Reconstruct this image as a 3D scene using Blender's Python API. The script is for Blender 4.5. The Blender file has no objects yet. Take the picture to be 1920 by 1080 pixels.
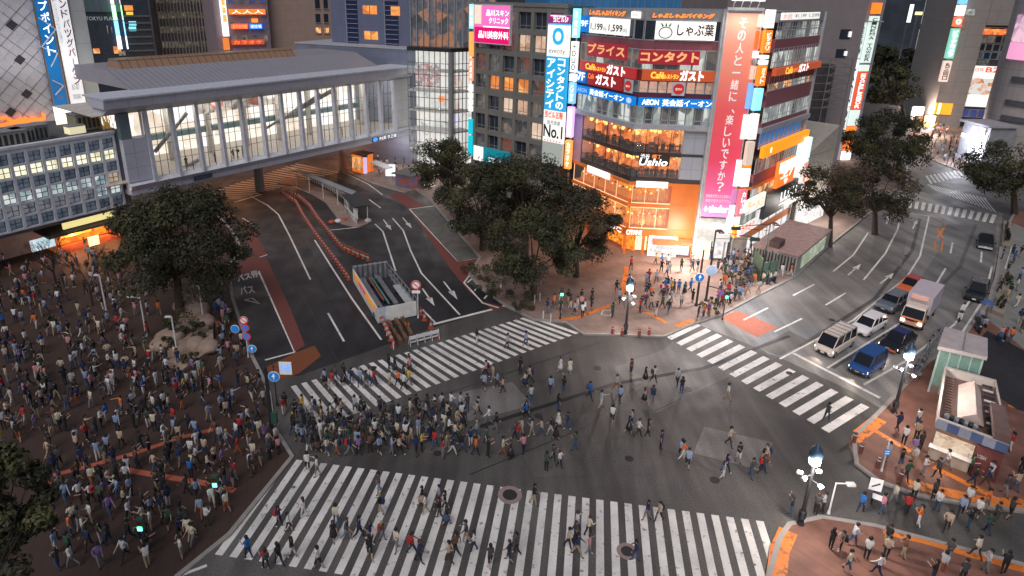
import bpy, bmesh, math, random
from mathutils import Vector, Matrix
random.seed(7)
R_ = math.radians
SC = bpy.context.scene
COL = SC.collection

# ------------------------------------------------------------------ camera
CF, CX, CY, CP, CR, CH = 1195.0, 904.0, 405.0, R_(19.14), R_(-0.96), 30.8
_cp, _sp = math.cos(CP), math.sin(CP)
_fwd = Vector((0, _cp, -_sp)); _rt = Vector((1, 0, 0)); _dn = Vector((0, -_sp, -_cp))
_c, _s = math.cos(CR), math.sin(CR)
_r2 = _rt*_c + _dn*_s; _d2 = -_rt*_s + _dn*_c
cam = bpy.data.cameras.new('camera'); camo = bpy.data.objects.new('camera', cam); COL.objects.link(camo)
cam.sensor_width = 36; cam.lens = CF/1920*36
cam.shift_x = (960-CX)/1920; cam.shift_y = (CY-540)/1920
cam.clip_start = 0.5; cam.clip_end = 3000
camo.matrix_world = Matrix(((_r2.x, -_d2.x, -_fwd.x, 0), (_r2.y, -_d2.y, -_fwd.y, 0), (_r2.z, -_d2.z, -_fwd.z, CH), (0, 0, 0, 1)))
SC.camera = camo
CAMP = Vector((0, 0, CH))
def ray(x, y): return _r2*(x-CX) + _d2*(y-CY) + _fwd*CF
def G(x, y, z=0.0):                       # point of the picture on the level z
    d = ray(x, y); return CAMP + d*((z-CH)/d.z)
def AT(x, y, Y):                          # point of the picture at the distance Y
    d = ray(x, y); return CAMP + d*(Y/d.y)
def PR(P):
    q = Vector(P)-CAMP; z = q.dot(_fwd); return CX+CF*q.dot(_r2)/z, CY+CF*q.dot(_d2)/z
def ZT(P, y):
    lo, hi = -5.0, 60.0
    for _ in range(40):
        m = (lo+hi)/2
        if PR((P[0], P[1], m))[1] > y: lo = m
        else: hi = m
    return lo

# ------------------------------------------------------------------ world, light, exposure
w = bpy.data.worlds.new('World'); SC.world = w; w.use_nodes = True
nt = w.node_tree; nt.nodes.clear()
sky = nt.nodes.new('ShaderNodeTexSky'); sky.sky_type = 'NISHITA'; sky.sun_disc = False
sky.sun_elevation = R_(52); sky.sun_rotation = R_(200); sky.dust_density = 2.0; sky.air_density = 1.0
bg = nt.nodes.new('ShaderNodeBackground'); bg.inputs[1].default_value = 0.043
wo = nt.nodes.new('ShaderNodeOutputWorld')
nt.links.new(sky.outputs[0], bg.inputs[0]); nt.links.new(bg.outputs[0], wo.inputs[0])
sl = bpy.data.lights.new('city_glow', 'SUN'); sl.energy = 1.35; sl.angle = R_(40); sl.color = (1.0, 0.965, 0.95)  # night scene: soft added lamp standing for the general city glow
so = bpy.data.objects.new('city_glow', sl); COL.objects.link(so); so.rotation_euler = (R_(38), 0, R_(-20))
SC.view_settings.view_transform = 'Standard'; SC.view_settings.look = 'None'
SC.view_settings.exposure = 0.12; SC.view_settings.gamma = 1.0
SC.cycles.use_denoising = True
SC.cycles.max_bounces = 5; SC.cycles.diffuse_bounces = 2; SC.cycles.glossy_bounces = 2
SC.cycles.transmission_bounces = 3; SC.cycles.transparent_max_bounces = 6
SC.cycles.caustics_reflective = False; SC.cycles.caustics_refractive = False
SC.cycles.sample_clamp_indirect = 4.0
SC.cycles.light_sampling_threshold = 0.02

# ------------------------------------------------------------------ materials
_M = {}
def mat(name, col=(.5, .5, .5), rough=.7, metal=0., emit=0., noise=.12, scale=1.5, bump=0., ecol=None, alpha=1.):
    if name in _M: return _M[name]
    m = bpy.data.materials.new(name); m.use_nodes = True; n = m.node_tree; b = n.nodes['Principled BSDF']
    b.inputs['Base Color'].default_value = (*col, 1); b.inputs['Roughness'].default_value = rough
    b.inputs['Metallic'].default_value = metal
    if noise or bump:
        tc = n.nodes.new('ShaderNodeTexCoord'); tx = n.nodes.new('ShaderNodeTexNoise')
        tx.inputs['Scale'].default_value = scale; tx.inputs['Detail'].default_value = 5
        n.links.new(tc.outputs['Object'], tx.inputs['Vector'])
        if noise:
            cr = n.nodes.new('ShaderNodeMapRange'); cr.inputs[1].default_value = .3; cr.inputs[2].default_value = .7
            cr.inputs[3].default_value = 1-noise; cr.inputs[4].default_value = 1+noise
            mx = n.nodes.new('ShaderNodeVectorMath'); mx.operation = 'SCALE'; mx.inputs[0].default_value = col
            n.links.new(tx.outputs['Fac'], cr.inputs[0]); n.links.new(cr.outputs[0], mx.inputs['Scale'])
            n.links.new(mx.outputs[0], b.inputs['Base Color'])
        if bump:
            bp = n.nodes.new('ShaderNodeBump'); bp.inputs['Strength'].default_value = bump
            n.links.new(tx.outputs['Fac'], bp.inputs['Height']); n.links.new(bp.outputs[0], b.inputs['Normal'])
    if emit:
        b.inputs['Emission Color'].default_value = (*(ecol or col), 1); b.inputs['Emission Strength'].default_value = emit
    if alpha < 1: b.inputs['Alpha'].default_value = alpha
    _M[name] = m; return m
def lit(name, cols, strength=1., scale=1., stretch=(1, 1, 1), pos=None):
    """a lit pane: what shows of a bright room behind it (cells of the given colours)"""
    if name in _M: return _M[name]
    m = bpy.data.materials.new(name); m.use_nodes = True; n = m.node_tree; b = n.nodes['Principled BSDF']
    tc = n.nodes.new('ShaderNodeTexCoord'); mp = n.nodes.new('ShaderNodeMapping')
    mp.inputs['Scale'].default_value = stretch
    gn = n.nodes.new('ShaderNodeNewGeometry')
    vo = n.nodes.new('ShaderNodeTexVoronoi'); vo.inputs['Scale'].default_value = scale
    ns = n.nodes.new('ShaderNodeTexNoise'); ns.inputs['Scale'].default_value = scale*2.2; ns.inputs['Detail'].default_value = 4
    n.links.new(gn.outputs['Position'], mp.inputs['Vector'])
    n.links.new(mp.outputs[0], vo.inputs['Vector']); n.links.new(mp.outputs[0], ns.inputs['Vector'])
    sx = n.nodes.new('ShaderNodeSeparateColor'); n.links.new(vo.outputs['Color'], sx.inputs[0])
    av = n.nodes.new('ShaderNodeMath'); av.operation = 'ADD'
    n.links.new(sx.outputs[0], av.inputs[0]); n.links.new(ns.outputs['Fac'], av.inputs[1])
    hf = n.nodes.new('ShaderNodeMath'); hf.operation = 'MULTIPLY'; hf.inputs[1].default_value = .5
    n.links.new(av.outputs[0], hf.inputs[0])
    cr = n.nodes.new('ShaderNodeValToRGB'); cr.color_ramp.interpolation = 'LINEAR'
    el = cr.color_ramp.elements; k = len(cols)
    while len(el) < k: el.new(.5)
    for i, c in enumerate(cols):
        el[i].position = .12+.76*i/max(1, k-1); el[i].color = (*c, 1)
    n.links.new(hf.outputs[0], cr.inputs[0])
    n.links.new(cr.outputs[0], b.inputs['Emission Color']); b.inputs['Emission Strength'].default_value = strength
    b.inputs['Base Color'].default_value = (.05, .05, .05, 1); b.inputs['Roughness'].default_value = .15
    _M[name] = m; return m
def panels(name, col, su=1., sz=1., line=.55, rough=.5, gap=.03, ang=0., metal=0., noise=.06):
    """cladding in rows of plates with dark joints; ang = heading of the wall"""
    if name in _M: return _M[name]
    m = mat(name, col, rough, metal, noise=noise, scale=.6); n = m.node_tree; b = n.nodes['Principled BSDF']
    gn = n.nodes.new('ShaderNodeNewGeometry'); sp = n.nodes.new('ShaderNodeSeparateXYZ')
    rt = n.nodes.new('ShaderNodeVectorRotate'); rt.rotation_type = 'Z_AXIS'; rt.inputs['Angle'].default_value = -ang
    n.links.new(gn.outputs['Position'], rt.inputs['Vector']); n.links.new(rt.outputs[0], sp.inputs[0])
    outs = []
    for i, s in ((0, su), (2, sz)):
        a = n.nodes.new('ShaderNodeMath'); a.operation = 'PINGPONG'; a.inputs[1].default_value = s/2
        n.links.new(sp.outputs[i], a.inputs[0])
        c = n.nodes.new('ShaderNodeMath'); c.operation = 'LESS_THAN'; c.inputs[1].default_value = gap
        n.links.new(a.outputs[0], c.inputs[0]); outs.append(c)
    mxx = n.nodes.new('ShaderNodeMath'); mxx.operation = 'MAXIMUM'
    n.links.new(outs[0].outputs[0], mxx.inputs[0]); n.links.new(outs[1].outputs[0], mxx.inputs[1])
    lk = b.inputs['Base Color'].links[0].from_socket
    mc = n.nodes.new('ShaderNodeMix'); mc.data_type = 'RGBA'
    n.links.new(mxx.outputs[0], mc.inputs[0]); n.links.new(lk, mc.inputs[6])
    mc.inputs[7].default_value = (*[c*(1-line) for c in col], 1)
    n.links.new(mc.outputs[2], b.inputs['Base Color'])
    return m
def road(name, col, rough=.6, paint=None, wear=.5):
    """asphalt with broad stains, tyre streaks and grit; with paint: a worn coat of it on top"""
    m = mat(name, col, rough, noise=0); n = m.node_tree; b = n.nodes['Principled BSDF']; g = n.nodes.new('ShaderNodeNewGeometry')
    def nz(sc, st, det=4, rot=0.):
        mp = n.nodes.new('ShaderNodeMapping'); mp.inputs['Scale'].default_value = st; mp.inputs['Rotation'].default_value = (0, 0, rot); t = n.nodes.new('ShaderNodeTexNoise'); t.inputs['Scale'].default_value = sc; t.inputs['Detail'].default_value = det
        n.links.new(g.outputs['Position'], mp.inputs[0]); n.links.new(mp.outputs[0], t.inputs['Vector']); return t.outputs['Fac']
    def mr(o, a, b_, lo, hi):
        r = n.nodes.new('ShaderNodeMapRange'); r.inputs[1].default_value = a; r.inputs[2].default_value = b_; r.inputs[3].default_value = lo; r.inputs[4].default_value = hi; n.links.new(o, r.inputs[0]); return r.outputs[0]
    def mul(a, b_): q = n.nodes.new('ShaderNodeMath'); q.operation = 'MULTIPLY'; n.links.new(a, q.inputs[0]); n.links.new(b_, q.inputs[1]); return q.outputs[0]
    f = mul(mul(mr(nz(.09, (1, 1, 1)), .3, .7, .55, 1.5), mr(nz(.8, (1, .08, 1), 3, .65), .35, .65, .78, 1.25)), mr(nz(9, (1, 1, 1), 2), .3, .7, .75, 1.3))
    sc = n.nodes.new('ShaderNodeVectorMath'); sc.operation = 'SCALE'; sc.inputs[0].default_value = col; n.links.new(f, sc.inputs['Scale'])
    if paint:
        k = mul(mr(nz(2.6, (1, 1, 1), 8), .5-.22*wear, .5-.08*wear, 0, 1), mr(nz(14, (1, 1, 1), 3), .26, .40, .35, 1)); mx = n.nodes.new('ShaderNodeMix'); mx.data_type = 'RGBA'
        ps = n.nodes.new('ShaderNodeVectorMath'); ps.operation = 'SCALE'; ps.inputs[0].default_value = paint; n.links.new(mr(nz(.5, (1, 1, 1)), .3, .7, .75, 1.12), ps.inputs['Scale'])
        n.links.new(k, mx.inputs[0]); n.links.new(sc.outputs[0], mx.inputs[6]); n.links.new(ps.outputs[0], mx.inputs[7]); n.links.new(mx.outputs[2], b.inputs['Base Color'])
    else: n.links.new(sc.outputs[0], b.inputs['Base Color'])
    n.links.new(mr(nz(.35, (1, 1, 1)), .3, .7, rough-.15, rough+.15), b.inputs['Roughness']); return m
def E(name, col, s=1.0): return mat(name, col, .5, emit=s, noise=0)

# ------------------------------------------------------------------ mesh builder
class MB:
    def __init__(s): s.v = []; s.f = []; s.mi = []; s.ms = []
    def m(s, mt):
        if mt not in s.ms: s.ms.append(mt)
        return s.ms.index(mt)
    def face(s, pts, mt):
        k = len(s.v); s.v += [tuple(p) for p in pts]; s.f.append(tuple(range(k, k+len(pts)))); s.mi.append(s.m(mt)); return s
    def hexa(s, p, mt):                   # p: 4 bottom + 4 top
        k = len(s.v); s.v += [tuple(q) for q in p]; i = s.m(mt)
        for q in ((3, 2, 1, 0), (4, 5, 6, 7), (0, 1, 5, 4), (1, 2, 6, 5), (2, 3, 7, 6), (3, 0, 4, 7)):
            s.f.append(tuple(k+a for a in q)); s.mi.append(i)
        return s
    def box(s, c, d, mt, rz=0.):
        x, y, z = (a/2 for a in d); ca, sa = math.cos(rz), math.sin(rz); p = []
        for zz in (-z, z):
            for xx, yy in ((-x, -y), (x, -y), (x, y), (-x, y)):
                p.append((c[0]+xx*ca-yy*sa, c[1]+xx*sa+yy*ca, c[2]+zz))
        return s.hexa(p, mt)
    def prism(s, poly, z0, z1, mt, top=None):
        n = len(poly)
        A = sum(poly[i][0]*poly[(i+1) % n][1]-poly[(i+1) % n][0]*poly[i][1] for i in range(n))
        if A < 0: poly = poly[::-1]
        k = len(s.v); s.v += [(p[0], p[1], z0) for p in poly]+[(p[0], p[1], z1) for p in poly]; i = s.m(mt)
        for a in range(n):
            b = (a+1) % n; s.f.append((k+a, k+b, k+n+b, k+n+a)); s.mi.append(i)
        s.f.append(tuple(k+n+a for a in range(n))); s.mi.append(s.m(top) if top else i)
        s.f.append(tuple(k+a for a in reversed(range(n)))); s.mi.append(i)
        return s
    def tube(s, a, b, r0, mt, r1=None, n=8, cap=True):
        a = Vector(a); b = Vector(b); r1 = r0 if r1 is None else r1
        d = (b-a).normalized(); u = d.orthogonal().normalized(); v = d.cross(u)
        k = len(s.v); i = s.m(mt)
        for P, r in ((a, r0), (b, r1)):
            for j in range(n):
                t = 2*math.pi*j/n; s.v.append(tuple(P+u*math.cos(t)*r+v*math.sin(t)*r))
        for j in range(n):
            q = (j+1) % n; s.f.append((k+j, k+q, k+n+q, k+n+j)); s.mi.append(i)
        if cap:
            s.f.append(tuple(k+j for j in reversed(range(n)))); s.mi.append(i)
            s.f.append(tuple(k+n+j for j in range(n))); s.mi.append(i)
        return s
    def lathe(s, c, prof, mt, n=12):      # prof: (r, z)
        k = len(s.v); i = s.m(mt)
        for r, z in prof:
            for j in range(n):
                t = 2*math.pi*j/n; s.v.append((c[0]+r*math.cos(t), c[1]+r*math.sin(t), c[2]+z))
        for q in range(len(prof)-1):
            for j in range(n):
                a = (j+1) % n; s.f.append((k+q*n+j, k+q*n+a, k+(q+1)*n+a, k+(q+1)*n+j)); s.mi.append(i)
        s.f.append(tuple(k+j for j in reversed(range(n)))); s.mi.append(i)
        s.f.append(tuple(k+(len(prof)-1)*n+j for j in range(n))); s.mi.append(i)
        return s
    def path(s, pts, wd, mt, z=None):     # flat ribbon of given width through world points
        P = [Vector((p[0], p[1], 0)) for p in pts]; L = []; Rr = []
        for i, p in enumerate(P):
            d = (P[min(i+1, len(P)-1)]-P[max(i-1, 0)]).normalized(); q = Vector((-d.y, d.x, 0))*wd/2
            zz = z if z is not None else pts[i][2]
            L.append((p.x+q.x, p.y+q.y, zz)); Rr.append((p.x-q.x, p.y-q.y, zz))
        for i in range(len(P)-1): s.face((Rr[i], Rr[i+1], L[i+1], L[i]), mt)
        return s
    def mesh(s, name, smooth=False):
        me = bpy.data.meshes.new(name); me.from_pydata(s.v, [], s.f)
        for mm in s.ms: me.materials.append(mm)
        me.polygons.foreach_set('material_index', s.mi)
        if smooth: me.polygons.foreach_set('use_smooth', [True]*len(s.f))
        me.update(); return me
    def wb(s, name, parent, **k):         # built in world coordinates under a thing that stands elsewhere
        o = s.build(name, parent, **k); o.matrix_parent_inverse = pw(parent).inverted(); return o
    def build(s, name, parent=None, smooth=False, bevel=0.):
        o = bpy.data.objects.new(name, s.mesh(name, smooth)); COL.objects.link(o)
        if parent is not None: o.parent = parent
        if bevel:
            b = o.modifiers.new('bevel', 'BEVEL'); b.width = bevel; b.segments = 2; b.limit_method = 'ANGLE'
        return o
def pw(o):
    return o.matrix_basis.copy() if o.parent is None else pw(o.parent) @ o.matrix_parent_inverse @ o.matrix_basis
def tag(o, label=None, cat=None, group=None, kind=None):
    if label: o['label'] = label
    if cat: o['category'] = cat
    if group: o['group'] = group
    if kind: o['kind'] = kind
    return o
def thing(name, label, cat, loc=(0, 0, 0), rz=0., group=None):
    o = bpy.data.objects.new(name, None); COL.objects.link(o); o.empty_display_size = .3
    o.location = loc; o.rotation_euler = (0, 0, rz); return tag(o, label, cat, group)
def struct(name, mb, **k): return tag(mb.build(name, **k), kind='structure')
def ob(name, me, parent=None, mtx=None):
    o = bpy.data.objects.new(name, me); COL.objects.link(o)
    if parent is not None: o.parent = parent
    if mtx is not None: o.matrix_local = mtx
    return o
def copy_tree(o, loc=None, rz=None, parent=None):
    c = o.copy(); COL.objects.link(c)
    if parent is not None: c.parent = parent
    for ch in o.children: copy_tree(ch, parent=c)
    if loc is not None: c.location = loc
    if rz is not None: c.rotation_euler = (0, 0, rz)
    return c

# ------------------------------------------------------------------ lettering
_T = {}
def glyphs(s):
    """flat outline of a string: verts, faces, box"""
    if s in _T: return _T[s]
    c = bpy.data.curves.new('t', 'FONT'); c.body = s; c.resolution_u = 3
    o = bpy.data.objects.new('t', c); COL.objects.link(o)
    me = bpy.data.meshes.new_from_object(o.evaluated_get(bpy.context.evaluated_depsgraph_get()))
    v = [tuple(x.co) for x in me.vertices]; f = [tuple(p.vertices) for p in me.polygons]
    bpy.data.objects.remove(o); bpy.data.curves.remove(c); bpy.data.meshes.remove(me)
    if not v: v = [(0, 0, 0)]
    bb = (min(p[0] for p in v), max(p[0] for p in v), min(p[1] for p in v), max(p[1] for p in v))
    _T[s] = (v, f, bb); return _T[s]
def put_text(mb, s, mt, place, u0, u1, z0, z1, vertical=False, slant=0., keep=False, bold=0.):
    """fill the box u0..u1 x z0..z1 with the string; place(u,z) gives the world point"""
    if vertical:
        n = len(s); h = (z1-z0)/n
        for i, ch in enumerate(s):
            if ch == ' ': continue
            k = .12
            if ch in 'ー一': 
                v, f, bb = glyphs('ー' if ch == 'ー' else '一')
                if ch == 'ー':
                    put_text(mb, 'I', mt, place, (u0+u1)/2-(u1-u0)*.05, (u0+u1)/2+(u1-u0)*.05, z1-(i+1)*h+h*.12, z1-i*h-h*.12); continue
                put_text(mb, ch, mt, place, u0, u1, z1-(i+.56)*h, z1-(i+.44)*h); continue
            a = .1 if ch not in '。、' else .6
            put_text(mb, ch, mt, place, u0+(u1-u0)*(.05 if a < .5 else .6), u1-(u1-u0)*.05, z1-(i+1)*h+h*.08, z1-i*h-h*a, slant=slant, bold=bold)
        return
    v, f, bb = glyphs(s); w, h = max(bb[1]-bb[0], 1e-3), max(bb[3]-bb[2], 1e-3)
    sx, sz = (u1-u0)/w, (z1-z0)/h
    if keep: sx = sz = min(sx, sz)
    offs = [(0, 0)] if not bold else [(0, 0), (bold, 0), (0, bold), (bold, bold)]
    for oi, (ox, oz) in enumerate(offs):
        k = len(mb.v); i = mb.m(mt)
        for p in v:
            zz = (p[1]-bb[2])*sz; mb.v.append(tuple(place(u0+(p[0]-bb[0])*sx+slant*zz+ox, z0+zz+oz, oi*.0015)))
        for q in f: mb.f.append(tuple(k+a for a in q)); mb.mi.append(i)

class Fr:
    """a vertical wall plane: u runs along it (left to right as seen), d comes out of it, z up"""
    def __init__(s, P, ang=None, Q=None):
        s.o = Vector((P[0], P[1], 0))
        if Q is not None:
            d = Vector((Q[0]-P[0], Q[1]-P[1], 0)); s.L = d.length; ang = math.atan2(d.y, d.x)
        else: s.L = 0
        s.a = ang; s.u = Vector((math.cos(ang), math.sin(ang), 0)); s.n = Vector((math.sin(ang), -math.cos(ang), 0))
    def p(s, u, z, d=0.): q = s.o+s.u*u+s.n*d; return Vector((q.x, q.y, z))
    def uz(s, x, y, d=0.):
        r = ray(x, y); o = s.o+s.n*d; t = (o-CAMP).dot(s.n)/r.dot(s.n); q = CAMP+r*t
        return (q-s.o).dot(s.u), q.z
    def box(s, mb, u0, u1, z0, z1, d0, d1, mt):
        return mb.hexa([s.p(u0, z0, d1), s.p(u1, z0, d1), s.p(u1, z0, d0), s.p(u0, z0, d0),
                        s.p(u0, z1, d1), s.p(u1, z1, d1), s.p(u1, z1, d0), s.p(u0, z1, d0)], mt)
    def text(s, mb, t, mt, u0, u1, z0, z1, d=.03, **k):
        put_text(mb, t, mt, lambda u, z, e=0: s.p(u, z, d+e), u0, u1, z0, z1, **k)
    def mtx(s, u, z, d=0.):
        q = s.p(u, z, d); return Matrix(((s.u.x, -s.n.x, 0, q.x), (s.u.y, -s.n.y, 0, q.y), (0, 0, 1, q.z), (0, 0, 0, 1)))
    def rect(s, x0, y0, x1, y1, d=0.):     # from two picture corners (top left, bottom right)
        a = s.uz(x0, y0, d); b = s.uz(x1, y1, d); return a[0], b[0], b[1], a[1]
def along(P, ang, x, z):                   # the point on a line through P with that heading, seen at picture x
    lo, hi = 0., 120.; d = Vector((math.cos(ang), math.sin(ang)))
    f = lambda t: PR((P[0]+d.x*t, P[1]+d.y*t, z))[0]
    up = f(40) > f(0)
    for _ in range(50):
        m_ = (lo+hi)/2
        if (f(m_) < x) == up: lo = m_
        else: hi = m_
    return Vector((P[0]+d.x*lo, P[1]+d.y*lo, 0))
def bsign(name, label, fr, r, base, text='', tmat=None, d=.25, th=.2, cat='sign', group=None, tr=None, frame=None, extra=None, vertical=False, parent=None, bold=0., slant=0., kind='lettering'):
    """a flat sign on a wall: r = (u0,u1,z0,z1)"""
    u0, u1, z0, z1 = r
    if parent is None:
        q = fr.p((u0+u1)/2, z0, d); root = thing(name, label, cat, q, 0, group)
    else: root = None
    m = MB(); fr.box(m, u0, u1, z0, z1, d-th, d, base)
    if frame:
        t = .12
        for a in ((u0-t, u1+t, z1, z1+t), (u0-t, u1+t, z0-t, z0), (u0-t, u0, z0, z1), (u1, u1+t, z0, z1)): fr.box(m, *a, d-th, d+.06, frame)
    if root: pn = m.wb('panel', root)
    else: pn = m.wb(name, parent)
    own = root or pn
    if text:
        t = MB(); w_, h_ = u1-u0, z1-z0
        for item in (text if isinstance(text, list) else [(text, tmat, tr or (.06, .94, .15, .85))]):
            s_, mt_, q = item[:3]; kw = item[3] if len(item) > 3 else dict(vertical=vertical, bold=bold, slant=slant)
            fr.text(t, s_, mt_, u0+w_*q[0], u0+w_*q[1], z0+h_*q[2], z0+h_*q[3], d+.04, **kw)
        t.wb(kind, own)
    return own
def windows(fr, root, us, zs, pane, frm, d=.02, bar=.06, mull=0, name='window', trans=0):
    """one window per cell; pane(i,j) gives the glass material; cells of one size share a mesh"""
    cache = {}
    for j, (z0, z1) in enumerate(zs):
        for i, (u0, u1) in enumerate(us):
            pm = pane(i, j)
            if pm is None: continue
            w_, h_ = round(u1-u0, 3), round(z1-z0, 3); key = (w_, h_, pm.name)
            if key not in cache:
                m = MB(); F0 = Fr((0, 0), 0.)
                F0.box(m, 0, w_, 0, h_, -.06, 0, pm)
                for a in ((0, w_, 0, bar), (0, w_, h_-bar, h_), (0, bar, bar, h_-bar), (w_-bar, w_, bar, h_-bar)): F0.box(m, *a, 0.001, .05, frm)
                for k in range(mull): F0.box(m, w_*(k+1)/(mull+1)-bar/2, w_*(k+1)/(mull+1)+bar/2, bar, h_-bar, .001, .045, frm)
                if trans: F0.box(m, bar, w_-bar, h_*trans-bar/2, h_*trans+bar/2, .001, .04, frm)
                cache[key] = m.mesh(name)
            o = ob(name, cache[key], root); o.matrix_parent_inverse = pw(root).inverted(); o.matrix_basis = fr.mtx(u0, z0, d)
# ------------------------------------------------------------------ shared materials
asph = road('asphalt', (.088, .080, .075))
asph2 = road('asphalt_dark', (.027, .025, .028), .6)
asph3 = road('asphalt_grey', (.17, .17, .175), .6)
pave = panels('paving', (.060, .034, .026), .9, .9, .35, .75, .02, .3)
pave_l = panels('paving_light', (.30, .25, .22), 1.2, 1.2, .2, .75, .02, .6)
brick = panels('red_paving', (.22, .06, .05), .6, .6, .2, .75, .02, .9)
brick_o = panels('orange_paving', (.26, .08, .03), .6, .6, .2, .75, .02, .9)
kerbm = mat('kerb_stone', (.32, .29, .27), .8)
white = road('road_paint', (.07, .06, .055), .6, (.80, .76, .72), 1.15)
whiteo = road('worn_paint', (.08, .07, .065), .6, (.6, .57, .55), .7)
redp = mat('red_paint', (.50, .13, .07), .6, noise=.12)
yel = road('tactile_orange', (.30, .10, .04), .6, (.80, .22, .03), .7)
oran = mat('orange_paint', (.70, .20, .03), .6)
steel = mat('steel', (.45, .46, .48), .35, .8)
dsteel = mat('dark_steel', (.05, .055, .06), .4, .5)
wmet = mat('white_metal', (.72, .72, .72), .5)
gmet = mat('grey_metal', (.30, .31, .33), .5, .3)
blk = mat('black_plastic', (.02, .02, .022), .4)
def pg(pts, z=0.): return [tuple(G(x, y, z)[:2]) for x, y in pts]

# ------------------------------------------------------------------ ground
m = MB(); m.prism([(-700, -60), (900, -60), (900, 1200), (-700, 1200)], -1.0, 0.0, asph); struct('ground', m)
# areas of the road: worn, repaired, one paler with light in its colour
def patch(name, pts, mt, z=.004): m = MB(); m.face([(*p, z) for p in pg(pts)] , mt); return struct(name, m)
def ccw(pts):
    A = sum(pts[i][0]*pts[(i+1) % len(pts)][1]-pts[(i+1) % len(pts)][0]*pts[i][1] for i in range(len(pts)))
    return pts if A > 0 else pts[::-1]
_sz = [0]
def sheet(name, pts, mt, z=.004):
    _sz[0] += 1; z += .0004*_sz[0]
    m = MB(); m.face([(*p, z) for p in ccw(pg(pts))], mt); return struct(name, m)
sheet('bus_road', [(395, 395), (500, 340), (600, 322), (660, 345), (760, 385), (800, 440), (860, 520), (950, 572), (820, 612), (560, 705), (490, 700), (440, 560), (425, 480), (418, 430)], asph2, .004)
sheet('road_patch', [(1262, 640), (1245, 655), (1150, 690), (1230, 775), (1380, 700)], asph3 if 0 else road('asphalt_grooved', (.12, .115, .11), .6), .004)
sheet('road_patch', [(1376, 578), (1420, 560), (1545, 622), (1470, 672), (1440, 664), (1412, 640)], asph3, .004)
sheet('road_patch', [(1600, 690), (1550, 668), (1660, 610), (1700, 600), (1712, 618)], asph3, .004)
sheet('red_lane', [(1352, 596), (1380, 583), (1402, 590), (1458, 614), (1420, 633), (1398, 622)], redp, .008)
sheet('road_patch', [(1770, 385), (1868, 420), (1868, 470), (1858, 540), (1800, 590), (1700, 560), (1760, 470)], road('asphalt_smooth', (.13, .125, .12), .55), .004)
sheet('right_road', [(1300, 605), (1490, 522), (1590, 434), (1640, 394), (1692, 350), (1880, 400), (1878, 440), (1862, 520), (1845, 575), (1790, 645), (1740, 680), (1690, 730), (1655, 768), (1600, 735), (1440, 660)], road('asphalt_lightened', (.20, .185, .175), .6), -.0)  # paler asphalt; part of the light on this road is put in its colour
for i, (x, y, r) in enumerate(((700, 690, .3), (760, 460, .3), (1120, 690, .33), (1290, 730, .33), (1010, 780, .33), (1180, 860, .3), (1340, 900, .33), (820, 850, .3), (1560, 600, .3), (1700, 480, .3), (1480, 700, .3), (620, 560, .3), (520, 620, .3))):
    c = G(x, y); m = MB(); m.lathe((c.x, c.y, 0), [(r, .005), (r, .022)], mat('iron', (.05, .045, .045), .5, .3), 14); struct('manhole_cover', m)
for pts, k in (([(840, 740), (960, 716), (1000, 760), (880, 790)], .8), ([(1080, 780), (1190, 760), (1230, 800), (1110, 830)], 1.2), ([(1320, 800), (1450, 830), (1420, 880), (1300, 850)], .8), ([(760, 810), (860, 800), (850, 850), (740, 850)], 1.15), ([(980, 850), (1060, 840), (1100, 890), (1000, 895)], 1.2), ([(1420, 650), (1480, 620), (1520, 640), (1460, 668)], 1.25), ([(560, 430), (600, 424), (640, 480), (600, 500)], 1.3), ([(790, 430), (830, 440), (850, 500), (815, 500)], 1.3), ([(1640, 440), (1700, 450), (1690, 500), (1630, 490)], .8)):
    sheet('road_patch', pts, road('patch_%d' % int(k*100), tuple(c*k for c in ((.088, .080, .075) if pts[0][1] > 600 else (.035, .032, .034) if pts[0][0] < 900 else (.20, .185, .175)))), .004)
for pts in ([(520, 400), (570, 470), (640, 600), (680, 660)], [(545, 396), (600, 470), (668, 590), (720, 640)], [(720, 430), (770, 510), (850, 590)], [(1560, 690), (1700, 600), (1800, 500), (1830, 420)], [(1500, 650), (1640, 560), (1710, 470), (1725, 410)], [(900, 800), (1150, 720), (1320, 690), (1480, 630)]):
    m = MB(); m.path([G(x, y, .0095) for x, y in pts], .4, road('tyre_track' if pts[0][0] > 900 else 'tyre_track_dark', (.078, .072, .068) if pts[0][0] > 900 else (.021, .019, .021)), .0095); struct('tyre_track', m)
for pts in ([(640, 800), (860, 730), (1130, 640)], [(1228, 770), (1385, 700), (1490, 660)], [(880, 890), (1100, 800), (1200, 720)], [(560, 540), (640, 690)]):
    m = MB(); m.path([G(x, y, .0105) for x, y in pts], .07, mat('seam_tar', (.03, .027, .027), .4), .0105); struct('road_seam', m)
# red and orange paving beside the bus stop
sheet('red_paving', [(470, 480), (500, 484), (545, 580), (572, 648), (553, 660), (487, 508), (445, 515), (430, 508)], brick, .008)
sheet('red_paving', [(452, 410), (470, 418), (500, 478), (478, 480), (458, 440)], brick, .010)
sheet('orange_paving', [(497, 690), (553, 662), (590, 648), (602, 668), (562, 700), (515, 716)], brick_o, .012)
sheet('red_paving', [(752, 362), (800, 386), (767, 392), (728, 365)], brick, .008)
sheet('red_paving', [(858, 491), (899, 484), (870, 528), (905, 566), (948, 576), (925, 582), (880, 548), (845, 505), (800, 440), (770, 396)], brick, .008)
sheet('grey_paving', [(772, 393), (812, 388), (898, 484), (858, 490)], mat('old_paving', (.13, .125, .115), .8, noise=.25, scale=.8), .012)

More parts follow.
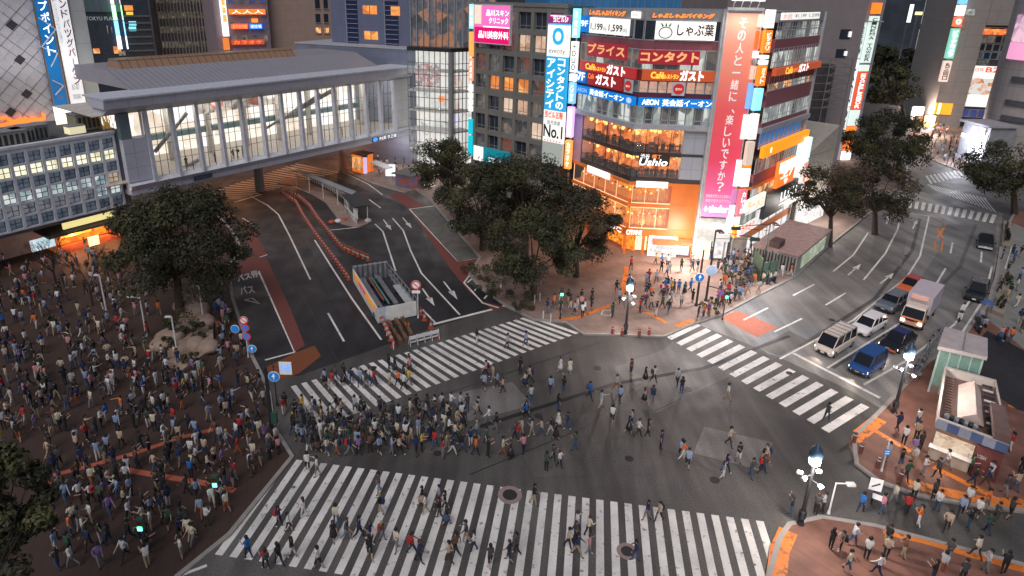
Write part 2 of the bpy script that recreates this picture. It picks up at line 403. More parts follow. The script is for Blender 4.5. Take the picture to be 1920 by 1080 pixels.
def pavement(name, pts, mt, h=.13):
    P = ccw(pg(pts)); m = MB(); m.prism(P, 0.0, h, kerbm, top=mt); return struct(name, m)
def kerb(name, pts, h=.15, wd=.3, mt=None):
    q = pg(pts); m = MB(); n = len(q); L = []; Rr = []
    for i in range(n):
        a = Vector(q[max(i-1, 0)]); b = Vector(q[min(i+1, n-1)]); d = (b-a).normalized(); o = Vector((-d.y, d.x))*wd/2; p = Vector(q[i])
        L.append(p+o); Rr.append(p-o)
    for i in range(n-1):
        m.hexa([(*Rr[i], .0), (*Rr[i+1], .0), (*L[i+1], .0), (*L[i], .0), (*Rr[i], h), (*Rr[i+1], h), (*L[i+1], h), (*L[i], h)], mt or kerbm)
    return struct(name, m)
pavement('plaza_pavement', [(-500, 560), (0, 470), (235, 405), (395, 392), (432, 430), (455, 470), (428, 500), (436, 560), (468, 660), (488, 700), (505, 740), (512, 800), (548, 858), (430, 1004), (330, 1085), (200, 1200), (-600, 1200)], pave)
kerb('kerb', [(395, 392), (432, 430), (455, 470), (428, 500), (436, 560), (468, 660), (488, 700), (505, 740), (512, 800), (548, 858), (430, 1004), (330, 1085)])
pavement('tree_pavement', [(700, 300), (640, 318), (700, 345), (760, 362), (778, 356), (800, 372), (815, 386), (900, 484), (880, 515), (900, 540), (950, 575), (1000, 600), (1060, 605), (1095, 628), (1150, 628), (1245, 632), (1290, 612), (1350, 592), (1420, 555), (1490, 520), (1552, 462), (1590, 432), (1640, 392), (1690, 345), (1680, 315), (1640, 280), (1500, 230), (1200, 170), (900, 200)], panels('paving_pale', (.27, .19, .16), 1.2, .6, .3, .75, .02, .3, 0., .25))
kerb('kerb', [(640, 318), (700, 345), (760, 362)])
kerb('kerb', [(815, 386), (900, 484), (880, 515), (900, 540), (950, 575), (1000, 600), (1060, 605), (1095, 628), (1150, 628), (1245, 632), (1290, 612), (1350, 592), (1420, 555), (1490, 520), (1552, 462), (1590, 432), (1640, 392), (1690, 345)])
pavement('kiosk_pavement', [(1590, 832), (1606, 872), (1650, 905), (1720, 930), (1830, 950), (2050, 975), (2300, 700), (2050, 420), (1905, 395), (1880, 440), (1868, 520), (1850, 575), (1795, 645), (1740, 680), (1690, 730), (1655, 768)], panels('paving_brown', (.20, .092, .066), .9, .45, .35, .75, .02, .7, 0., .3))
kerb('kerb', [(1905, 395), (1880, 440), (1868, 520), (1850, 575), (1795, 645), (1740, 680), (1690, 730), (1655, 768), (1600, 822), (1606, 872), (1650, 905), (1720, 930), (1830, 950), (2050, 975)])
pavement('corner_pavement', [(1440, 1085), (1462, 1010), (1480, 985), (1540, 972), (1640, 988), (1800, 1030), (2100, 1110), (2000, 1400), (1400, 1400)], mat('paving_brown', ()), .13)
kerb('kerb', [(1425, 1150), (1440, 1085), (1462, 1010), (1480, 985), (1540, 972), (1640, 988), (1800, 1030), (2100, 1110)])
pavement('street_pavement', [(1745, 300), (1800, 322), (1840, 318), (1930, 330), (2300, 300), (2100, 240), (1800, 215), (1720, 225), (1700, 260)], mat('paving_pale', ()), .13)
sheet('side_road', [(1790, 690), (1850, 560+62), (1700+260, 712-30), (2100, 760), (2100, 830), (1905, 770)], asph2, .138)
sheet('grey_paving', [(1850, 600), (1870, 490), (1900, 420), (2100, 520), (2100, 735), (1960, 690)], mat('paving_concrete', (.24, .235, .215), .8, noise=.15, scale=.6), .136)

# ------------------------------------------------------------------ tactile paving, orange
def line(name, pts, wd, mt, z=.138):
    m = MB(); m.path([G(x, y, z) for x, y in pts], wd, mt, z); return struct(name, m)
line('tactile_strip', [(1700, 905), (1750, 917), (1850, 940), (1930, 945)], .9, yel)
line('tactile_strip', [(1750, 875), (1800, 900), (1850, 925), (1872, 940)], .5, yel, .142)
line('tactile_strip', [(1612, 815), (1650, 785)], 1.0, yel)
line('tactile_strip', [(1605, 828), (1618, 806)], .7, yel, .142)
line('tactile_strip', [(1642, 808), (1672, 826), (1710, 848)], .45, yel)
line('tactile_strip', [(1455, 1085), (1462, 1030), (1478, 995)], 1.05, yel)
line('tactile_strip', [(1655, 995), (1740, 1015), (1830, 1042), (1930, 1070)], .6, yel)
line('tactile_strip', [(1040, 600), (1075, 597), (1110, 585), (1145, 572)], .5, yel)
line('tactile_strip', [(1195, 578), (1225, 592), (1250, 606)], .4, yel)
line('tactile_strip', [(1268, 612), (1300, 600)], .7, yel)
line('tactile_strip', [(1165, 560), (1175, 500)], .5, yel, .142)
line('tactile_strip', [(1845, 676), (1925, 694)], .35, oran, .146)
line('tactile_strip', [(1890, 760), (1925, 770)], .35, oran, .146)
line('tactile_strip', [(65, 900), (180, 870), (250, 850), (340, 820), (400, 805)], .4, redp)
line('tactile_strip', [(230, 880), (330, 897), (380, 905), (440, 920)], .45, redp, .142)

# ------------------------------------------------------------------ zebra crossings and lines
def zebra(name, A0, A1, B0, B1, sp=.9, frac=.5, z=.012, mt=None, n=None, dig=0., z0=0.):
    """stripes between the edge line A0-A1 and the edge line B0-B1 (picture points)"""
    a0, a1, b0, b1 = [G(*q, z0) for q in (A0, A1, B0, B1)]
    n = n or max(2, round((a1-a0).length/sp)); m = MB()
    for i in range(n):
        t = i/n; t2 = (i+frac)/n; j = random.uniform(-dig, dig)
        q = [a0.lerp(a1, t), a0.lerp(a1, t2), b0.lerp(b1, t2), b0.lerp(b1, t)]
        q = [Vector((p.x, p.y, z+z0)) for p in q]
        if (q[1]-q[0]).cross(q[2]-q[1]).z < 0: q = q[::-1]
        m.face(q, mt or white)
    return struct(name, m)
# the near crossing: both edges found in world space
fa, fb = G(556, 862), G(1417, 976)
na = G(430, 1044)
u = (fb-fa).normalized(); L = (fb-fa).length; lv = na-fa
m = MB(); n = round(L/.885); sp = L/n; v = Vector((-u.y, u.x, 0)); v = -v if v.dot(lv) < 0 else v
ln = lv.dot(v); sk = lv.dot(u)
for i in range(-1, n+1):
    a = fa+u*(sp*i); b = a+v*ln+u*sk*max(0., (1-i/n*1.18))
    if i < 0: a = a+v*1.2
    m.face([(b.x, b.y, .012), ((b+u*sp*.52).x, (b+u*sp*.52).y, .012), ((a+u*sp*.52).x, (a+u*sp*.52).y, .012), (a.x, a.y, .012)], white)
struct('zebra_crossing', m)
zebra('zebra_crossing', (545, 725), (1000, 590), (600, 800), (1092, 622), sp=.87, frac=.52)
zebra('zebra_crossing', (1304, 606), (1645, 771), (1250, 632), (1568, 820), n=14, frac=.52)
zebra('zebra_crossing', (1692, 373), (1875, 404), (1690, 387), (1868, 420), n=14, frac=.55)
zebra('zebra_crossing', (1738, 345), (1850, 372), (1755, 358), (1872, 400), n=17, frac=.55, mt=white)
zebra('zebra_crossing', (1735, 330), (1800, 318), (1745, 345), (1812, 330), n=9, frac=.5, mt=whiteo)
zebra('zebra_crossing', (1665, 320), (1705, 310), (1670, 345), (1705, 338), n=6, frac=.5, mt=whiteo)
zebra('zebra_crossing', (790, 350), (806, 356), (800, 345), (822, 350), n=3, frac=.5, z=.15)
# crossing under the bridge, seen at an angle
zebra('zebra_crossing', (360, 372), (560, 305), (450, 372), (640, 322), n=20, frac=.45, z=.012, mt=mat('paint_underpass', (.5, .47, .43), .7))

_dz = [0]
def dashes(name, pts, wd=.18, mt=None, z=.012, zz=0.):
    _dz[0] += 1; z += .0002*_dz[0]
    return line(name, pts, wd, mt or white, z)
for pts in ([(470, 368), (502, 385), (522, 402), (542, 440), (582, 524)], [(440, 379), (491, 364)], [(590, 450), (620, 498), (660, 560), (715, 637)],
            [(615, 587), (645, 640)], [(553, 660), (497, 675)], [(484, 506), (553, 660)], [(484, 506), (440, 515)],
            [(466, 451), (500, 478)], [(500, 478), (468, 488)], [(455, 409), (476, 423)], [(476, 423), (462, 428)],
            [(703, 420), (718, 434), (728, 465), (742, 508)], [(736, 409), (756, 432), (770, 470), (790, 512), (862, 590)],
            [(692, 374), (714, 390)], [(812, 608), (950, 573)], [(792, 580), (816, 605)],
            [(614, 432), (672, 426)], [(541, 345), (590, 366), (615, 378), (640, 400)],
            [(642, 322), (690, 345), (717, 365)], [(644, 353), (656, 360)],
            [(768, 392), (815, 386)], [(768, 392), (858, 491), (900, 483)], [(900, 490), (870, 530), (905, 568), (935, 577)],
            [(876, 530), (888, 520)], [(890, 545), (902, 532)], [(908, 560), (918, 548)],
            [(1487, 662), (1650, 746)], [(1551, 690), (1690, 604), (1760, 560)], [(1620, 721), (1700, 676)], [(1710, 668), (1790, 608), (1830, 545)],
            [(1462, 673), (1600, 600), (1700, 520), (1725, 480), (1742, 405)], [(1504, 597), (1452, 622)], [(1440, 577), (1394, 600)],
            [(1586, 549), (1548, 572)], [(1527, 533), (1487, 554)], [(1690, 400), (1683, 430), (1660, 475), (1619, 525)], [(1628, 436), (1600, 478), (1562, 509)],
            [(1773, 503), (1757, 530)], [(1786, 455), (1782, 475)], [(1841, 472), (1839, 492)], [(1833, 520), (1831, 525)], [(1672, 395), (1740, 405)],
            [(340, 1078), (388, 1060)], [(1860, 500), (1845, 560), (1800, 630)]):
    dashes('lane_line', pts, wd=.34 if pts[0] in ((1487, 662), (812, 608), (440, 379)) else .2)
def arrow(px0, px1, wd=.9):                 # tail and tip in the picture
    a, b = G(*px0), G(*px1); d = (b-a); L = d.length; d.normalize(); q = Vector((-d.y, d.x, 0)); m = MB()
    def P(t, s): r = a+d*t+q*s; return (r.x, r.y, .012)
    m.face([P(0, -.09), P(L*.62, -.09), P(L*.62, .09), P(0, .09)], white)
    m.face([P(L*.55, -wd*.4), P(L, 0), P(L*.55, wd*.4)], white); struct('road_arrow', m)
arrow((719, 412), (734, 432)); arrow((755, 408), (772, 428)); arrow((792, 541), (815, 574)); arrow((832, 528), (858, 562))
arrow((1590, 516), (1614, 495)); arrow((1650, 532), (1676, 512)); arrow((1711, 429), (1720, 412), .7); arrow((1662, 420), (1668, 402), .7)
def ground_text(s, p00, p10, p01, mt, z=.013, bold=.0):     # lower left, lower right, upper left corners in the picture
    a, b, c = G(*p00), G(*p10), G(*p01); m = MB()
    put_text(m, s, mt, lambda u, v, e=0: Vector(((a+(b-a)*u+(c-a)*v).x, (a+(b-a)*u+(c-a)*v).y, z+e)), 0, 1, 0, 1, bold=bold)
    struct('road_lettering', m)
ground_text('バス停', (447, 530), (486, 518), (442, 518), white, bold=.02)
ground_text('バス', (452, 553), (478, 549), (448, 539), white, bold=.02)
line('road_mark', [(458, 562), (473, 559), (487, 569), (458, 562)], .15, white, .013)
ground_text('ゾーン', (1752, 422), (1775, 424), (1752, 415), oran, bold=.02)
line('road_mark', [(1757, 446), (1770, 427)], .3, oran, .013); line('road_mark', [(1757, 428), (1769, 447)], .3, oran, .0135)
line('road_mark', [(1753, 451), (1752, 469), (1764, 473), (1768, 452)], .2, oran, .013)
def manhole(x, y, r, ring=True):
    c = G(x, y); m = MB()
    if ring: m.lathe((c.x, c.y, .0), [(r, .0), (r, .018)], mat('mortar', (.30, .22, .20), .8), 20)
    m.lathe((c.x, c.y, .0), [(r*.6, .019), (r*.6, .024)], mat('iron', (.06, .05, .05), .5, .3), 20); struct('manhole_cover', m)
manhole(956, 928, .80); manhole(1176, 1034, .62); manhole(1637, 1003, .35, False)
for x, y, s in ((1137, 590, 1.0),):
    line('road_mark', [(1131, 581), (1149, 583), (1144, 592), (1127, 590), (1131, 581)], .14, white, .142)
# ================================================================== buildings
glass_dk = mat('dark_glass', (.03, .04, .06), .12, noise=.2)
glass_bl = mat('blue_glass', (.03, .06, .12), .1, .2, noise=.3)
glass_t = mat('clear_glass', (.4, .45, .45), .05, noise=0, alpha=.14)
mull_w = mat('pale_mullion', (.55, .56, .58), .4)
g_warm = lit('room_warm', [(.02, .02, .02), (.25, .12, .05), (.9, .42, .16), (1., .75, .45)], 1., 1.1)
g_cool = lit('room_pale', [(.05, .06, .06), (.25, .28, .27), (.62, .66, .6), (.95, .97, .9)], .8, .9, (1, 1, .5))
g_dim = lit('room_dim', [(.015, .018, .02), (.05, .055, .06), (.12, .11, .10), (.3, .2, .12)], .8, .8)
g_oran = lit('room_orange', [(.55, .12, .02), (1., .32, .05), (1., .55, .16)], .9, .6)
g_rest = lit('restaurant', [(.03, .008, .004), (.25, .04, .01), (.8, .15, .02), (1., .28, .04), (1., .6, .25)], 1.1, 1.4)
g_shop = lit('shop_orange', [(.35, .05, .01), (.9, .16, .01), (1., .30, .02), (1., .52, .10)], 1.0, 2.2)
g_cream = lit('hall_cream', [(.55, .42, .30), (.8, .68, .55), (.95, .88, .76), (1., .97, .92), (1., .8, .66)], 1.5, .33, (1, 1, .7))
g_white = lit('hall_white', [(.4, .42, .40), (.8, .82, .78), (1., 1., .95), (.7, .3, .2)], .9, .5)
W1 = E('sign_white', (1., .97, .92), 1.3); W2 = E('sign_white_soft', (.95, .93, .88), .75)
RDT = E('lit_red', (.9, .08, .04), 1.1); ORT = E('lit_orange', (1., .25, .03), 1.3); YLT = E('lit_amber', (1., .45, .05), 1.4)
CYT = E('lit_cyan', (.25, .75, .85), 1.0); BLT = E('lit_blue', (.06, .3, .85), 1.0); VIT = E('lit_violet', (.75, .45, .9), 1.0)
BKT = mat('letter_black', (.02, .02, .02), .6, noise=0); BRN = mat('letter_dark', (.08, .02, .02), .6, noise=0)
GRN = E('lit_green', (.2, .8, .45), 1.1)
WT = E('letter_white', (1, 1, 1), 1.15)
bluep = E('sign_blue', (.0, .13, .45), .55); redpn = E('sign_red', (.33, .015, .03), .55); orp = E('sign_orange_band', (1., .28, .01), 1.0)
mauve = panels('mauve_cladding', (.30, .10, .13), 1.6, 40, .3, .5, .04, 0)
greyb = mat('grey_concrete', (.21, .20, .19), .8, noise=.15, scale=.3)
bgrey = panels('bluegrey_panel', (.42, .45, .52), 1.3, 1.9, .35, .5, .03, -.09)
lpanel = mat('light_ledge', (.45, .46, .50), .5)
roofm = mat('roof_dark', (.07, .07, .075), .9)

# ---------------------------------------------- corner building with the tall pink banner
C1 = G(1168, 477); AM = R_(-6); M_ = Fr(C1, AM)
C2 = along(C1, AM, 1297, 0); C3 = along(C1, AM, 1387, 0)
AL = R_(-62); C0 = along(C1, AL+math.pi, 1081, 16)
Lf = Fr(C0, Q=C1); AR = R_(46.5); C4 = along(C3, AR, 1543, 28); Rf = Fr(C3, Q=C4)
ML = (Vector(C2)-Vector(C1)).length
zy = lambda y: M_.uz(1200, y)[1]
TOP = zy(19)
cb = thing('corner_building', 'nine storey corner building with orange lit shop floors and dark red signs above', 'building', (C1.x, C1.y, 0))
back = [Vector(C4)+Vector((-6, 10, 0)), Vector(C0)+Vector((10, 8, 0))]
inset = 2.2
nL, nM, nR = Lf.n, M_.n, Rf.n
K1 = Vector(C1)-nL*inset-nM*inset*.5; K0 = Vector(C0)-nL*inset; K3 = Vector(C3)-nM*inset; K4 = Vector(C4)-nR*inset
core = [K0, K1, K3-nR*.5, K4]+back
m = MB(); m.prism([(p.x, p.y) for p in core], 0, TOP-1.2, greyb, top=roofm); m.wb('wall', cb)
cols_poly = lambda off: [tuple((Vector(p)+o*off)[:2]) for p, o in ((C0, nL), (C1, (nL+nM).normalized()), (C3, nM), (C4, nR))]+[tuple(b[:2]) for b in back]
def slab(name, z0, z1, mt, off=0., under=None):
    m = MB(); m.prism(cols_poly(off), z0, z1, mt); return m.wb(name, cb)
slab('parapet', zy(37), TOP, mat('parapet_grey', (.34, .33, .35), .6), .1)
# levels (bottom, top) in metres
Z = [zy(y) for y in (75, 92, 130, 151, 173, 182, 198, 232, 241, 286, 291, 333, 341, 381, 388, 428, 442)]
slab('spandrel', Z[1], Z[0], mauve, .02); slab('spandrel', Z[3], Z[2], mat('sign_band_dark', (.22, .03, .03), .5), .06)
slab('spandrel', Z[5], Z[4], mat('dark_red', (.16, .03, .05), .6), .0)
slab('ledge', Z[8], Z[7], lpanel, .5); slab('floor_slab', Z[10], Z[9], mat('dark_slab', (.05, .05, .055), .5), .02)
slab('floor_slab', Z[12], Z[11], mat('dark_slab', ()), .02)
def band(fr, u0, u1, z0, z1, n, pane, root=None, frm=None, d=0., mull=0, trans=0):
    w_ = (u1-u0)/n; us = [(u0+i*w_+.04, u0+(i+1)*w_-.04) for i in range(n)]
    windows(fr, root or cb, us, [(z0, z1)], pane if callable(pane) else (lambda i, j: pane), frm or mull_w, d, .07, mull, trans=trans)
rnd = random.Random(3)
pick = lambda *a: (lambda i, j: rnd.choice(a))
LL = Lf.L
# main face: 9th, 8th, 7th, 6th floor
band(M_, 0, ML, Z[0], zy(37), 6, pick(glass_dk, g_dim, glass_dk)); band(M_, 0, ML, Z[2], Z[1], 6, pick(g_dim, g_cool)); band(M_, 0, ML, Z[4], Z[3], 8, lambda i, j: lit('cafe_glow', [(.12, .10, .09), (.4, .25, .18), (.85, .45, .3), (.25, .3, .3)], .8, .5), trans=.3)
band(M_, 0, ML, Z[7], Z[6], 9, pick(g_cool, g_cool, g_dim), trans=.25)
band(Lf, 0, LL, Z[0], zy(37), 7, glass_dk); band(Lf, 0, LL, Z[2], Z[1], 7, pick(g_dim, g_cool)); band(Lf, 0, LL, Z[7], Z[6], 11, pick(g_cool, g_cool, g_dim), trans=.25)
band(Lf, 0, LL, Z[4], Z[3], 7, g_dim)
# restaurants: open rooms behind glass
gr2 = M_.uz(1280, 270)[0]
def room(fr, u0, u1, z0, z1, glow, lamps, name='room'):
    m = MB(); fr.box(m, u0, u1, z0, z1, -2.15, -2.0, glow)
    fr.box(m, u0, u1, z0, z0+.08, -2., 0, mat('wood_floor', (.10, .04, .02), .5)); fr.box(m, u0, u1, z1-.1, z1, -2., 0, mat('wood_ceiling', (.16, .05, .02), .6)); m.wb('interior', cb)
    m = MB(); k = int((u1-u0)/.9)
    for i in range(k):
        u = u0+(i+.5)*(u1-u0)/k+rnd.uniform(-.2, .2); dd = -rnd.uniform(.4, 1.8)
        fr.box(m, u-.35, u+.35, z0+.7, z0+.76, dd-.3, dd+.3, mat('table_top', (.25, .09, .04), .4))
        m.tube(fr.p(u, z0+.08, dd), fr.p(u, z0+.7, dd), .05, dsteel, n=5)
        for s in (-.6, .6): fr.box(m, u+s-.18, u+s+.18, z0+.08, z0+.95, dd-.2, dd+.2, mat('chair_dark', (.05, .02, .015), .6))
    m.wb('furniture', cb)
    m = MB()
    for i in range(lamps):
        u = u0+(i+.5)*(u1-u0)/lamps; dd = -rnd.uniform(.2, 1.6); z = z1-rnd.uniform(.15, .7); r = rnd.choice((.07, .07, .22))
        q = fr.p(u, z, dd); m.tube(q+Vector((0, 0, .1)), (q.x, q.y, z1-.1), .015, dsteel, n=4)
        m.lathe(q, [(r*.5, r), (r, r*.4), (r, -r*.4), (r*.5, -r)], E('lamp_amber', (1., .42, .12), 3.), 8)
    m.wb('lamp', cb)
    for i in range(3):
        l = bpy.data.lights.new('dining', 'POINT'); l.energy = 90; l.color = (1, .40, .12); l.shadow_soft_size = .4; o = bpy.data.objects.new('dining_light', l); COL.objects.link(o); o.parent = cb; o.matrix_parent_inverse = pw(cb).inverted(); o.location = fr.p(u0+(u1-u0)*(i+.5)/3, z1-.6, -.8)
    w_ = (u1-u0)/4
    for i in range(4):
        m = MB(); a, b = u0+i*w_, u0+(i+1)*w_; fr.box(m, a+.03, b-.03, z0+.08, z1-.1, -.03, -.01, glass_t)
        fr.box(m, a, a+.06, z0+.08, z1-.1, -.06, .03, dsteel); fr.box(m, a+.06, b-.03, z0+.9, z0+.95, -.0, .03, dsteel); m.wb('window', cb)
for zb, zt_ in ((Z[9], Z[8]), (Z[11], Z[10])):
    room(M_, .0, gr2, zb, zt_, g_rest, 12); room(Lf, 1.6, LL, zb, zt_, g_rest, 26)
m = MB(); M_.box(m, gr2, ML, Z[12], Z[8], -2., .0, bgrey); m.wb('panel_wall', cb)
m = MB(); Lf.box(m, -.3, 1.55, Z[12], Z[8], -2., .05, mat('lilac_panel', (.42, .36, .55), .4)); m.wb('panel_wall', cb)
bsign('restaurant_sign', 'white glowing script sign across the dark restaurant floor', M_, M_.rect(1198, 287, 1254, 311), mat('sign_back', (.04, .03, .03), .5), [('渋谷', WT, (.05, .35, .6, 1.)), ('横丁', ORT, (.42, .72, .62, .98)), ('Ushio', WT, (.0, .9, .0, .58), dict(slant=.25, bold=.05))], d=.22, th=.06)
# orange shop floors
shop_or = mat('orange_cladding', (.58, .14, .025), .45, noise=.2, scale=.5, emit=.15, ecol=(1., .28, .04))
for zb, zt_ in ((Z[13], Z[12]), (Z[15], Z[14])):
    u1 = M_.uz(1256, 383)[0]
    for fr, a, b, nn in ((M_, .4, u1, 3), (Lf, .3, LL-.05, 5)):
        m = MB(); fr.box(m, a, b, zb, zt_, -1.9, -1.75, g_shop); fr.box(m, a, b, zb, zb+.06, -1.75, 0, shop_or); m.wb('interior', cb)
        m = MB()
        for i in range(int((b-a)/.7)):
            u = a+.4+i*.7
            if u > b-.3: break
            h_ = rnd.uniform(.8, 1.5); fr.box(m, u-.25, u+.25, zb+.06, zb+h_, -1.5, -1.1, mat('shelf_orange', (.75, .35, .12), .5, emit=.35, ecol=(1, .35, .06))); m.lathe(fr.p(u, zb+h_+.05, -1.3), [(.1, 0), (.14, .12), (.03, .2)], rnd.choice((E('lamp_yellow', (1, .6, .15), 2.), BRN, W2)), 6)
        m.wb('display', cb)
        w_ = (b-a)/nn
        for i in range(nn):
            m = MB(); fr.box(m, a+i*w_+.04, a+(i+1)*w_-.04, zb+.1, zt_-.1, -.02, 0, glass_t)
            for q in ((a+i*w_, a+(i+1)*w_, zb, zb+.1), (a+i*w_, a+(i+1)*w_, zt_-.1, zt_)): fr.box(m, *q, -.04, .05, E('frame_warm', (1., .62, .35), .7))
            fr.box(m, a+i*w_, a+i*w_+.05, zb+.1, zt_-.1, -.04, .05, E('frame_warm', ())); m.wb('window', cb)
    m = MB(); M_.box(m, u1+.02, ML, zb, zt_, -1.9, .02, shop_or); m.wb('panel_wall', cb)
slab('spandrel', Z[14], Z[13], shop_or, .06); slab('spandrel', Z[16], Z[15], shop_or, .06)
slab('spandrel', Z[12]-.001, Z[12]-.4, shop_or, .08)
bigL = dict(slant=0., bold=.04)
bsign('shop_sign', 'white LOCCITANE lettering on the upper orange floor, right of the bend', M_, M_.rect(1193, 338, 1251, 352), E('sign_pale', (1, .9, .8), .8), [("L'OCCITANE", W1, (.05, .95, .45, .95)), ('EN PROVENCE', W1, (.2, .8, .1, .35))], d=.3, th=.08)
bsign('shop_sign', 'white LOCCITANE lettering on the upper orange floor, left of the bend', Lf, (LL*.30, LL*.70, zy(352), zy(339)), E('sign_pale', ()), [("L'OCCITANE", W1, (.05, .95, .45, .95)), ('EN PROVENCE', W1, (.2, .8, .1, .35))], d=.3, th=.08)
a = M_.rect(1170, 428, 1201, 440)
bsign('shop_sign', 'large white ITANE lettering over the ground floor shop entrance', M_, (.05, M_.uz(1203, 434)[0], a[2], a[3]), shop_or, [('CITANE', WT, (.02, .98, .1, .9), bigL)], d=.32, th=.1)
bsign('shop_sign', 'large white LOC lettering over the shop entrance, half behind the tree', Lf, (LL-4.2, LL-.15, a[2], a[3]), shop_or, [("L'OC", WT, (.1, .95, .1, .9), bigL)], d=.32, th=.1)
# ground floor
gf = Z[16]
m = MB(); M_.box(m, 0, ML, .13, gf, -2., -1.7, g_shop); Lf.box(m, 0, LL, .13, gf, -2., -1.7, g_shop); m.wb('interior', cb)
m = MB()
for u in (0.1, ML*.28, ML*.5, ML*.98): M_.box(m, u-.15, u+.15, .13, gf, -.4, .02, shop_or)
for u in (0.1, LL*.33, LL*.66): Lf.box(m, u, u+.3, .13, gf, -.4, .02, shop_or)
m.wb('pillar', cb)
m = MB(); M_.box(m, ML*.18, ML*.34, .4, 2.9, -1.2, -.9, E('poster_glow', (1., .75, .5), 1.)); m.wb('display', cb)
w_white = lit('shop_white', [(.25, .25, .28), (1., .98, .95), (1., 1., 1.), (.8, .75, .75), (.6, .2, .15)], .85, 1.6)
bsign('storefront', 'bright white glass shop front with small posters at the foot of the orange facade', M_, M_.rect(1219, 443, 1264, 480), w_white, d=.2, th=.3, cat='shop front', frame=E('frame_white', (.9, .9, .9), .8))
bsign('storefront', 'grey ticket counter with two lit windows beside the white shop front', M_, M_.rect(1267, 450, 1290, 478), mat('counter_grey', (.4, .42, .5), .5), [('田田', W1, (.1, .9, .1, .9))], d=.22, th=.3, cat='shop front', kind='window')
aw = thing('awning', 'orange awning over the white shop front', 'awning', M_.p(ML*.7, gf-.6))
for a, b in ((.40, .62), (.62, .8), (.8, .97)):
    m = MB(); m.hexa([M_.p(ML*a, gf-.75, .9), M_.p(ML*b-.03, gf-.75, .9), M_.p(ML*b-.03, gf-.45, 0.03), M_.p(ML*a, gf-.45, 0.03), M_.p(ML*a, gf-.65, .9), M_.p(ML*b-.03, gf-.65, .9), M_.p(ML*b-.03, gf-.1, 0.03), M_.p(ML*a, gf-.1, 0.03)], mat('awning_orange', (.75, .16, .06), .7)); m.wb('canopy', aw)
# signs of the upper floors
bsign('roofline_sign', 'orange slanted lettering on the grey parapet, right half', M_, M_.rect(1221, 24, 1338, 36), mat('parapet_grey', ()), [('しゃぶしゃぶバイキング', ORT, (.02, .98, .05, .95), dict(slant=.3, bold=.05))], d=.16, th=.04)
bsign('roofline_sign', 'orange slanted lettering on the grey parapet, left of the small white box', Lf, (LL*.12, LL*.72, zy(34), zy(22)), mat('parapet_grey', ()), [('しゃぶしゃぶバイキング', ORT, (.02, .98, .05, .95), dict(slant=.3, bold=.05))], d=.16, th=.04)
bsign('small_sign', 'small white square sign between the two orange roofline letterings', Lf, (LL*.82, LL*.94, zy(34.5), zy(22.5)), W1, [('鍋屋', BKT, (.15, .85, .2, .8))], d=.3)
r = M_.rect(1230, 39, 1338, 76)
s9 = bsign('restaurant_sign', 'white billboard with leafy round emblem and dark brush lettering', M_, r, W2, [('しゃぶ葉', BRN, (.36, .97, .22, .85), dict(bold=.04))], d=.35, th=.25)
m = MB(); c_ = (r[0]+(r[1]-r[0])*.17, r[2]+(r[3]-r[2])*.38); rr_ = (r[3]-r[2])*.30
for i in range(24):
    t0, t1 = i*math.pi/12, (i+1)*math.pi/12
    m.tube(M_.p(c_[0]+math.cos(t0)*rr_*1.2, c_[1]+math.sin(t0)*rr_, .4), M_.p(c_[0]+math.cos(t1)*rr_*1.2, c_[1]+math.sin(t1)*rr_, .4), .06, BKT, n=4)
for a in (-.7, 0, .7): m.tube(M_.p(c_[0]+a*rr_*.8, c_[1]+rr_*1.15, .4), M_.p(c_[0]+a*rr_*1.3, c_[1]+rr_*1.7, .4), .12, mat('leaf_green', (.1, .3, .12), .6), .05, n=5)
m.wb('emblem', s9)
bsign('price_sign', 'white price billboard reading 1,199 and 1,599 beside the blue 9F plate', Lf, (LL*.17, LL*.80, zy(70), zy(38)), W2, [('1,199', BRN, (.04, .36, .15, .62), dict(bold=.04)), ('円', BRN, (.38, .46, .15, .4)), ('1,599', BKT, (.52, .86, .15, .62), dict(bold=.04)), ('円', BKT, (.88, .97, .15, .4))], d=.35, th=.25)
bsign('floor_sign', 'dark blue floor plate reading 9F', Lf, (0, LL*.16, zy(70), zy(36)), bluep, [('9F', WT, (.15, .9, .35, .7), dict(bold=.04))], d=.36, th=.25)
GLD = E('letter_gold', (.8, .38, .16), .75)
bsign('red_sign', 'dark red board with four gold characters, left of the bend', Lf, (LL*.16, LL*.80, Z[2]+.75, zy(88)), redpn, [('プライス', GLD, (.03, .97, .2, .85), dict(bold=.08))], d=.4, th=.25)
bsign('red_sign', 'dark red board with five gold characters, right of the bend', M_, M_.rect(1198, 93, 1309, 122), redpn, [('コンタクト', GLD, (.03, .97, .18, .85), dict(bold=.1))], d=.4, th=.25)
for fr, a, b, who, bandm in ((M_, .02, .98, 'right', E('gust_band', (.42, .07, .02), .7)), (Lf, .05, .97, 'left', E('gust_band_red', (.38, .02, .02), .7))):
    W_ = ML if fr is M_ else LL
    bsign('cafe_sign', 'amber and white lit cafe lettering on the brown band, %s of the bend' % who, fr, (W_*a, W_*b, Z[3]+.1, Z[2]), bandm, [('Café', YLT, (.12, .30, .2, .8), dict(bold=.05)), ('レストラン', YLT, (.31, .50, .2, .6), dict(bold=.04)), ('ガスト', WT, (.52, .83, .05, .98), dict(bold=.1))], d=.42, th=.25)
bsign('cafe_sign', 'dark red cafe board with large white characters on the seventh floor', Lf, (LL*.20, LL*.78, Z[4]-.2, Z[3]+.02), E('gust_red', (.30, .01, .01), .6), [('Café', ORT, (.03, .2, .5, .9)), ('ガスト', WT, (.26, .82, .15, .9), dict(bold=.1))], d=.38, th=.2)
bsign('floor_sign', 'dark blue floor plate reading 7F', Lf, (0, LL*.17, Z[4]-.2, Z[3]), bluep, [('7F', WT, (.15, .9, .2, .85), dict(bold=.04))], d=.38, th=.2)
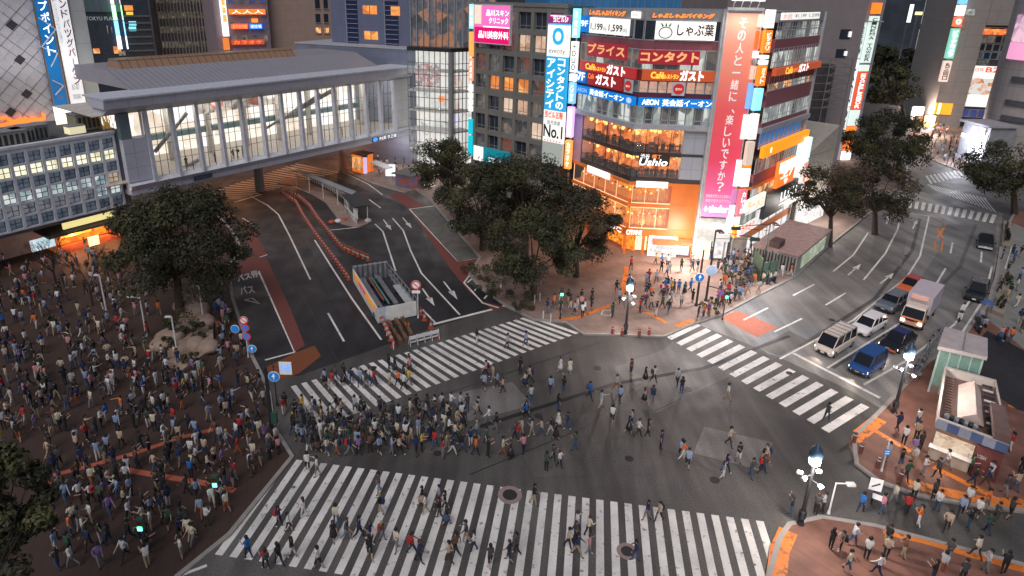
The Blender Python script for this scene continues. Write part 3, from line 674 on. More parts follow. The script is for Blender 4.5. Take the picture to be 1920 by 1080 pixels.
for fr, uc, dn in ((Lf, LL*.885, 'on a white plate left of the bend'), (M_, ML*.52, 'on a pale plate in the seventh floor windows')):
    zc, rr = (Z[4]+Z[3])/2-.1, (Z[3]-Z[4])*.46
    s7 = bsign('round_sign', 'round red cafe emblem '+dn, fr, (uc-rr*1.15, uc+rr*1.15, zc-rr*1.25, zc+rr*1.2), mat('plate_pale', (.5, .55, .6), .5, emit=.15), d=.45, th=.15)
    m = MB(); m.tube(fr.p(uc, zc, .46), fr.p(uc, zc, .5), rr, E('emblem_red', (.4, .02, .02), .7), n=20); m.wb('disc', s7)
    m = MB(); fr.text(m, 'ガスト', WT, uc-rr*.6, uc+rr*.6, zc-rr*.25, zc+rr*.2, .53); m.wb('lettering', s7)
bsign('school_sign', 'blue band with white lettering AEON and characters, right of the bend', M_, (0.02, ML, Z[6], Z[5]), E('aeon_blue', (.0, .17, .55), .8), [('AEON', WT, (.05, .27, .2, .8), dict(bold=.04)), ('英会話イーオン', WT, (.32, .97, .12, .88), dict(bold=.03))], d=.5, th=.3)
bsign('school_sign', 'blue band with pale lettering and round emblem, left of the bend', Lf, (0.02, LL, Z[6], Z[5]), E('aeon_blue', ()), [('AEON', E('pale_blue', (.5, .7, 1.), .6), (.05, .22, .25, .75)), ('英会話イーオン', WT, (.27, .84, .15, .88), dict(bold=.03)), ('●', E('pale_blue', ()), (.88, .96, .15, .85))], d=.5, th=.3)
# vertical posts between panes
m = MB(); M_.box(m, ML-.25, ML, 0.13, TOP+.3, .05, .8, mull_w); m.wb('corner_post', cb)

# ---------------------------------------------- the tall banner
Bn = Fr(C2, AM); bw = (along(C1, AM, 1362, 5)-C2).length+.2
r0 = Bn.uz(1298, 405, .9); r1 = Bn.uz(1345, 24, .9)
ban = thing('banner', 'very tall coral to crimson banner with white vertical lettering', 'banner', Bn.p(bw/2, r0[1], .8))
def gradmat(name, stops):
    m = mat(name, (1, 1, 1), .5, noise=0); n = m.node_tree; b = n.nodes['Principled BSDF']
    g = n.nodes.new('ShaderNodeNewGeometry'); s = n.nodes.new('ShaderNodeSeparateXYZ'); r = n.nodes.new('ShaderNodeMapRange')
    r.inputs[1].default_value = r0[1]; r.inputs[2].default_value = r1[1]; cr = n.nodes.new('ShaderNodeValToRGB'); el = cr.color_ramp.elements
    while len(el) < len(stops): el.new(.5)
    for i, (p, c) in enumerate(stops): el[i].position = p; el[i].color = (*c, 1)
    n.links.new(g.outputs['Position'], s.inputs[0]); n.links.new(s.outputs[2], r.inputs[0]); n.links.new(r.outputs[0], cr.inputs[0])
    n.links.new(cr.outputs[0], b.inputs['Base Color']); return m
bm = gradmat('banner_print', [(0, (.80, .32, .62)), (.13, (.78, .14, .34)), (.30, (.80, .07, .13)), (.55, (.84, .11, .12)), (.75, (.85, .27, .19)), (1, (.88, .36, .26))])
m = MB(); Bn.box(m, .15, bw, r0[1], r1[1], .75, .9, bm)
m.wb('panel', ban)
bm.node_tree.links.new(bm.node_tree.nodes['Principled BSDF'].inputs['Base Color'].links[0].from_socket, bm.node_tree.nodes['Principled BSDF'].inputs['Emission Color']); bm.node_tree.nodes['Principled BSDF'].inputs['Emission Strength'].default_value = .30  # lit from outside; part of that floodlight is put into the banner's own glow
m = MB()
for a in ((.0, .15), (bw, bw+.12)): Bn.box(m, a[0], a[1], r0[1]-.3, r1[1]+.3, .6, 1., mull_w)
Bn.box(m, 0, bw+.12, r1[1]+.3, r1[1]+.6, .6, 1.1, mull_w); m.wb('frame', ban)
m = MB(); H_ = r1[1]-r0[1]; bL = mat('banner_white', (.85, .82, .82), .5, emit=.35, ecol=(1, .9, .9), noise=0)
Bn.text(m, 'その人と一緒に、楽しいですか？', bL, bw*.39, bw*.63, r0[1]+H_*.135, r0[1]+H_*.985, .93, vertical=True, bold=.03)
Bn.text(m, '価値観が合う人と出会い、', bL, bw*.12, bw*.9, r0[1]+H_*.105, r0[1]+H_*.122, .93)
Bn.text(m, '本気で恋するアプリ。', bL, bw*.12, bw*.9, r0[1]+H_*.08, r0[1]+H_*.097, .93)
Bn.text(m, 'tinder', WT, bw*.26, bw*.86, r0[1]+H_*.025, r0[1]+H_*.062, .93, bold=.06); m.lathe(Bn.p(bw*.17, r0[1]+H_*.042, .93), [(.1, -.3), (.3, 0), (.12, .3), (.02, .5)], bL, 8)
m.wb('lettering', ban)
for i in range(4):
    u = bw*(.16+.23*i); fl = thing('floodlight', 'white floodlight on a short arm above the tall banner, number %d from the left' % (i+1), 'floodlight', Bn.p(u, r1[1]+.6, 1.), 0, 'floodlights over the tall banner')
    fl['label'] = ['leftmost white floodlight on an arm above the tall banner', 'second floodlight from the left above the tall banner', 'third floodlight from the left above the tall banner', 'rightmost white floodlight on an arm above the tall banner'][i]
    m = MB(); m.tube(Bn.p(u, r1[1]+.6, .9), Bn.p(u, r1[1]+1.5, 1.6), .05, wmet, n=6); m.wb('arm', fl)
    m = MB(); q = Bn.p(u, r1[1]+1.5, 1.7); m.lathe(q, [(.5, -.12), (.35, .1), (.12, .3)], wmet, 10); m.wb('shade', fl)
    m = MB(); m.lathe(q, [(.42, -.2), (.42, -.13)], E('flood_glow', (1, .95, .85), 5), 10); m.wb('bulb', fl)
    l = bpy.data.lights.new('flood', 'SPOT'); l.energy = 300; l.spot_size = R_(110); l.spot_blend = .8; l.color = (1, .9, .82); l.shadow_soft_size = .3
    o = bpy.data.objects.new('flood_light', l); COL.objects.link(o); o.parent = fl; o.matrix_parent_inverse = pw(fl).inverted(); o.location = Bn.p(u, r1[1]+1.2, 2.6)
    o.rotation_euler = (Bn.p(u, r0[1]+8, .9)-o.location).to_track_quat('-Z', 'Y').to_euler()
for i in range(3):
    l = bpy.data.lights.new('fascia', 'SPOT'); l.energy = 650; l.spot_size = R_(150); l.spot_blend = .9; l.color = (1, .90, .80); l.shadow_soft_size = .4
    o = bpy.data.objects.new('fascia_light', l); COL.objects.link(o); o.parent = cb; o.matrix_parent_inverse = pw(cb).inverted(); o.location = Bn.p(bw*(.2+.5*i), r0[1]-.6, 1.6); o.rotation_euler = (R_(25), 0, 0)
for u_, fr_, en in ((ML*.3, M_, 330), (ML*.8, M_, 1700), (LL*.75, Lf, 230), (LL*.45, Lf, 160)):
    l = bpy.data.lights.new('shop', 'POINT'); l.energy = en; l.color = (1, .50, .24) if u_ != ML*.8 else (1, .85, .75); l.shadow_soft_size = .4
    o = bpy.data.objects.new('shop_light', l); COL.objects.link(o); o.parent = cb; o.matrix_parent_inverse = pw(cb).inverted(); o.location = fr_.p(u_, 3.0, 4.2)
# below the banner: pale lit ground floors
m = MB(); Bn.box(m, 0, bw+2.5, .13, r0[1]-.4, -1., .3, mat('pale_wall', (.36, .33, .31), .6)); m.wb('wall', cb)
bsign('storefront', 'white lit fascia with bright lamps just under the tall banner', Bn, (.1, bw+.3, r0[1]-3.2, r0[1]-.35), lit('fascia_white', [(.45, .4, .35), (.9, .85, .78), (1, .97, .9)], .8, .9), d=.7, th=.4, cat='shop front')
bsign('storefront', 'cream lit shop window left of the traffic pole under the banner', Bn, (.2, bw*.52, .15, 3.2), E('cream_front', (1., .68, .42), .9), [('─ ┘', BRN, (.15, .8, .6, .9))], d=.5, th=.3, cat='shop front', kind='print')
bsign('storefront', 'white poster window with dark figures right of the cream shop window', Bn, (bw*.56, bw*1.05, .4, 3.0), w_white, d=.5, th=.3, cat='shop front', frame=dsteel)

# ---------------------------------------------- right face of the corner building
zr = lambda y, x=1448: Rf.uz(x, y)[1]
RL = Rf.L
Kf = Fr(along(C1, AM, 1364, 5), R_(8))
ysR = [(38, 70, 'g'), (92, 128, 'c'), (143, 172, 'c'), (196, 228, 'c')]
bands = [(38, 58, 'g'), (58, 75, 'c'), (92, 128, 'c'), (142, 170, 'w'), (198, 226, 'c'), (243, 270, 'b')]
for y0, y1, k in bands:
    pn = {'g': pick(glass_bl, g_dim, g_cool), 'c': pick(g_cool, g_cool, g_dim), 'w': pick(g_warm, g_dim, g_cool), 'b': lambda i, j: E('blue_film', (.03, .16, .42), .6) if i < 9 else g_dim}[k]
    band(Rf, 0, RL, zr(y1), zr(y0), 10, pn, mull=1 if k != 'b' else 0, trans=.28)
mr = panels('mauve_cladding_side', (.33, .10, .12), 1.1, 40, .3, .5, .03, AR)
for y0, y1 in ((75, 92), (170, 198), (226, 243)):
    m = MB(); Rf.box(m, 0, RL, zr(y1), zr(y0), -2., .04, mr); m.wb('spandrel', cb)
m = MB(); Rf.box(m, 0, RL, zr(38), TOP, -2, .04, mat('parapet_grey', ())); Rf.box(m, RL-.3, RL, .13, TOP, -2, .3, mull_w); m.wb('wall', cb)
bsign('price_sign', 'pale price board under the roofline of the right facade', Rf, (.3, RL*.82, zr(38), zr(24)), W2, [('¥1,199', BRN, (.3, .6, .2, .8)), ('1,599', BKT, (.68, .97, .2, .8)), ('食べ放題', RDT, (.02, .22, .15, .85))], d=.3)
bsign('cafe_sign', 'amber and white cafe lettering on the right facade', Rf, (0, RL, zr(141), zr(128)), E('gust_band', ()), [('Café', YLT, (.18, .32, .0, .9), dict(bold=.05)), ('レストラン', YLT, (.33, .45, .1, .7)), ('ガスト', WT, (.46, .68, -.1, 1.05), dict(bold=.08))], d=.7, th=.5)
zo = (Rf.uz(1414, 297)[1], Rf.uz(1414, 277)[1])
bsign('orange_band', 'plain bright orange fascia band across the right facade', Rf, (0, RL, *zo), orp, [('■', W1, (.12, .15, .3, .75))], d=.8, th=.5)
zz = [Rf.uz(1408, y)[1] for y in (302, 330, 352, 378, 400)]
band(Rf, 0, RL, zz[1], zz[0], 10, pick(g_cool, g_dim, g_dim), mull=1)
m = MB(); Rf.box(m, 0, RL, zz[2], zz[1], -2, .04, mr); m.wb('spandrel', cb)
band(Rf, 0, RL, zz[3], zz[2], 8, pick(g_cool, g_warm, g_dim)); band(Rf, 0, RL, .13, zz[4], 6, lambda i, j: w_white)
m = MB(); Rf.box(m, 0, RL, zz[4], zz[3], -2, .04, greyb); m.wb('spandrel', cb)
a = Rf.uz(1443, 400, 1.)[0]; b_ = Rf.uz(1478, 385, 1.)[0]
zl = Rf.uz(1448, 402, 1.)[1], Rf.uz(1448, 360, 1.)[1]
bsign('shop_sign', 'black shop sign with underlined white LUSH lettering', Rf, (a-2.0, RL-.2, zl[0], zl[1]), mat('sign_black', (.04, .045, .055), .4), [('LUSH', WT, (.40, .86, .38, .75), dict(bold=.08)), ('━', WT, (.38, .88, .24, .28))], d=1., th=.5)
a = Rf.uz(1455, 345, 1.2)[0]; b_ = Rf.uz(1486, 330, 1.2)[0]
bsign('shop_sign', 'square orange and white sign above the black LUSH sign', Rf, (a, b_, Rf.uz(1457, 352, 1.2)[1], Rf.uz(1457, 308, 1.2)[1]), E('sign_orange_red', (1., .2, .03), .9), [('■', W1, (-.0, 1., .58, 1.)), ('ヱ7', WT, (.15, .85, .3, .56), dict(bold=.1)), ('9', WT, (.4, .6, .04, .25), dict(bold=.05))], d=1.3, th=.4)
bsign('blade_sign', 'tall white lit blade sign at the far end of the right facade', Rf, (RL-1.6, RL-.2, Rf.uz(1495, 302, .9)[1], Rf.uz(1495, 265, .9)[1]), E('blade_mint', (.75, 1., .92), .9), d=1.4, th=1.2)
bsign('blade_sign', 'red and white blade sign below the mint one on the right facade', Rf, (RL-1.6, RL-.2, Rf.uz(1492, 345, .9)[1], Rf.uz(1492, 306, .9)[1]), W2, [('館林園', RDT, (.2, .8, .05, .95), dict(vertical=True, bold=.05))], d=1.4, th=1.2)
a0 = Rf.uz(1392, 430, .8)[0]
for (p0, p1, base, tx, tm, lab) in (((1400, 372), (1430, 392), W2, 'ラーメン', ORT, 'white and orange noodle shop sign right of the pole signs'), ((1393, 397), (1415, 413), g_cool, '', None, 'pale green first floor shop window beside the pole signs'), ((1388, 418), (1412, 432), W2, 'カラオケ', RDT, 'white and red sign directly over the pavement on the right facade')):
    u0, z1_ = Rf.uz(*p0, .8); u1, z0_ = Rf.uz(*p1, .8); z0_, z1_ = Rf.uz((p0[0]+p1[0])/2, p1[1]-2, .8)[1]-.3, Rf.uz((p0[0]+p1[0])/2, p0[1]+2, .8)[1]+.3
    bsign('shop_sign', lab, Rf, (u0, u1, z0_, z1_), base, tx, tm, d=.9, th=.3, bold=.04)
# stacks of small lit signs on two poles beside the banner
def stack(fr, x0, x1, xb0, yb, segs, lab, group, d=1.0, th=.5):
    u0 = fr.uz(x0, 100, d)[0]; u1 = fr.uz(x1, 100, d)[0]; root = thing('pole_sign', lab, 'sign', fr.p((u0+u1)/2, .13, d-.2), 0, group)
    zt0 = max(fr.uz((x0+x1)/2, segs[0][0], d)[1], 3.); m = MB(); m.tube(fr.p((u0+u1)/2, .13, d-th-.1), fr.p((u0+u1)/2, zt0, d-th-.1), .14, gmet); m.wb('pole', root)
    for y0, y1, base, tx, tm in segs:
        xc = (x0+x1)/2-(y0-100)*.14
        za, zb_ = fr.uz(xc, y0, d)[1], fr.uz(xc, y1, d)[1]; m = MB(); fr.box(m, u0, u1, zb_+.06, za, d-th, d, base); m2 = m.wb('sign_box', root)
        if tx: t = MB(); fr.text(t, tx, tm, u0+(u1-u0)*.2, u0+(u1-u0)*.8, zb_+.3, za-.2, d+.03, vertical=True, bold=.02); t.wb('lettering', m2)
    return root
BLP = E('sign_skyblue', (.25, .55, .95), .8); WHP = E('sign_cool', (.85, .95, 1.), .9); OG = E('sign_orange', (1., .22, .02), .95)
stack(Kf, 1413, 1423, 0, 0, [(27, 52, E('tan_panel', (.75, .62, .5), .5), '', None), (58, 92, E('sign_vermilion', (1., .12, .02), .85), '', None), (96, 110, WHP, '', None), (112, 122, gmet, '', None), (124, 150, E('tan_panel', ()), '', None), (156, 205, E('sign_steel_blue', (.2, .45, .9), .6), '', None), (215, 262, W2, '', None), (300, 350, WHP, '', None), (355, 382, E('sign_mauve', (.5, .2, .45), .6), '', None), (385, 440, WHP, '', None)],
      'slim stack of coloured lit sign boxes touching the tall banner', None)
Kf2 = Fr(C3, R_(20))
stack(Kf2, 1430, 1443, 0, 0, [(18, 54, W2, '', None), (57, 100, OG, 'ビックリ', WT), (104, 111, W1, '', None), (113, 122, W1, '回', BKT), (123, 162, OG, 'ガスト', WT), (166, 208, E('sign_cyan', (.3, .8, 1.), .9), '', None), (214, 262, W2, '', None), (266, 310, E('tan_panel', ()), '', None), (311, 316, OG, '', None), (317, 350, W1, '', None), (356, 404, E('sign_cerise', (.9, .15, .2), .7), 'カレー屋', WT), (408, 420, W2, '', None), (424, 445, OG, '', None)],
      'wider stack of lit sign boxes with orange boxes, next to the right facade', None)

# ---------------------------------------------- grey office building with the pink billboard
AP = R_(-43); P1 = Vector(C0)+Vector((-1.9, .6, 0)); P0 = along(P1, AP+math.pi, 888, 20); Pf = Fr(P0, Q=P1); PL = Pf.L
gb = thing('office_building', 'grey grid facade office building with the pink clinic billboard', 'building', P0)
ztop = Pf.uz(980, 5)[1]
rows = [(22, 55), (65, 97), (108, 140), (149, 176), (189, 217), (227, 258), (267, 293)]
zr_ = [(Pf.uz(982, b)[1], Pf.uz(982, a)[1]) for a, b in rows]; fh = zr_[0][0]-zr_[1][0]
zr_ += [(zr_[-1][0]-fh*k, zr_[-1][1]-fh*k) for k in (1, 2)]
us = [(Pf.uz(a, 100)[0], Pf.uz(b, 100)[0]) for a, b in ((893, 911), (917, 937), (943, 964), (970, 993), (999, 1022))]; pitch = us[-1][0]-us[-2][0]
us.append((us[-1][0]+pitch, min(us[-1][1]+pitch, PL-.5)))
gcol = mat('office_grey', (.20, .195, .18), .75, noise=.1, scale=.4)
m = MB(); nP = Pf.n; bk = Vector((6, 16, 0))
m.prism([tuple(q[:2]) for q in (Vector(P0)-nP*.6, Vector(P1)-nP*.6, Vector(P1)+bk, Vector(P0)+bk)], 0, ztop-.5, gcol, top=roofm)
e0 = 0.
for u0, u1 in us: Pf.box(m, e0, u0, 0.13, ztop-.5, -.6, 0, gcol); e0 = u1
Pf.box(m, e0, PL, 0.13, ztop-.5, -.6, 0, gcol)
zz_ = [0.13]+[v for q in sorted(zr_) for v in q]+[ztop]
for k in range(0, len(zz_), 2):
    for u0, u1 in us: Pf.box(m, u0, u1, zz_[k], zz_[k+1]-(0.5 if zz_[k+1] == ztop else 0), -.6, -.03, gcol)
Pf.box(m, -.1, PL+.1, ztop-.5, ztop, -.7, .1, gcol); m.wb('wall', gb)
obr = mat('orange_curtain', (.30, .08, .03), .7)
def win_m(i, j):
    if j == 3 and i in (1, 2, 3): return g_oran
    if (j, i) in ((1, 3), (1, 4), (4, 3), (4, 2), (5, 4)): return lit('room_beige', [(.3, .15, .08), (.75, .5, .35), (.9, .75, .6)], .9, .5)
    return rnd.choice((lit('room_redbrown', [(.02, .02, .02), (.06, .05, .05), (.22, .05, .02), (.16, .15, .15)], .7, .9), glass_dk, g_dim))
windows(Pf, gb, us, zr_, win_m, gmet, -.45, .08, 1, trans=.22)
r = Pf.rect(889, 9, 957, 84, .5)
pb = bsign('billboard', 'pink and crimson clinic billboard with white lettering and a swoosh', Pf, (Pf.uz(890, 40, .5)[0], Pf.uz(956, 40, .5)[0], Pf.uz(920, 81, .5)[1], Pf.uz(920, 10, .5)[1]), E('billboard_pink', (.85, .15, .45), .8), [('■', E('billboard_crimson', (.65, .0, .13), .8), (0, 1, 0, .42)), ('■', E('billboard_skin', (.9, .62, .5), .8), (0, .2, .5, 1.)), ('品川スキン', WT, (.34, .97, .72, .88), dict(bold=.03)), ('クリニック', WT, (.42, .95, .52, .68), dict(bold=.03)), ('品川美容外科', WT, (.12, .97, .12, .32), dict(bold=.04)), ('━', WT, (.25, 1., .42, .45))], d=.5, th=.4, cat='billboard', frame=wmet)
e_u = Pf.uz(1027, 60, 1.6)[0], Pf.uz(1066, 60, 1.6)[0]
def seg(y0, y1): return (Pf.uz(1040, y1, 1.6)[1], Pf.uz(1040, y0, 1.6)[1])
es = thing('tower_sign', 'tall white and blue optician sign with blue ring and No.1', 'sign', Pf.p(sum(e_u)/2, 5, 1.5))
for y0, y1, base, items, nm in ((28, 43, E('plum', (.25, .02, .15), .6), [('当ビル5F', WT, (.25, .97, .1, .85))], 'header'), (44, 47, BLT, [], 'strip'), (47, 106, W2, [('O', E('ring_blue', (.02, .35, .65), .9), (.25, .75, .38, .88), dict(bold=.18)), ('eyecity', gmet, (.1, .9, .06, .26))], 'panel'),
                          (106, 208, E('optic_blue', (.02, .33, .62), .8), [('アイシティ', WT, (.04, .46, .03, .97), dict(vertical=True, bold=.05)), ('コンタクトの', WT, (.56, .94, .03, .98), dict(vertical=True, bold=.05))], 'panel'),
                          (208, 224, W2, [('当ビル五階', RDT, (.05, .95, .1, .9), dict(bold=.06))], 'panel'), (224, 268, W2, [('販売実績', BKT, (.2, .85, .75, .95)), ('No.1', BKT, (.03, .97, .2, .72), dict(bold=.08)), ('★★★★★★', RDT, (.05, .95, .02, .12))], 'panel'), (268, 310, E('tower_foot', (.45, .5, .45), .35), [], 'panel')):
    z0_, z1_ = seg(y0, y1); m = MB(); Pf.box(m, e_u[0], e_u[1], z0_+.02, z1_, 1.1, 1.6, base); pn = m.wb(nm, es)
    if items:
        t = MB(); w_, h_ = e_u[1]-e_u[0], z1_-z0_
        for it in items: Pf.text(t, it[0], it[1], e_u[0]+w_*it[2][0], e_u[0]+w_*it[2][1], z0_+h_*it[2][2], z0_+h_*it[2][3], 1.63, **(it[3] if len(it) > 3 else {}))
        t.wb('lettering', pn)
m = MB(); z0_, z1_ = seg(15, 28); Pf.box(m, e_u[0], e_u[1], z1_-1, z1_-.8, 1., 1.5, wmet); Pf.box(m, e_u[0]+.5, e_u[1]-.5, z0_-.1, z1_-.95, 1.6, 1.9, E('flood_glow', ())); m.wb('lamp_bracket', es)
for xs, segs, lab in (((1070, 1082), [(16, 72, E('neon_cyan', (.25, .8, 1.), 1.), '英会話', WT), (78, 137, W2, '＋ＤＵＯ', BKT), (139, 153, W1, '', None), (155, 195, BLP, 'クリニック', WT), (200, 258, VIT, '美容整形', WT), (262, 316, E('neon_amber', (1., .35, .08), .95), 'カラオケ', W1)], 'narrow neon sign column between the grey office and the corner building'),):
    stack(Fr(Vector(P1)+Vector((.2, -.3, 0)), R_(-30)), *xs, 0, 0, segs, lab, None, d=.6, th=.6)
stack(Fr(Vector(P0)+Vector((-.9, .6, 0)), R_(-30)), 879, 887, 0, 0, [(8, 55, E('neon_aqua', (.3, .85, .9), .9), '薬局', WT), (60, 107, E('neon_amber', ()), '', None), (110, 152, E('neon_coral', (1., .35, .2), .8), 'メガネ', WT), (158, 172, W2, '', None), (174, 184, W2, '', None), (186, 196, W2, '', None), (198, 208, W2, '', None), (222, 250, E('neon_teal', (.0, .5, .6), .8), '', None), (252, 290, E('neon_teal', ()), '', None)], 'narrow neon sign column on the left edge of the grey office', None, d=.3, th=.5)
r = (us[0][0], us[2][1], Pf.uz(940, 312, .4)[1], Pf.uz(940, 284, .4)[1])
bsign('bank_sign', 'teal bank sign low on the grey office above the trees', Pf, r, E('bank_teal', (.0, .22, .28), .6), [('■', W2, (0, .28, 0, 1.)), ('三井', WT, (.4, .9, .1, .4), dict(bold=.04))], d=.3)
# ---------------------------------------------- connecting bridge over the bus road
AB = R_(52.5); B0 = G(252, 367, 6); Bf = Fr(B0, AB); Bend = Bf.uz(768, 262)[0]
bz = [6.0, 7.7, 16.4, 18.5]
br = thing('station_bridge', 'pale grey glazed bridge with slanted fins spanning the bus road', 'bridge', (B0.x, B0.y, 0))
bpan = panels('bridge_panel', (.62, .64, .74), 2.9, 2.0, .35, .45, .03, AB); bpl = mat('bridge_fin', (.60, .62, .70), .45)
m = MB(); W_ = 14.
UE = Bf.uz(192, 186, 1.3)[0]; UL = Bf.uz(236, 300)[0]
Bf.box(m, UL, Bend+1, 6.0, 6.6, -W_, 0, bpan)
def bx_sl(m, u0, u1, z0, z1, da, db, dc, dd, mt):  # section with sloping outer side: outer d at z0, z1; inner d at z0, z1
    m.hexa([Bf.p(u0, z0, da), Bf.p(u1, z0, da), Bf.p(u1, z0, dc), Bf.p(u0, z0, dc), Bf.p(u0, z1, db), Bf.p(u1, z1, db), Bf.p(u1, z1, dd), Bf.p(u0, z1, dd)], mt)
bx_sl(m, UL, Bend+1, 6.6, 7.35, 0, .5, -1.2, -1.2, bpan); bx_sl(m, UL, Bend+1, 7.35, 7.75, .5, -.55, -1.2, -1.2, bpl)
m.wb('deck', br)
m = MB(); bx_sl(m, UE+.4, Bend+1, 16.4, 17.3, -.4, 1.2, -3, -3, bpl); bx_sl(m, UE, Bend+1, 17.3, 18.4, 1.2, 1.35, -3, -3, panels('bridge_eave', (.54, .56, .65), 2.9, 20, .3, .45, .03, AB))
Bf.box(m, UE-.05, Bend+1, 18.4, 18.6, -4.2, 1.5, bpl); m.wb('eave', br)
# roof, rising in steps of standing seams to the glazed ridge
seam = panels('seam_roof', (.33, .32, .36), .8, 50, .4, .4, .06, AB)
m = MB(); bx_sl(m, UE+5.5, Bend-4, 18.6, 20.6, -3.4, -9.5, -20, -20, seam); m.wb('roof', br)
sky_m = panels('skylight_glass', (.36, .22, .14), 1.1, 1.2, .6, .3, .06, AB)
za = 20.6; r0_, r1_ = Bf.uz(222, 150, -11)[0], Bf.uz(547, 118, -11)[0]
m = MB(); bx_sl(m, r0_, r1_, 20.6, 21.8, -9.6, -10.6, -14, -13, sky_m); m.wb('skylight', br)
# glazing, fins
fx = [(292, 341), (337, 331), (380, 322), (420, 314), (457, 306), (491, 299), (527, 292), (565, 284), (597, 277), (630, 270), (660, 264), (687, 258), (715, 252), (741, 246)]
fu = [Bf.uz(x, y)[0] for x, y in fx]; k0 = (fu[-1]-fu[0])/(len(fu)-1); fu = [fu[0]+k0*i for i in range(len(fu))]
for i, u in enumerate(fu):
    m = MB(); bx_sl(m, u-.22, u+.22, 7.3, 16.5, .45, .1, -.5, -.5, bpl); m.wb('fin', br)
    if i:
        a, b = fu[i-1]+.22, u-.22; m = MB(); Bf.box(m, a, b, 7.7, 16.4, -.42, -.38, glass_t)
        for q in range(1, 3): Bf.box(m, a+(b-a)*q/3-.022, a+(b-a)*q/3+.022, 7.7, 16.4, -.45, -.36, dsteel)
        for z in (9.7, 11.9, 14.1): Bf.box(m, a, b, z-.022, z+.022, -.43, -.35, dsteel)
        m.wb('window', br)
m = MB(); Bf.box(m, UL, fu[0]-.22, 7.7, 13.2, -1, -.05, panels('end_panel', (.56, .58, .68), 1.6, 1.9, .4, .45, .03, AB)); Bf.box(m, UL-.05, UL+1.2, 13.2, 16.4, -1, -.05, mat('end_teal', (.16, .22, .25), .4)); m.wb('panel_wall', br)
m = MB(); Bf.box(m, UL+1.25, fu[0]-.22, 13.2, 16.4, -.42, -.38, glass_t); Bf.box(m, UL+2.6, UL+2.7, 13.2, 16.4, -.5, 0, bpl); m.wb('window', br)
m = MB(); Bf.box(m, fu[-1]+.22, Bend+1, 7.7, 16.4, -1, -.05, panels('end_panel_r', (.55, .55, .56), 1.5, 1.8, .35, .45, .03, AB)); m.wb('panel_wall', br)
# hall inside
m = MB(); Bf.box(m, -3, Bend, 7.7, 16.3, -12.2, -12, g_cream); Bf.box(m, Bend-.2, Bend, 7.7, 16.3, -12, -1., g_cream); m.wb('interior', br)
m = MB(); Bf.box(m, -3, Bend, 7.6, 7.72, -12, -.5, mat('hall_floor', (.55, .48, .42), .4)); Bf.box(m, -3, Bend, 16.3, 16.4, -12, -.5, mat('hall_ceiling', (.6, .55, .5), .7)); m.wb('hall_floor', br)
m = MB(); Bf.box(m, fu[0], Bend, 10.7, 11.5, -9.5, -8.5, mat('beam_teal', (.16, .27, .29), .5)); m.wb('gallery', br)
m = MB()
for u in [fu[0]+6*i for i in range(1, 9)]: m.tube(Bf.p(u, 7.7, -7), Bf.p(u, 16.3, -7), .4, mat('hall_column', (.6, .56, .5), .5), n=10)
m.wb('column', br)
m = MB()
for (x0, y0, x1, y1, r) in ((290, 285, 350, 212, .28), (338, 318, 372, 300, .28), (520, 228, 626, 168, .35), (500, 240, 600, 176, .2)):
    a = Bf.uz(x0, y0, -2.5); b_ = Bf.uz(x1, y1, -2.5); m.tube(Bf.p(*a, -2.5), Bf.p(*b_, -2.5), r, mat('brace', (.40, .38, .38), .5), n=8)
m.wb('brace', br)
m = MB(); a = Bf.uz(366, 212, -6)[0]; b_ = Bf.uz(520, 190, -6)[0]
Bf.box(m, a, b_, 13.9, 16., -6.1, -6, lit('mural', [(.9, .8, .65), (.9, .15, .05), (.15, .08, .06), (1, .9, .75), (.8, .3, .1)], .8, .5)); m.wb('mural', br)
m = MB()
for i in range(5):
    l = bpy.data.lights.new('hall', 'POINT'); l.energy = 420; l.color = (1, .97, .93); l.shadow_soft_size = .8; o = bpy.data.objects.new('hall_light', l); COL.objects.link(o); o.parent = br; o.matrix_parent_inverse = pw(br).inverted(); o.location = Bf.p(fu[0]+(Bend-fu[0])*(i+.5)/5, 15.2, -4)
for i in range(12):
    u = fu[0]+i*(Bend-fu[0])/12+1; Bf.box(m, u, u+1.6, 16.2, 16.28, -5.2, -5., E('hall_tube', (1, .95, .85), 5.))
m.wb('ceiling_light', br)
r = Bf.uz(697, 262)[0], Bf.uz(742, 252)[0]
bsign('station_sign', 'small blue and white station name sign on the bridge underside edge', Bf, (r[0], r[1], 6.15, 7.0), mat('sign_back_dark', (.03, .06, .12), .5), [('●', E('lit_blue2', (.05, .25, 1), 1.2), (.0, .2, .1, .9)), ('渋谷駅', WT, (.25, .55, .15, .9)), ('京王線', WT, (.6, .98, .15, .9))], d=.25, th=.1)
r = Bf.uz(362, 341)[0], Bf.uz(396, 334)[0]
bsign('station_sign', 'dark blue name plate on the lower edge near the left end of the bridge', Bf, (r[0], r[1], 6.3, 6.9), mat('sign_back_dark', ()), [('マークシティ', gmet, (.1, .9, .2, .8))], d=.35, th=.1)
for x, y, lb in ((488, 358, 'round concrete pillar under the bridge on the brick island'), (643, 318, 'round concrete pillar under the bridge beside the orange kiosk')):
    P = G(x, y); pl = tag((lambda mm: mm.build('bridge_pillar'))(MB().tube((0, 0, 0), (0, 0, 6), .75, mat('pillar_concrete', (.33, .29, .26), .7), n=14)), lb, 'pillar', 'pillars carrying the bridge'); pl.location = (P.x, P.y, 0)
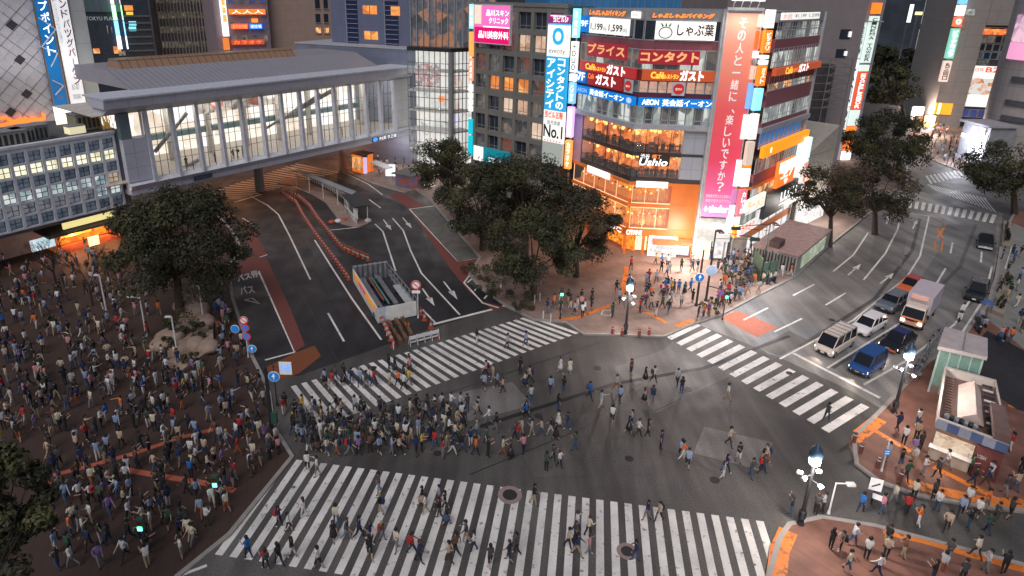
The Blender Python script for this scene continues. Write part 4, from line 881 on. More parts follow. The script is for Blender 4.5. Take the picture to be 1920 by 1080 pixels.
# warm lamps in the underpass
for x, y in ((440, 345), (540, 320), (640, 300)):
    P = G(x, y); q = thing('ceiling_lamp', {440: 'orange ceiling lamp under the left part of the bridge', 540: 'orange ceiling lamp under the middle of the bridge', 640: 'orange ceiling lamp under the right part of the bridge'}[x], 'lamp', (P.x, P.y, 5.9), 0, 'lamps under the bridge')
    m = MB(); m.lathe((0, 0, 0), [(.3, -.05), (.35, .1)], E('sodium', (1., .4, .12), 6), 10); m.build('lamp_glass', q)
    l = bpy.data.lights.new('sodium', 'POINT'); l.energy = 620; l.color = (1, .45, .2); l.shadow_soft_size = .5
    o = bpy.data.objects.new('sodium_light', l); COL.objects.link(o); o.parent = q; o.location = (0, 0, -.5)

# ---------------------------------------------- station building with the square window grid
AS = R_(56); S1 = G(237, 385, 4.5); S0 = Vector((S1.x-math.cos(AS)*45, S1.y-math.sin(AS)*45, 0)); Sf = Fr(S0, Q=S1); SL = Sf.L
sb = thing('station_building', 'low station building with a pale grid of square windows', 'building', (S1.x, S1.y, 0))
sz0, sz1 = 4.6, 13.9
scol = mat('station_frame', (.80, .82, .88), .5)
p1 = Sf.uz(203, 262)[0]; p0 = Sf.uz(34, 287)[0]; pc = (p1-p0)/6
us = [];  u = p1+.35*pc
nS = Sf.n
while u-pc > 3: us.append((u-pc*.80, u-.0)); u -= pc
us = us[:15]
rz = (sz1-.5-sz0)/6; zs = [(sz0+rz*j+rz*.16, sz0+rz*(j+1)) for j in range(6)][::-1]
m = MB(); Sf.box(m, 0, SL, sz0-.5, sz1, -14, -.45, mat('station_core', (.2, .2, .22), .8))
prev = SL
for u0, u1 in us: Sf.box(m, u1, prev, sz0, sz1, -.45, 0, scol); prev = u0
Sf.box(m, 0, prev, sz0, sz1, -.45, 0, scol)
zb = sz0
for z0, z1 in zs[::-1]:
    for u0, u1 in us: Sf.box(m, u0, u1, zb, z0, -.45, -.03, scol)
    zb = z1
for u0, u1 in us: Sf.box(m, u0, u1, zb, sz1, -.45, -.03, scol)
Sf.box(m, -.1, SL+.1, sz1, sz1+.3, -.6, .1, scol); Sf.box(m, SL, SL+.9, 0, sz1+.3, -14, -.2, mat('dark_corner', (.14, .15, .19), .6)); m.wb('wall', sb)
m = MB(); Sf.box(m, 0, SL, sz1-.1, sz1+.02, -14, -.6, roofm); m.wb('roof', sb)
gy = lit('room_yellow', [(.45, .40, .22), (.95, .88, .6), (1., .96, .75), (1., 1., .9)], 1.0, .8)
gp = lit('room_pale_blue', [(.16, .22, .26), (.3, .38, .42), (.6, .7, .7), (.85, .9, .85)], .8, .8)
gd = lit('room_blue_dark', [(.03, .04, .06), (.05, .07, .10), (.10, .12, .15)], .8, 1.2)
gg = lit('room_grey', [(.07, .08, .1), (.14, .15, .18), (.25, .25, .25)], .8, 1.2)
def sm(i, j):
    return [gd, gy, gd, (gp if i > 0 else lit('room_tan', [(.2, .12, .08), (.6, .45, .3)], .8, 1.)), (gg if i > 1 else gp), gd][j]
windows(Sf, sb, us, zs, sm, mat('window_frame_dark', (.06, .07, .09), .4), -.3, .07, 1, trans=.5)
m = MB(); Sf.box(m, 0, SL, 0, sz0-.5, -5, -4.6, mat('salmon_wall', (.72, .42, .33), .7)); m.wb('wall', sb)
bsign('fascia_sign', 'long yellow lit fascia under the station window grid', Sf, (Sf.uz(120, 432, -1)[0], Sf.uz(214, 405, -1)[0], 3.1, 4.0), E('yellow_fascia', (1., .85, .35), .75), d=-1., th=.3)
for i, (x0, y0, x1, y1) in enumerate(((62, 463, 75, 478), (78, 459, 91, 473), (92, 454, 105, 468))):
    a = Sf.uz(x0, y1, -1.5); b_ = Sf.uz(x1, y0, -1.5)
    bsign('ticket_screen', ['left', 'middle', 'right'][i]+' of three pale blue screens under the station grid', Sf, (a[0], b_[0], 1.2, 2.6), lit('screen_cool', [(.4, .6, .7), (.85, .95, 1)], .9, 1.5), d=-1.5, th=.2, cat='screen', group='pale blue screens under the station')
# kiosk pavilion with dark roof at the station foot
kp = G(190, 470); Kp = Fr(G(112, 480), Q=G(226, 448))
kk = thing('market_kiosk', 'flat dark roofed kiosk glowing orange at the station foot', 'kiosk', (kp.x, kp.y, .13))
m = MB(); Kp.box(m, -1, Kp.L+1, 2.6, 2.85, -4, .8, mat('kiosk_roof', (.06, .055, .06), .7)); m.wb('roof', kk)
m = MB(); Kp.box(m, 0, Kp.L, .13, 2.6, -3.5, -3.3, g_shop); Kp.box(m, 0, .2, .13, 2.6, -3.3, 0, shop_or); Kp.box(m, Kp.L-.2, Kp.L, .13, 2.6, -3.3, 0, shop_or); m.wb('wall', kk)
m = MB(); Kp.box(m, .2, Kp.L-.2, .13, 1.0, -.6, 0, mat('counter_red', (.35, .10, .05), .5)); m.wb('counter', kk)
m = MB(); Kp.box(m, .5, Kp.L*.55, 2.1, 2.6, .0, .1, E('kiosk_sign', (1., .3, .05), 1.2)); t = m.wb('sign', kk)
m = MB(); Kp.box(m, Kp.L*.45, Kp.L*.62, .3, 1.5, .4, .5, E('poster_yellow', (1., .85, .5), 1.)); m.wb('poster', kk)
for i, u in enumerate((Kp.L*.25, Kp.L*.75)):
    l = bpy.data.lights.new('kiosk', 'POINT'); l.energy = 650; l.color = (1, .42, .16); l.shadow_soft_size = .3
    o = bpy.data.objects.new('kiosk_light', l); COL.objects.link(o); o.parent = kk; o.matrix_parent_inverse = pw(kk).inverted(); o.location = Kp.p(u, 2.2, .6)
for x, y in ((30, 470), (90, 455)):
    l = bpy.data.lights.new('arcade', 'POINT'); l.energy = 1300; l.color = (1, .48, .26); l.shadow_soft_size = .4
    P = G(x, y); o = bpy.data.objects.new('arcade_light', l); COL.objects.link(o); o.parent = sb; o.matrix_parent_inverse = pw(sb).inverted(); o.location = (P.x-1, P.y+.5, 3.6)
# things on the station roof
def roofbox(name, lab, x, y, w_, d_, h_, mt, z=14., cat='roof unit', slats=True, rz=AS):
    P = G(x, y, z); t = thing(name, lab, cat, (P.x, P.y, z), rz)
    m = MB(); m.box((0, d_/2, h_/2), (w_, d_, h_), mt); m.build('casing', t, bevel=.05)
    m = MB(); m.box((0, d_/2, h_+.06), (w_*1.05, d_*1.05, .1), gmet); m.build('lid', t)
    if slats:
        m = MB()
        for k in range(5): m.box((-w_*.36+k*w_*.18, -.03, h_*.5), (w_*.1, .05, h_*.7), dsteel)
        m.build('vent', t)
pale = mat('unit_pale', (.40, .38, .33), .6)
roofbox('air_conditioner', 'large pale box unit on the station roof at the left edge', 25, 275, 3.2, 2.4, 1.6, pale)
roofbox('air_conditioner', 'pale box unit on the station roof beside the leftmost one', 50, 268, 2.2, 2.2, 1.6, pale)
roofbox('air_conditioner', 'grey unit with dark panel on the station roof, third from the left', 72, 264, 2.6, 2.2, 1.7, mat('unit_grey', (.24, .23, .22), .6))
roofbox('roof_cabin', 'glowing small cabin on the station roof below the posters', 147, 251, 1.9, 1.4, .9, E('cabin_glow', (.95, .85, .55), .55), slats=False)
roofbox('roof_cabin', 'tall olive cabin on the station roof under the white poster', 170, 244, 3.0, 2.4, 2.0, mat('cabin_olive', (.28, .27, .20), .7))
t = thing('lit_shrub', 'yellow lit bare shrub on the station roof near the bridge', 'shrub', G(204, 243, 14))
m = MB()
for i in range(40):
    a_ = rnd.uniform(0, 6.28); b0 = Vector((rnd.uniform(-.5, .5), rnd.uniform(-.5, .5), 0)); m.tube(b0, b0+Vector((math.cos(a_)*.7, math.sin(a_)*.7, rnd.uniform(1.4, 3.2))), .04, mat('shrub_gold', (.7, .45, .12), .8, emit=.15), .015, n=4)
m.build('branches', t)

# ---------------------------------------------- left tower with diagonal grid and poster strips
AT_ = R_(50); T1 = AT(186, 185, 99.); T1 = Vector((T1.x, T1.y, 0)); T0 = Vector((T1.x-math.cos(AT_)*40, T1.y-math.sin(AT_)*40, 0)); Tf = Fr(T0, Q=T1); TL = Tf.L
tw = thing('department_tower', 'pale tower with a diagonal lattice front and vertical poster strips', 'building', (T1.x, T1.y, 0))
tpan = panels('tower_side', (.50, .52, .52), 30, 4.6, .3, .5, .04, AT_)
m = MB(); Tf.box(m, 0, TL, 0, 46, -16, 0, mat('tower_plate', (.72, .69, .72), .55, noise=.05)); m.wb('wall', tw)
us0 = Tf.uz(144, 100, .3)[0]
for k in range(4):
    l = bpy.data.lights.new('tower_flood', 'SPOT'); l.energy = 1000; l.color = (.95, .96, 1); l.spot_size = R_(100); l.spot_blend = 1.; l.shadow_soft_size = .5
    o = bpy.data.objects.new('tower_flood', l); COL.objects.link(o); o.parent = tw; o.matrix_parent_inverse = pw(tw).inverted(); q_ = Tf.p(TL-2-k*6, 15, 6.5); o.location = q_; o.rotation_euler = (Tf.p(TL-2-k*6, 32, 0)-q_).to_track_quat('-Z', 'Y').to_euler()
m = MB(); Tf.box(m, us0, TL+.05, 0.1, 46, 0.02, .5, tpan); m.wb('corner_strip', tw)
u_l = Tf.uz(107, 190, .3)[0]
# thin diagonal joints and bright ribs in the lattice
m = MB(); jt = mat('joint_dark', (.12, .12, .13), .7); rib = mat('rib_bright', (.75, .75, .76), .4)
def bar(mb, u0, z0, u1, z1, w_, mt, d=.02, th=.05):
    dv = Vector((u1-u0, z1-z0)); dv.normalize(); q = Vector((-dv.y, dv.x))*w_/2
    pts = [(u0-q.x, z0-q.y), (u1-q.x, z1-q.y), (u1+q.x, z1+q.y), (u0+q.x, z0+q.y)]
    mb.hexa([Tf.p(a, b, d) for a, b in pts]+[Tf.p(a, b, d+th) for a, b in pts], mt)
st = 1.75
def clipbar(mb, c, sgn, w_, mt, d, ua, ub):
    # line z = sgn*(u) + c, between ua and ub, 12..46
    za_, zb_ = sgn*ua+c, sgn*ub+c; pa, pb_ = (ua, za_), (ub, zb_)
    def clip(p, q):
        if p[1] < 12: t = (12-p[1])/(q[1]-p[1]); p = (p[0]+(q[0]-p[0])*t, 12)
        if p[1] > 45: t = (45-p[1])/(q[1]-p[1]); p = (p[0]+(q[0]-p[0])*t, 45)
        return p
    if max(za_, zb_) < 12 or min(za_, zb_) > 45: return
    p, q = clip(pa, pb_), clip(pb_, pa)
    if (p[0]-q[0])**2+(p[1]-q[1])**2 > .3: bar(mb, *p, *q, w_, mt, d)
for k in range(-50, 80):
    for sgn in (1, -1):
        clipbar(m, k*st+3, sgn, .045 if k % 3 else .10, jt if k % 3 else rib, .0 if k % 3 else .05, 4, u_l)
m.wb('lattice', tw)
m = MB()
for x, y in ((22, 47), (37, 112), (50, 176), (20, 210)):
    m = MB()
    u, z = Tf.uz(x, y); bar(m, u-.38, z-.38, u+.38, z+.38, .95, mat('vent_dark', (.05, .05, .06), .6), .04); m.wb('vent', tw)
for lab, x0, x1, yb, base, txt, tm, rng in (('tall blue poster strip with large white characters', 74, 100, 200, E('poster_blue', (.0, .14, .40), .55), 'アップポイント', WT, (.10, .6)), ('tall white poster strip with red and black characters', 106, 136, 198, E('poster_white', (.8, .8, .82), .6), 'ハンドバッグバーゲン', mat('letter_maroon', (.25, .02, .04), .5, noise=0), (.3, .95))):
    ua, ub = Tf.uz(x0, 60, .5)[0], Tf.uz(x1, 60, .5)[0]; z0_ = Tf.uz((x0+x1)/2+28, yb, .5)[1]; zt_ = Tf.uz((x0+x1)/2, 0, .5)[1]+1.5
    ps = bsign('poster_strip', lab, Tf, (ua, ub, z0_, zt_), base, d=.6, th=.3, cat='poster', frame=mat('frame_bronze', (.3, .22, .15), .4, .5))
    t = MB(); zz0 = Tf.uz((x0+x1)/2+14, 105 if 'blue' in lab else 160, .6)[1]
    Tf.text(t, txt, tm, ua+(ub-ua)*(.25 if 'blue' in lab else .45), ub-(ub-ua)*.08, zz0, zt_+(1.6 if 'blue' in lab else .0), .66, vertical=True, bold=.03)
    if 'white' in lab:
        Tf.text(t, 'ハンドバッグコレクション', gmet, ua+(ub-ua)*.08, ua+(ub-ua)*.28, zz0+6, zt_, .66, vertical=True); Tf.text(t, '8/1-8/7', gmet, ua+.6, ub-.5, z0_+2.4, z0_+3.2, .66); Tf.text(t, '東急東横店', gmet, ua+.5, ub-.5, z0_+1., z0_+1.8, .66)
    else:
        Tf.box(t, ua+(ub-ua)*.3, ua+(ub-ua)*.75, zz0-5.8, zz0-.8, .61, .65, W2); Tf.text(t, '開催中', gmet, ua+(ub-ua)*.36, ua+(ub-ua)*.68, zz0-5.4, zz0-1.2, .68, vertical=True)
        Tf.box(t, ua, ub, zz0-8.2, zz0-6.6, .61, .65, W2); Tf.text(t, '買取', bluep, ua+.5, ub-.5, zz0-8., zz0-6.9, .68)
        for kk_, s_ in enumerate(('お電話受付', 'センター', 'センター')): Tf.text(t, s_, WT, ua+.3, ub-.3, zz0-9.6-kk_*1.1, zz0-8.8-kk_*1.1, .66)
    t.wb('lettering', ps)
for x0, y0, x1, y1, r in ((72, 33, 105, 55, .08), (105, 55, 78, 88, .08), (78, 88, 108, 100, .08), (108, 100, 96, 125, .08), (98, 150, 119, 161, .1), (119, 161, 104, 178, .1), (110, 207, 131, 220, .12), (131, 220, 112, 246, .12)):
    m = MB(); a = Tf.uz(x0, y0, .9); b_ = Tf.uz(x1, y1, .9); m.tube(Tf.p(*a, .9), Tf.p(*b_, .9), r, rib, n=6); m.wb('bright_rib', tw)
on = thing('neon_emblem', 'orange tubular neon lettering low on the lattice tower', 'neon sign', Tf.p(*Tf.uz(40, 230, .5), .5))
m = MB(); ps_ = [(0, 236), (15, 232), (40, 230), (52, 226), (82, 224), (82, 214), (79, 215)]
for seqs in (ps_, [(0, 222), (12, 221), (22, 228), (38, 226), (52, 222), (54, 232), (46, 234), (38, 220)], [(60, 228), (58, 221), (68, 222)]):
    for a, b_ in zip(seqs, seqs[1:]): m.tube(Tf.p(*Tf.uz(*a, .6), .6), Tf.p(*Tf.uz(*b_, .6), .6), .22, E('neon_orange', (1., .2, .03), 1.3), n=6)
m.wb('tube', on)

# ---------------------------------------------- glass lobby tower right of the bridge
Gc = G(846, 333); AG = R_(-22); AG2 = R_(38)
GA = along(Gc, AG+math.pi, 766, 12); GB = along(Gc, AG2, 881, 12)
gl1, gl2 = Fr(GA, Q=Gc), Fr(Gc, Q=GB); gtop = ZT(Gc, 98)
gt = thing('glass_lobby', 'glass stair lobby lit white between the bridge and the grey office', 'building', (Gc.x, Gc.y, 0))
bk = Vector((4, 18, 0)); in_ = 3.
m = MB(); a_ = Vector(GA)-gl1.n*in_; c_ = Vector(Gc)-gl1.n*in_-gl2.n*in_*.3; b_ = Vector(GB)-gl2.n*in_
m.prism([tuple(q[:2]) for q in (a_, c_, b_, Vector(GB)+bk, Vector(GA)+bk)], 0, gtop, lit('lobby_inside', [(.25, .26, .25), (.8, .8, .76), (1., .98, .9), (.9, .88, .82), (.8, .2, .1)], .95, .45)); m.wb('interior', gt)
for k in range(6):
    z = 1.0+k*(gtop-1)/6; m = MB(); m.prism([tuple(q[:2]) for q in (GA, Gc, GB, Vector(GB)-gl2.n*2.9, c_, a_)], z, z+.25, mat('lobby_slab', (.6, .6, .58), .5)); m.wb('floor_slab', gt)
for fr, n in ((gl1, 8), (gl2, 5)):
    w_ = fr.L/n; hs = gtop/11
    for i in range(n):
        m = MB(); fr.box(m, i*w_+.03, (i+1)*w_-.03, .2, gtop-.1, -.05, -.02, glass_t)
        for k in range(12): fr.box(m, i*w_+.05, (i+1)*w_, k*hs-.04, k*hs+.04, -.08, .04, dsteel)
        fr.box(m, i*w_-.04, i*w_+.05, 0, gtop, -.1, .06, gmet); m.wb('window', gt)
m = MB(); m.tube((Gc.x, Gc.y, 0), (Gc.x, Gc.y, gtop), .5, gmet, n=10); m.prism([tuple(q[:2]) for q in (Vector(GA)+gl1.n*.2, Vector(Gc)+gl1.n*.2, Vector(GB)+gl2.n*.2, Vector(GB)+bk, Vector(GA)+bk)], gtop, gtop+.6, dsteel); m.wb('corner_column', gt)
a = gl1.rect(779, 118, 825, 165, -1.5)
bsign('notice_wall', 'grid of small red, grey and black notices behind the lobby glass', gl1, (a[0], a[1], a[2], a[3]), lit('notices', [(.95, .93, .9), (.6, .1, .08), (.9, .9, .88), (.2, .15, .15), (1, 1, 1)], .9, 2.2), d=-1.5, th=.1, cat='notice board')
bsign('poster', 'orange poster behind the lobby glass near the corner column', gl1, gl1.rect(822, 180, 833, 192, -1.), ORT, d=-1., th=.1)
bsign('poster', 'pale violet upright light box behind the lobby glass right of the corner column', gl2, gl2.rect(851, 215, 861, 235, -.6), E('violet_box', (.8, .75, 1.), 1.), d=-.6, th=.1)
# finned dark tower above
ft = thing('fin_tower', 'dark glass tower with pale vertical fins above the lit lobby', 'building', (Gc.x+3, Gc.y+5, 0))
o1, o2, o3 = [Vector(q)+Vector((.6, 2, 0)) for q in (GA, Gc, GB)]
m = MB(); m.prism([tuple(q[:2]) for q in (o1, o2, o3, o3+bk, o1+bk)], gtop+.6, 52, lit('tower_glow', [(.02, .02, .025), (.05, .05, .06), (.10, .10, .12), (.45, .18, .08), (.08, .08, .1)], .8, .5)); m.wb('wall', ft)
m = MB()
for fr, L_ in ((Fr(o1, Q=o2), (o2-o1).length), (Fr(o2, Q=o3), (o3-o2).length)):
    k = int(L_/1.05)
    for i in range(k+1): fr.box(m, i*L_/k-.06, i*L_/k+.06, gtop+.6, 52, .02, .45, mat('fin_pale', (.35, .40, .45), .4))
m.wb('fins', ft)
# blue-grey block behind the bridge roof, hedge, blue tower
Qa, Qb = AT(553, 79, 128), AT(768, 96, 117); Hb = Fr((Qa.x, Qa.y), Q=(Qb.x, Qb.y)); zt1 = (Qa.z+Qb.z)/2
hb = thing('podium_block', 'plain blue-grey podium block behind the bridge roof', 'building', (Qa.x, Qa.y, 0))
m = MB(); Hb.box(m, 0, Hb.L+2, 0, zt1, -30, 0, panels('podium_plate', (.20, .22, .30), 3.2, 1.3, .3, .5, .04, Hb.a)); m.wb('wall', hb)
m = MB(); Hb.box(m, -.1, Hb.L+2, zt1, zt1+.25, -30, .1, mat('light_ledge', ())); m.wb('coping', hb)
bt = thing('hotel_tower', 'blue-grey hotel tower with orange lit windows and ladder-like bars', 'building', Hb.p(Hb.L*.7, 0, -6))
u0, u1 = Hb.uz(622, 60, -4)[0], Hb.uz(775, 60, -4)[0]
m = MB(); Hb.box(m, u0, u1, 0, 56, -20, -4, panels('hotel_plate', (.15, .17, .26), 2.2, 3.1, .25, .5, .03, Hb.a)); m.wb('wall', bt)
wins = []
for x0, y0, x1, y1 in ((680, 10, 707, 27), (683, 58, 709, 75)): wins.append(Hb.rect(x0, y0, x1, y1, -4))
fhh = wins[0][2]-wins[1][2]
for w_ in wins+[(wins[0][0], wins[0][1], wins[0][2]+fhh*k, wins[0][3]+fhh*k) for k in (1, 2)]:
    m = MB(); Hb.box(m, w_[0], w_[1], w_[2], w_[3], -4, -3.95, g_oran); Hb.box(m, (w_[0]+w_[1])/2-.05, (w_[0]+w_[1])/2+.05, w_[2], w_[3], -3.95, -3.9, dsteel); m.wb('window', bt)
a = Hb.rect(733, 12, 750, 30, -4); m = MB(); Hb.box(m, *a, -4, -3.9, g_oran); m.wb('window', bt)
for x0, x1 in ((650, 670), (722, 746)):
    ua, ub = Hb.uz(x0, 40, -3.8)[0], Hb.uz(x1, 40, -3.8)[0]; m = MB(); Hb.box(m, ua, ub, zt1, 54, -3.99, -3.95, mat('slot_dark', (.02, .03, .09), .3))
    for k in range(60): Hb.box(m, ua, ub, zt1+.5+k*.85, zt1+.58+k*.85, -3.9, -3.8, mat('bar_pale', (.4, .42, .5), .4))
    Hb.box(m, ua-.1, ua, zt1, 54, -3.95, -3.7, mat('bar_pale', ())); m.wb('balcony_bars', bt)
# ---------------------------------------------- buildings behind: picture-placed wall planes far off
def farwall(x0, y0, Y0, x1, Y1): # plane through two rays at given distances
    a = AT(x0, y0, Y0); b = AT(x1, y0, Y1); return Fr((a.x, a.y), Q=(b.x, b.y))
def slabbld(name, lab, fr, z1, depth, mt, u0=0., u1=None, cat='building', z0=0.):
    u1 = fr.L if u1 is None else u1; t = thing(name, lab, cat, fr.p((u0+u1)/2, z0)); m = MB(); fr.box(m, u0, u1, z0, z1, -depth, 0, mt); m.wb('wall', t); return t
def grid(fr, t, u0, u1, nu, z0, z1, nz, wf, hf, pane, frm=None, d=.03, mull=0, trans=0):
    pu, pz = (u1-u0)/nu, (z1-z0)/nz
    us = [(u0+pu*(i+.5-wf/2), u0+pu*(i+.5+wf/2)) for i in range(nu)]; zs = [(z0+pz*(j+.5-hf/2), z0+pz*(j+.5+hf/2)) for j in range(nz)]
    windows(fr, t, us, zs, pane if callable(pane) else (lambda i, j: pane), frm or dsteel, d, .08, mull, trans=trans)
few = lambda i, j: rnd.choice((glass_dk, glass_dk, g_dim, g_dim, lit('room_beige', ())))
# office with close mullions (middle left, beyond the bridge)
F1 = farwall(272, 100, 165, 412, 175); H1 = 62
o1b = slabbld('office_building', 'tall brown-grey office with close bright vertical mullions beyond the bridge', F1, H1, 25, mat('office_brown', (.19, .165, .155), .7, noise=.1, scale=.3), -2)
ww = F1.uz(300, 60)[0], F1.uz(410, 60)[0]; zf = [F1.uz(345, y)[1] for y in (128, 115, 88, 61, 34, 8)]; fh1 = zf[2]-zf[1]
zrows = [(zf[1]+fh1*k+fh1*.0-.2, zf[1]+fh1*k+fh1*.42) for k in range(-1, 7)]
n1 = 18; pu = (ww[1]-ww[0])/6
windows(F1, o1b, [(ww[0]+pu*i+.1, ww[0]+pu*(i+1)-.1) for i in range(6)], zrows, lambda i, j: lit('office_dusk', [(.02, .02, .02), (.05, .045, .035), (.08, .065, .04), (.32, .26, .15)], .6, 1.6), dsteel, .03, .05, 2)
m = MB()
for i in range(n1+1): u = ww[0]+(ww[1]-ww[0])*i/n1; F1.box(m, u-.09, u+.09, 0, H1, .05, .55, mat('mullion_bright', (.55, .5, .48), .4))
m.wb('mullions', o1b)
m = MB(); a = F1.uz(277, 60)[0]; F1.box(m, a, a+1.3, F1.uz(292, 110)[1], H1, .05, .6, mat('strip_pale', (.5, .5, .48), .5)); m.wb('light_strip', o1b)
# dark plaza building left of it with wordmark and neon column
F2 = farwall(150, 60, 150, 285, 158)
pz = slabbld('plaza_building', 'dark blue glass building with a faint wordmark and a bright neon column', F2, 60, 20, mat('plaza_dark', (.025, .04, .07), .35, noise=.3), -1)
tealg = panels('teal_cladding', (.11, .17, .20), 1.3, 8, .4, .4, .05, F2.a)
m = MB(); F2.box(m, -1, F2.L*.62, F2.uz(190, 22)[1], 60, .0, .3, tealg); m.wb('upper_front', pz)
m = MB(); F2.text(m, 'TOKYU PLAZA', mat('letter_silver', (.5, .5, .5), .4, emit=.25), F2.uz(161, 36)[0], F2.uz(222, 36)[0], F2.uz(190, 38)[1], F2.uz(190, 31)[1], .2); m.wb('lettering', pz)
for k in range(9):
    y0 = 30+k*13; z = F2.uz(250, y0)[1]; m = MB(); F2.box(m, F2.L*.62, F2.L, z-.15, z+.15, .05, .5, mat('slab_edge', (.16, .17, .18), .5)); m.wb('floor_edge', pz)
for q, (x0, y0, x1, y1, mt_) in enumerate(((232, 10, 250, 20, g_oran), (236, 22, 250, 28, E('stall_yellow', (.9, .6, .1), .7)), (241, 40, 256, 48, CYT), (241, 50, 256, 58, CYT), (174, 91, 188, 100, g_oran), (212, 87, 228, 100, g_oran), (178, 124, 204, 134, g_oran), (222, 96, 236, 104, g_dim), (255, 115, 275, 122, g_cool), (200, 48, 203, 62, g_warm), (208, 50, 211, 62, g_cool), (257, 125, 264, 134, g_cool))):
    a = F2.rect(x0, y0, x1, y1, .1); m = MB(); F2.box(m, *a, .05, .2, mt_); m.wb('window', pz)
nc = thing('neon_column', 'very bright vertical neon column, white green and blue, on the dark plaza building', 'neon sign', F2.p(F2.uz(225, 90)[0], 5, 1))
for (y0, y1, c) in ((-30, 8, (1., .75, .9)), (9, 38, (.45, 1., .5)), (39, 66, (.25, .65, 1.)), (67, 92, (.85, .95, 1.))):
    dx = y0*.16
    for x0, x1 in ((213, 227), (230, 237)):
        m = MB(); a0 = F2.uz(x0+dx+2, y0, 1.); a1 = F2.uz(x1+dx+2, y1, 1.); b0 = F2.uz(x0, y0, 1.)[0]
        ub = F2.uz(x0+2+50*.16-8, 50, 1.)[0]; F2.box(m, ub, ub+(a1[0]-a0[0])*.8, a1[1]+.05, a0[1], .6, 1., E('neon_%d%d' % (y0+50, 0), c, 1.6)); m.wb('tube', nc)
m = MB(); a = F2.rect(234, 121, 246, 134, .3); F2.box(m, *a, .2, .5, WHP); m.wb('sign_box', nc)
# neon clad building between office and tan block
F3 = farwall(408, 80, 150, 508, 156)
nb = slabbld('arcade_building', 'building with red, orange and blue neon bands beyond the bridge roof', F3, 48, 18, mat('arcade_wall', (.28, .22, .25), .7), 0)
grid(F3, nb, F3.uz(428, 60)[0], F3.L, 4, 10, 48, 13, .55, .6, lambda i, j: rnd.choice((lit('glass_violet', [(.02, .02, .08), (.04, .06, .25), (.08, .05, .12)], .8, .5), g_dim)), mat('frame_violet', (.3, .22, .3), .5))
for lab, r, base, tx, tm in (('orange neon band with white characters, topmost on the arcade building', (429, 17, 498, 27), OG, '人人人', W1), ('red neon lettering at the middle of the arcade building', (434, 45, 465, 54), E('neon_red', (1., .1, .05), 1.2), 'カラオケ館', YLT), ('blue neon lettering right of the red one', (468, 45, 492, 54), E('neon_blue', (.02, .2, 1.), 1.1), '遊技場', WT), ('orange square sign above the blue neon lettering', (472, 35, 484, 42), ORT, '', None), ('dark red fascia with small letters under the neon bands', (434, 75, 496, 83), E('fascia_red', (.6, .08, .04), .6), 'カラオケ', ORT), ('white and blue long sign at the foot of the arcade building', (438, 101, 508, 109), W2, '♥ 整形外科 眼科', BLT)):
    bsign('neon_sign', lab, F3, F3.rect(*r, .6), base, tx, tm, d=.6, th=.4, cat='neon sign')
v = bsign('neon_sign', 'vertical orange and white neon sign left of the neon bands', F3, (F3.uz(415, 30, 1)[0], F3.uz(426, 30, 1)[0], F3.uz(420, 68, 1)[1], F3.uz(418, -5, 1)[1]), W1, '館楽園', ORT, d=1., th=.8, cat='neon sign', vertical=True, tr=(.15, .85, .35, .98), bold=.1)
bsign('neon_sign', 'vertical rust orange light box under the white neon sign', F3, (F3.uz(419, 80, 1)[0], F3.uz(430, 80, 1)[0], F3.uz(425, 94, 1)[1], F3.uz(425, 72, 1)[1]), E('rust_box', (.9, .25, .05), .6), d=1., th=.8, cat='neon sign')
# tan block
F4 = farwall(502, 80, 158, 640, 165)
tb = slabbld('tan_building', 'tan tiled block with three rows of small square windows', F4, 56, 20, panels('tan_tiles', (.42, .30, .25), 1.5, 2.4, .2, .7, .03, F4.a))
for k, (y0, y1) in enumerate(((52, 62), (26, 42), (-1, 16), (-28, -10))):
    for x0, x1 in ((592, 602), (608, 617)): a = F4.rect(x0+k*-1, y0, x1-k, y1, .05); m = MB(); F4.box(m, *a, -.0, .06, g_warm if k == 0 else glass_dk); F4.box(m, a[0]-.1, a[1]+.1, a[2]-.15, a[2]-.02, .0, .2, mat('sill_tan', (.45, .36, .32), .7)); m.wb('window', tb)
# low dark mass of roofs beyond, seen over the bridge
F5 = farwall(-80, 100, 330, 1000, 330)
slabbld('distant_block', 'dark distant block closing the view behind the left towers', F5, 75, 30, mat('distant_wall', (.04, .045, .06), .8, noise=.3, scale=.1))
# blue lit big building behind the corner building
F6 = farwall(1030, 10, 150, 1545, 165)
b6 = slabbld('blue_building', 'blue lit ribbed facade rising behind the corner building roof', F6, 70, 20, mat('blue_wall', (.05, .18, .38), .5, noise=.35, scale=.12, emit=.10, ecol=(.05, .25, .6)), 0, F6.uz(1400, 10)[0])
m = MB()
for i in range(26): u = F6.uz(1060+i*13.5, 10)[0]; F6.box(m, u-.12, u+.12, 20, 70, .02, .25, mat('blue_rib', (.16, .32, .5), .5))
m.wb('ribs', b6)
b7 = slabbld('dark_office', 'dark office facade behind the right end of the corner building', F6, 60, 20, mat('office_dark', (.10, .09, .11), .7), F6.uz(1400, 10)[0]+.1, F6.L+4)
grid(F6, b7, F6.uz(1405, 10)[0], F6.uz(1525, 10)[0], 8, 26, 44, 5, .7, .4, g_dim)
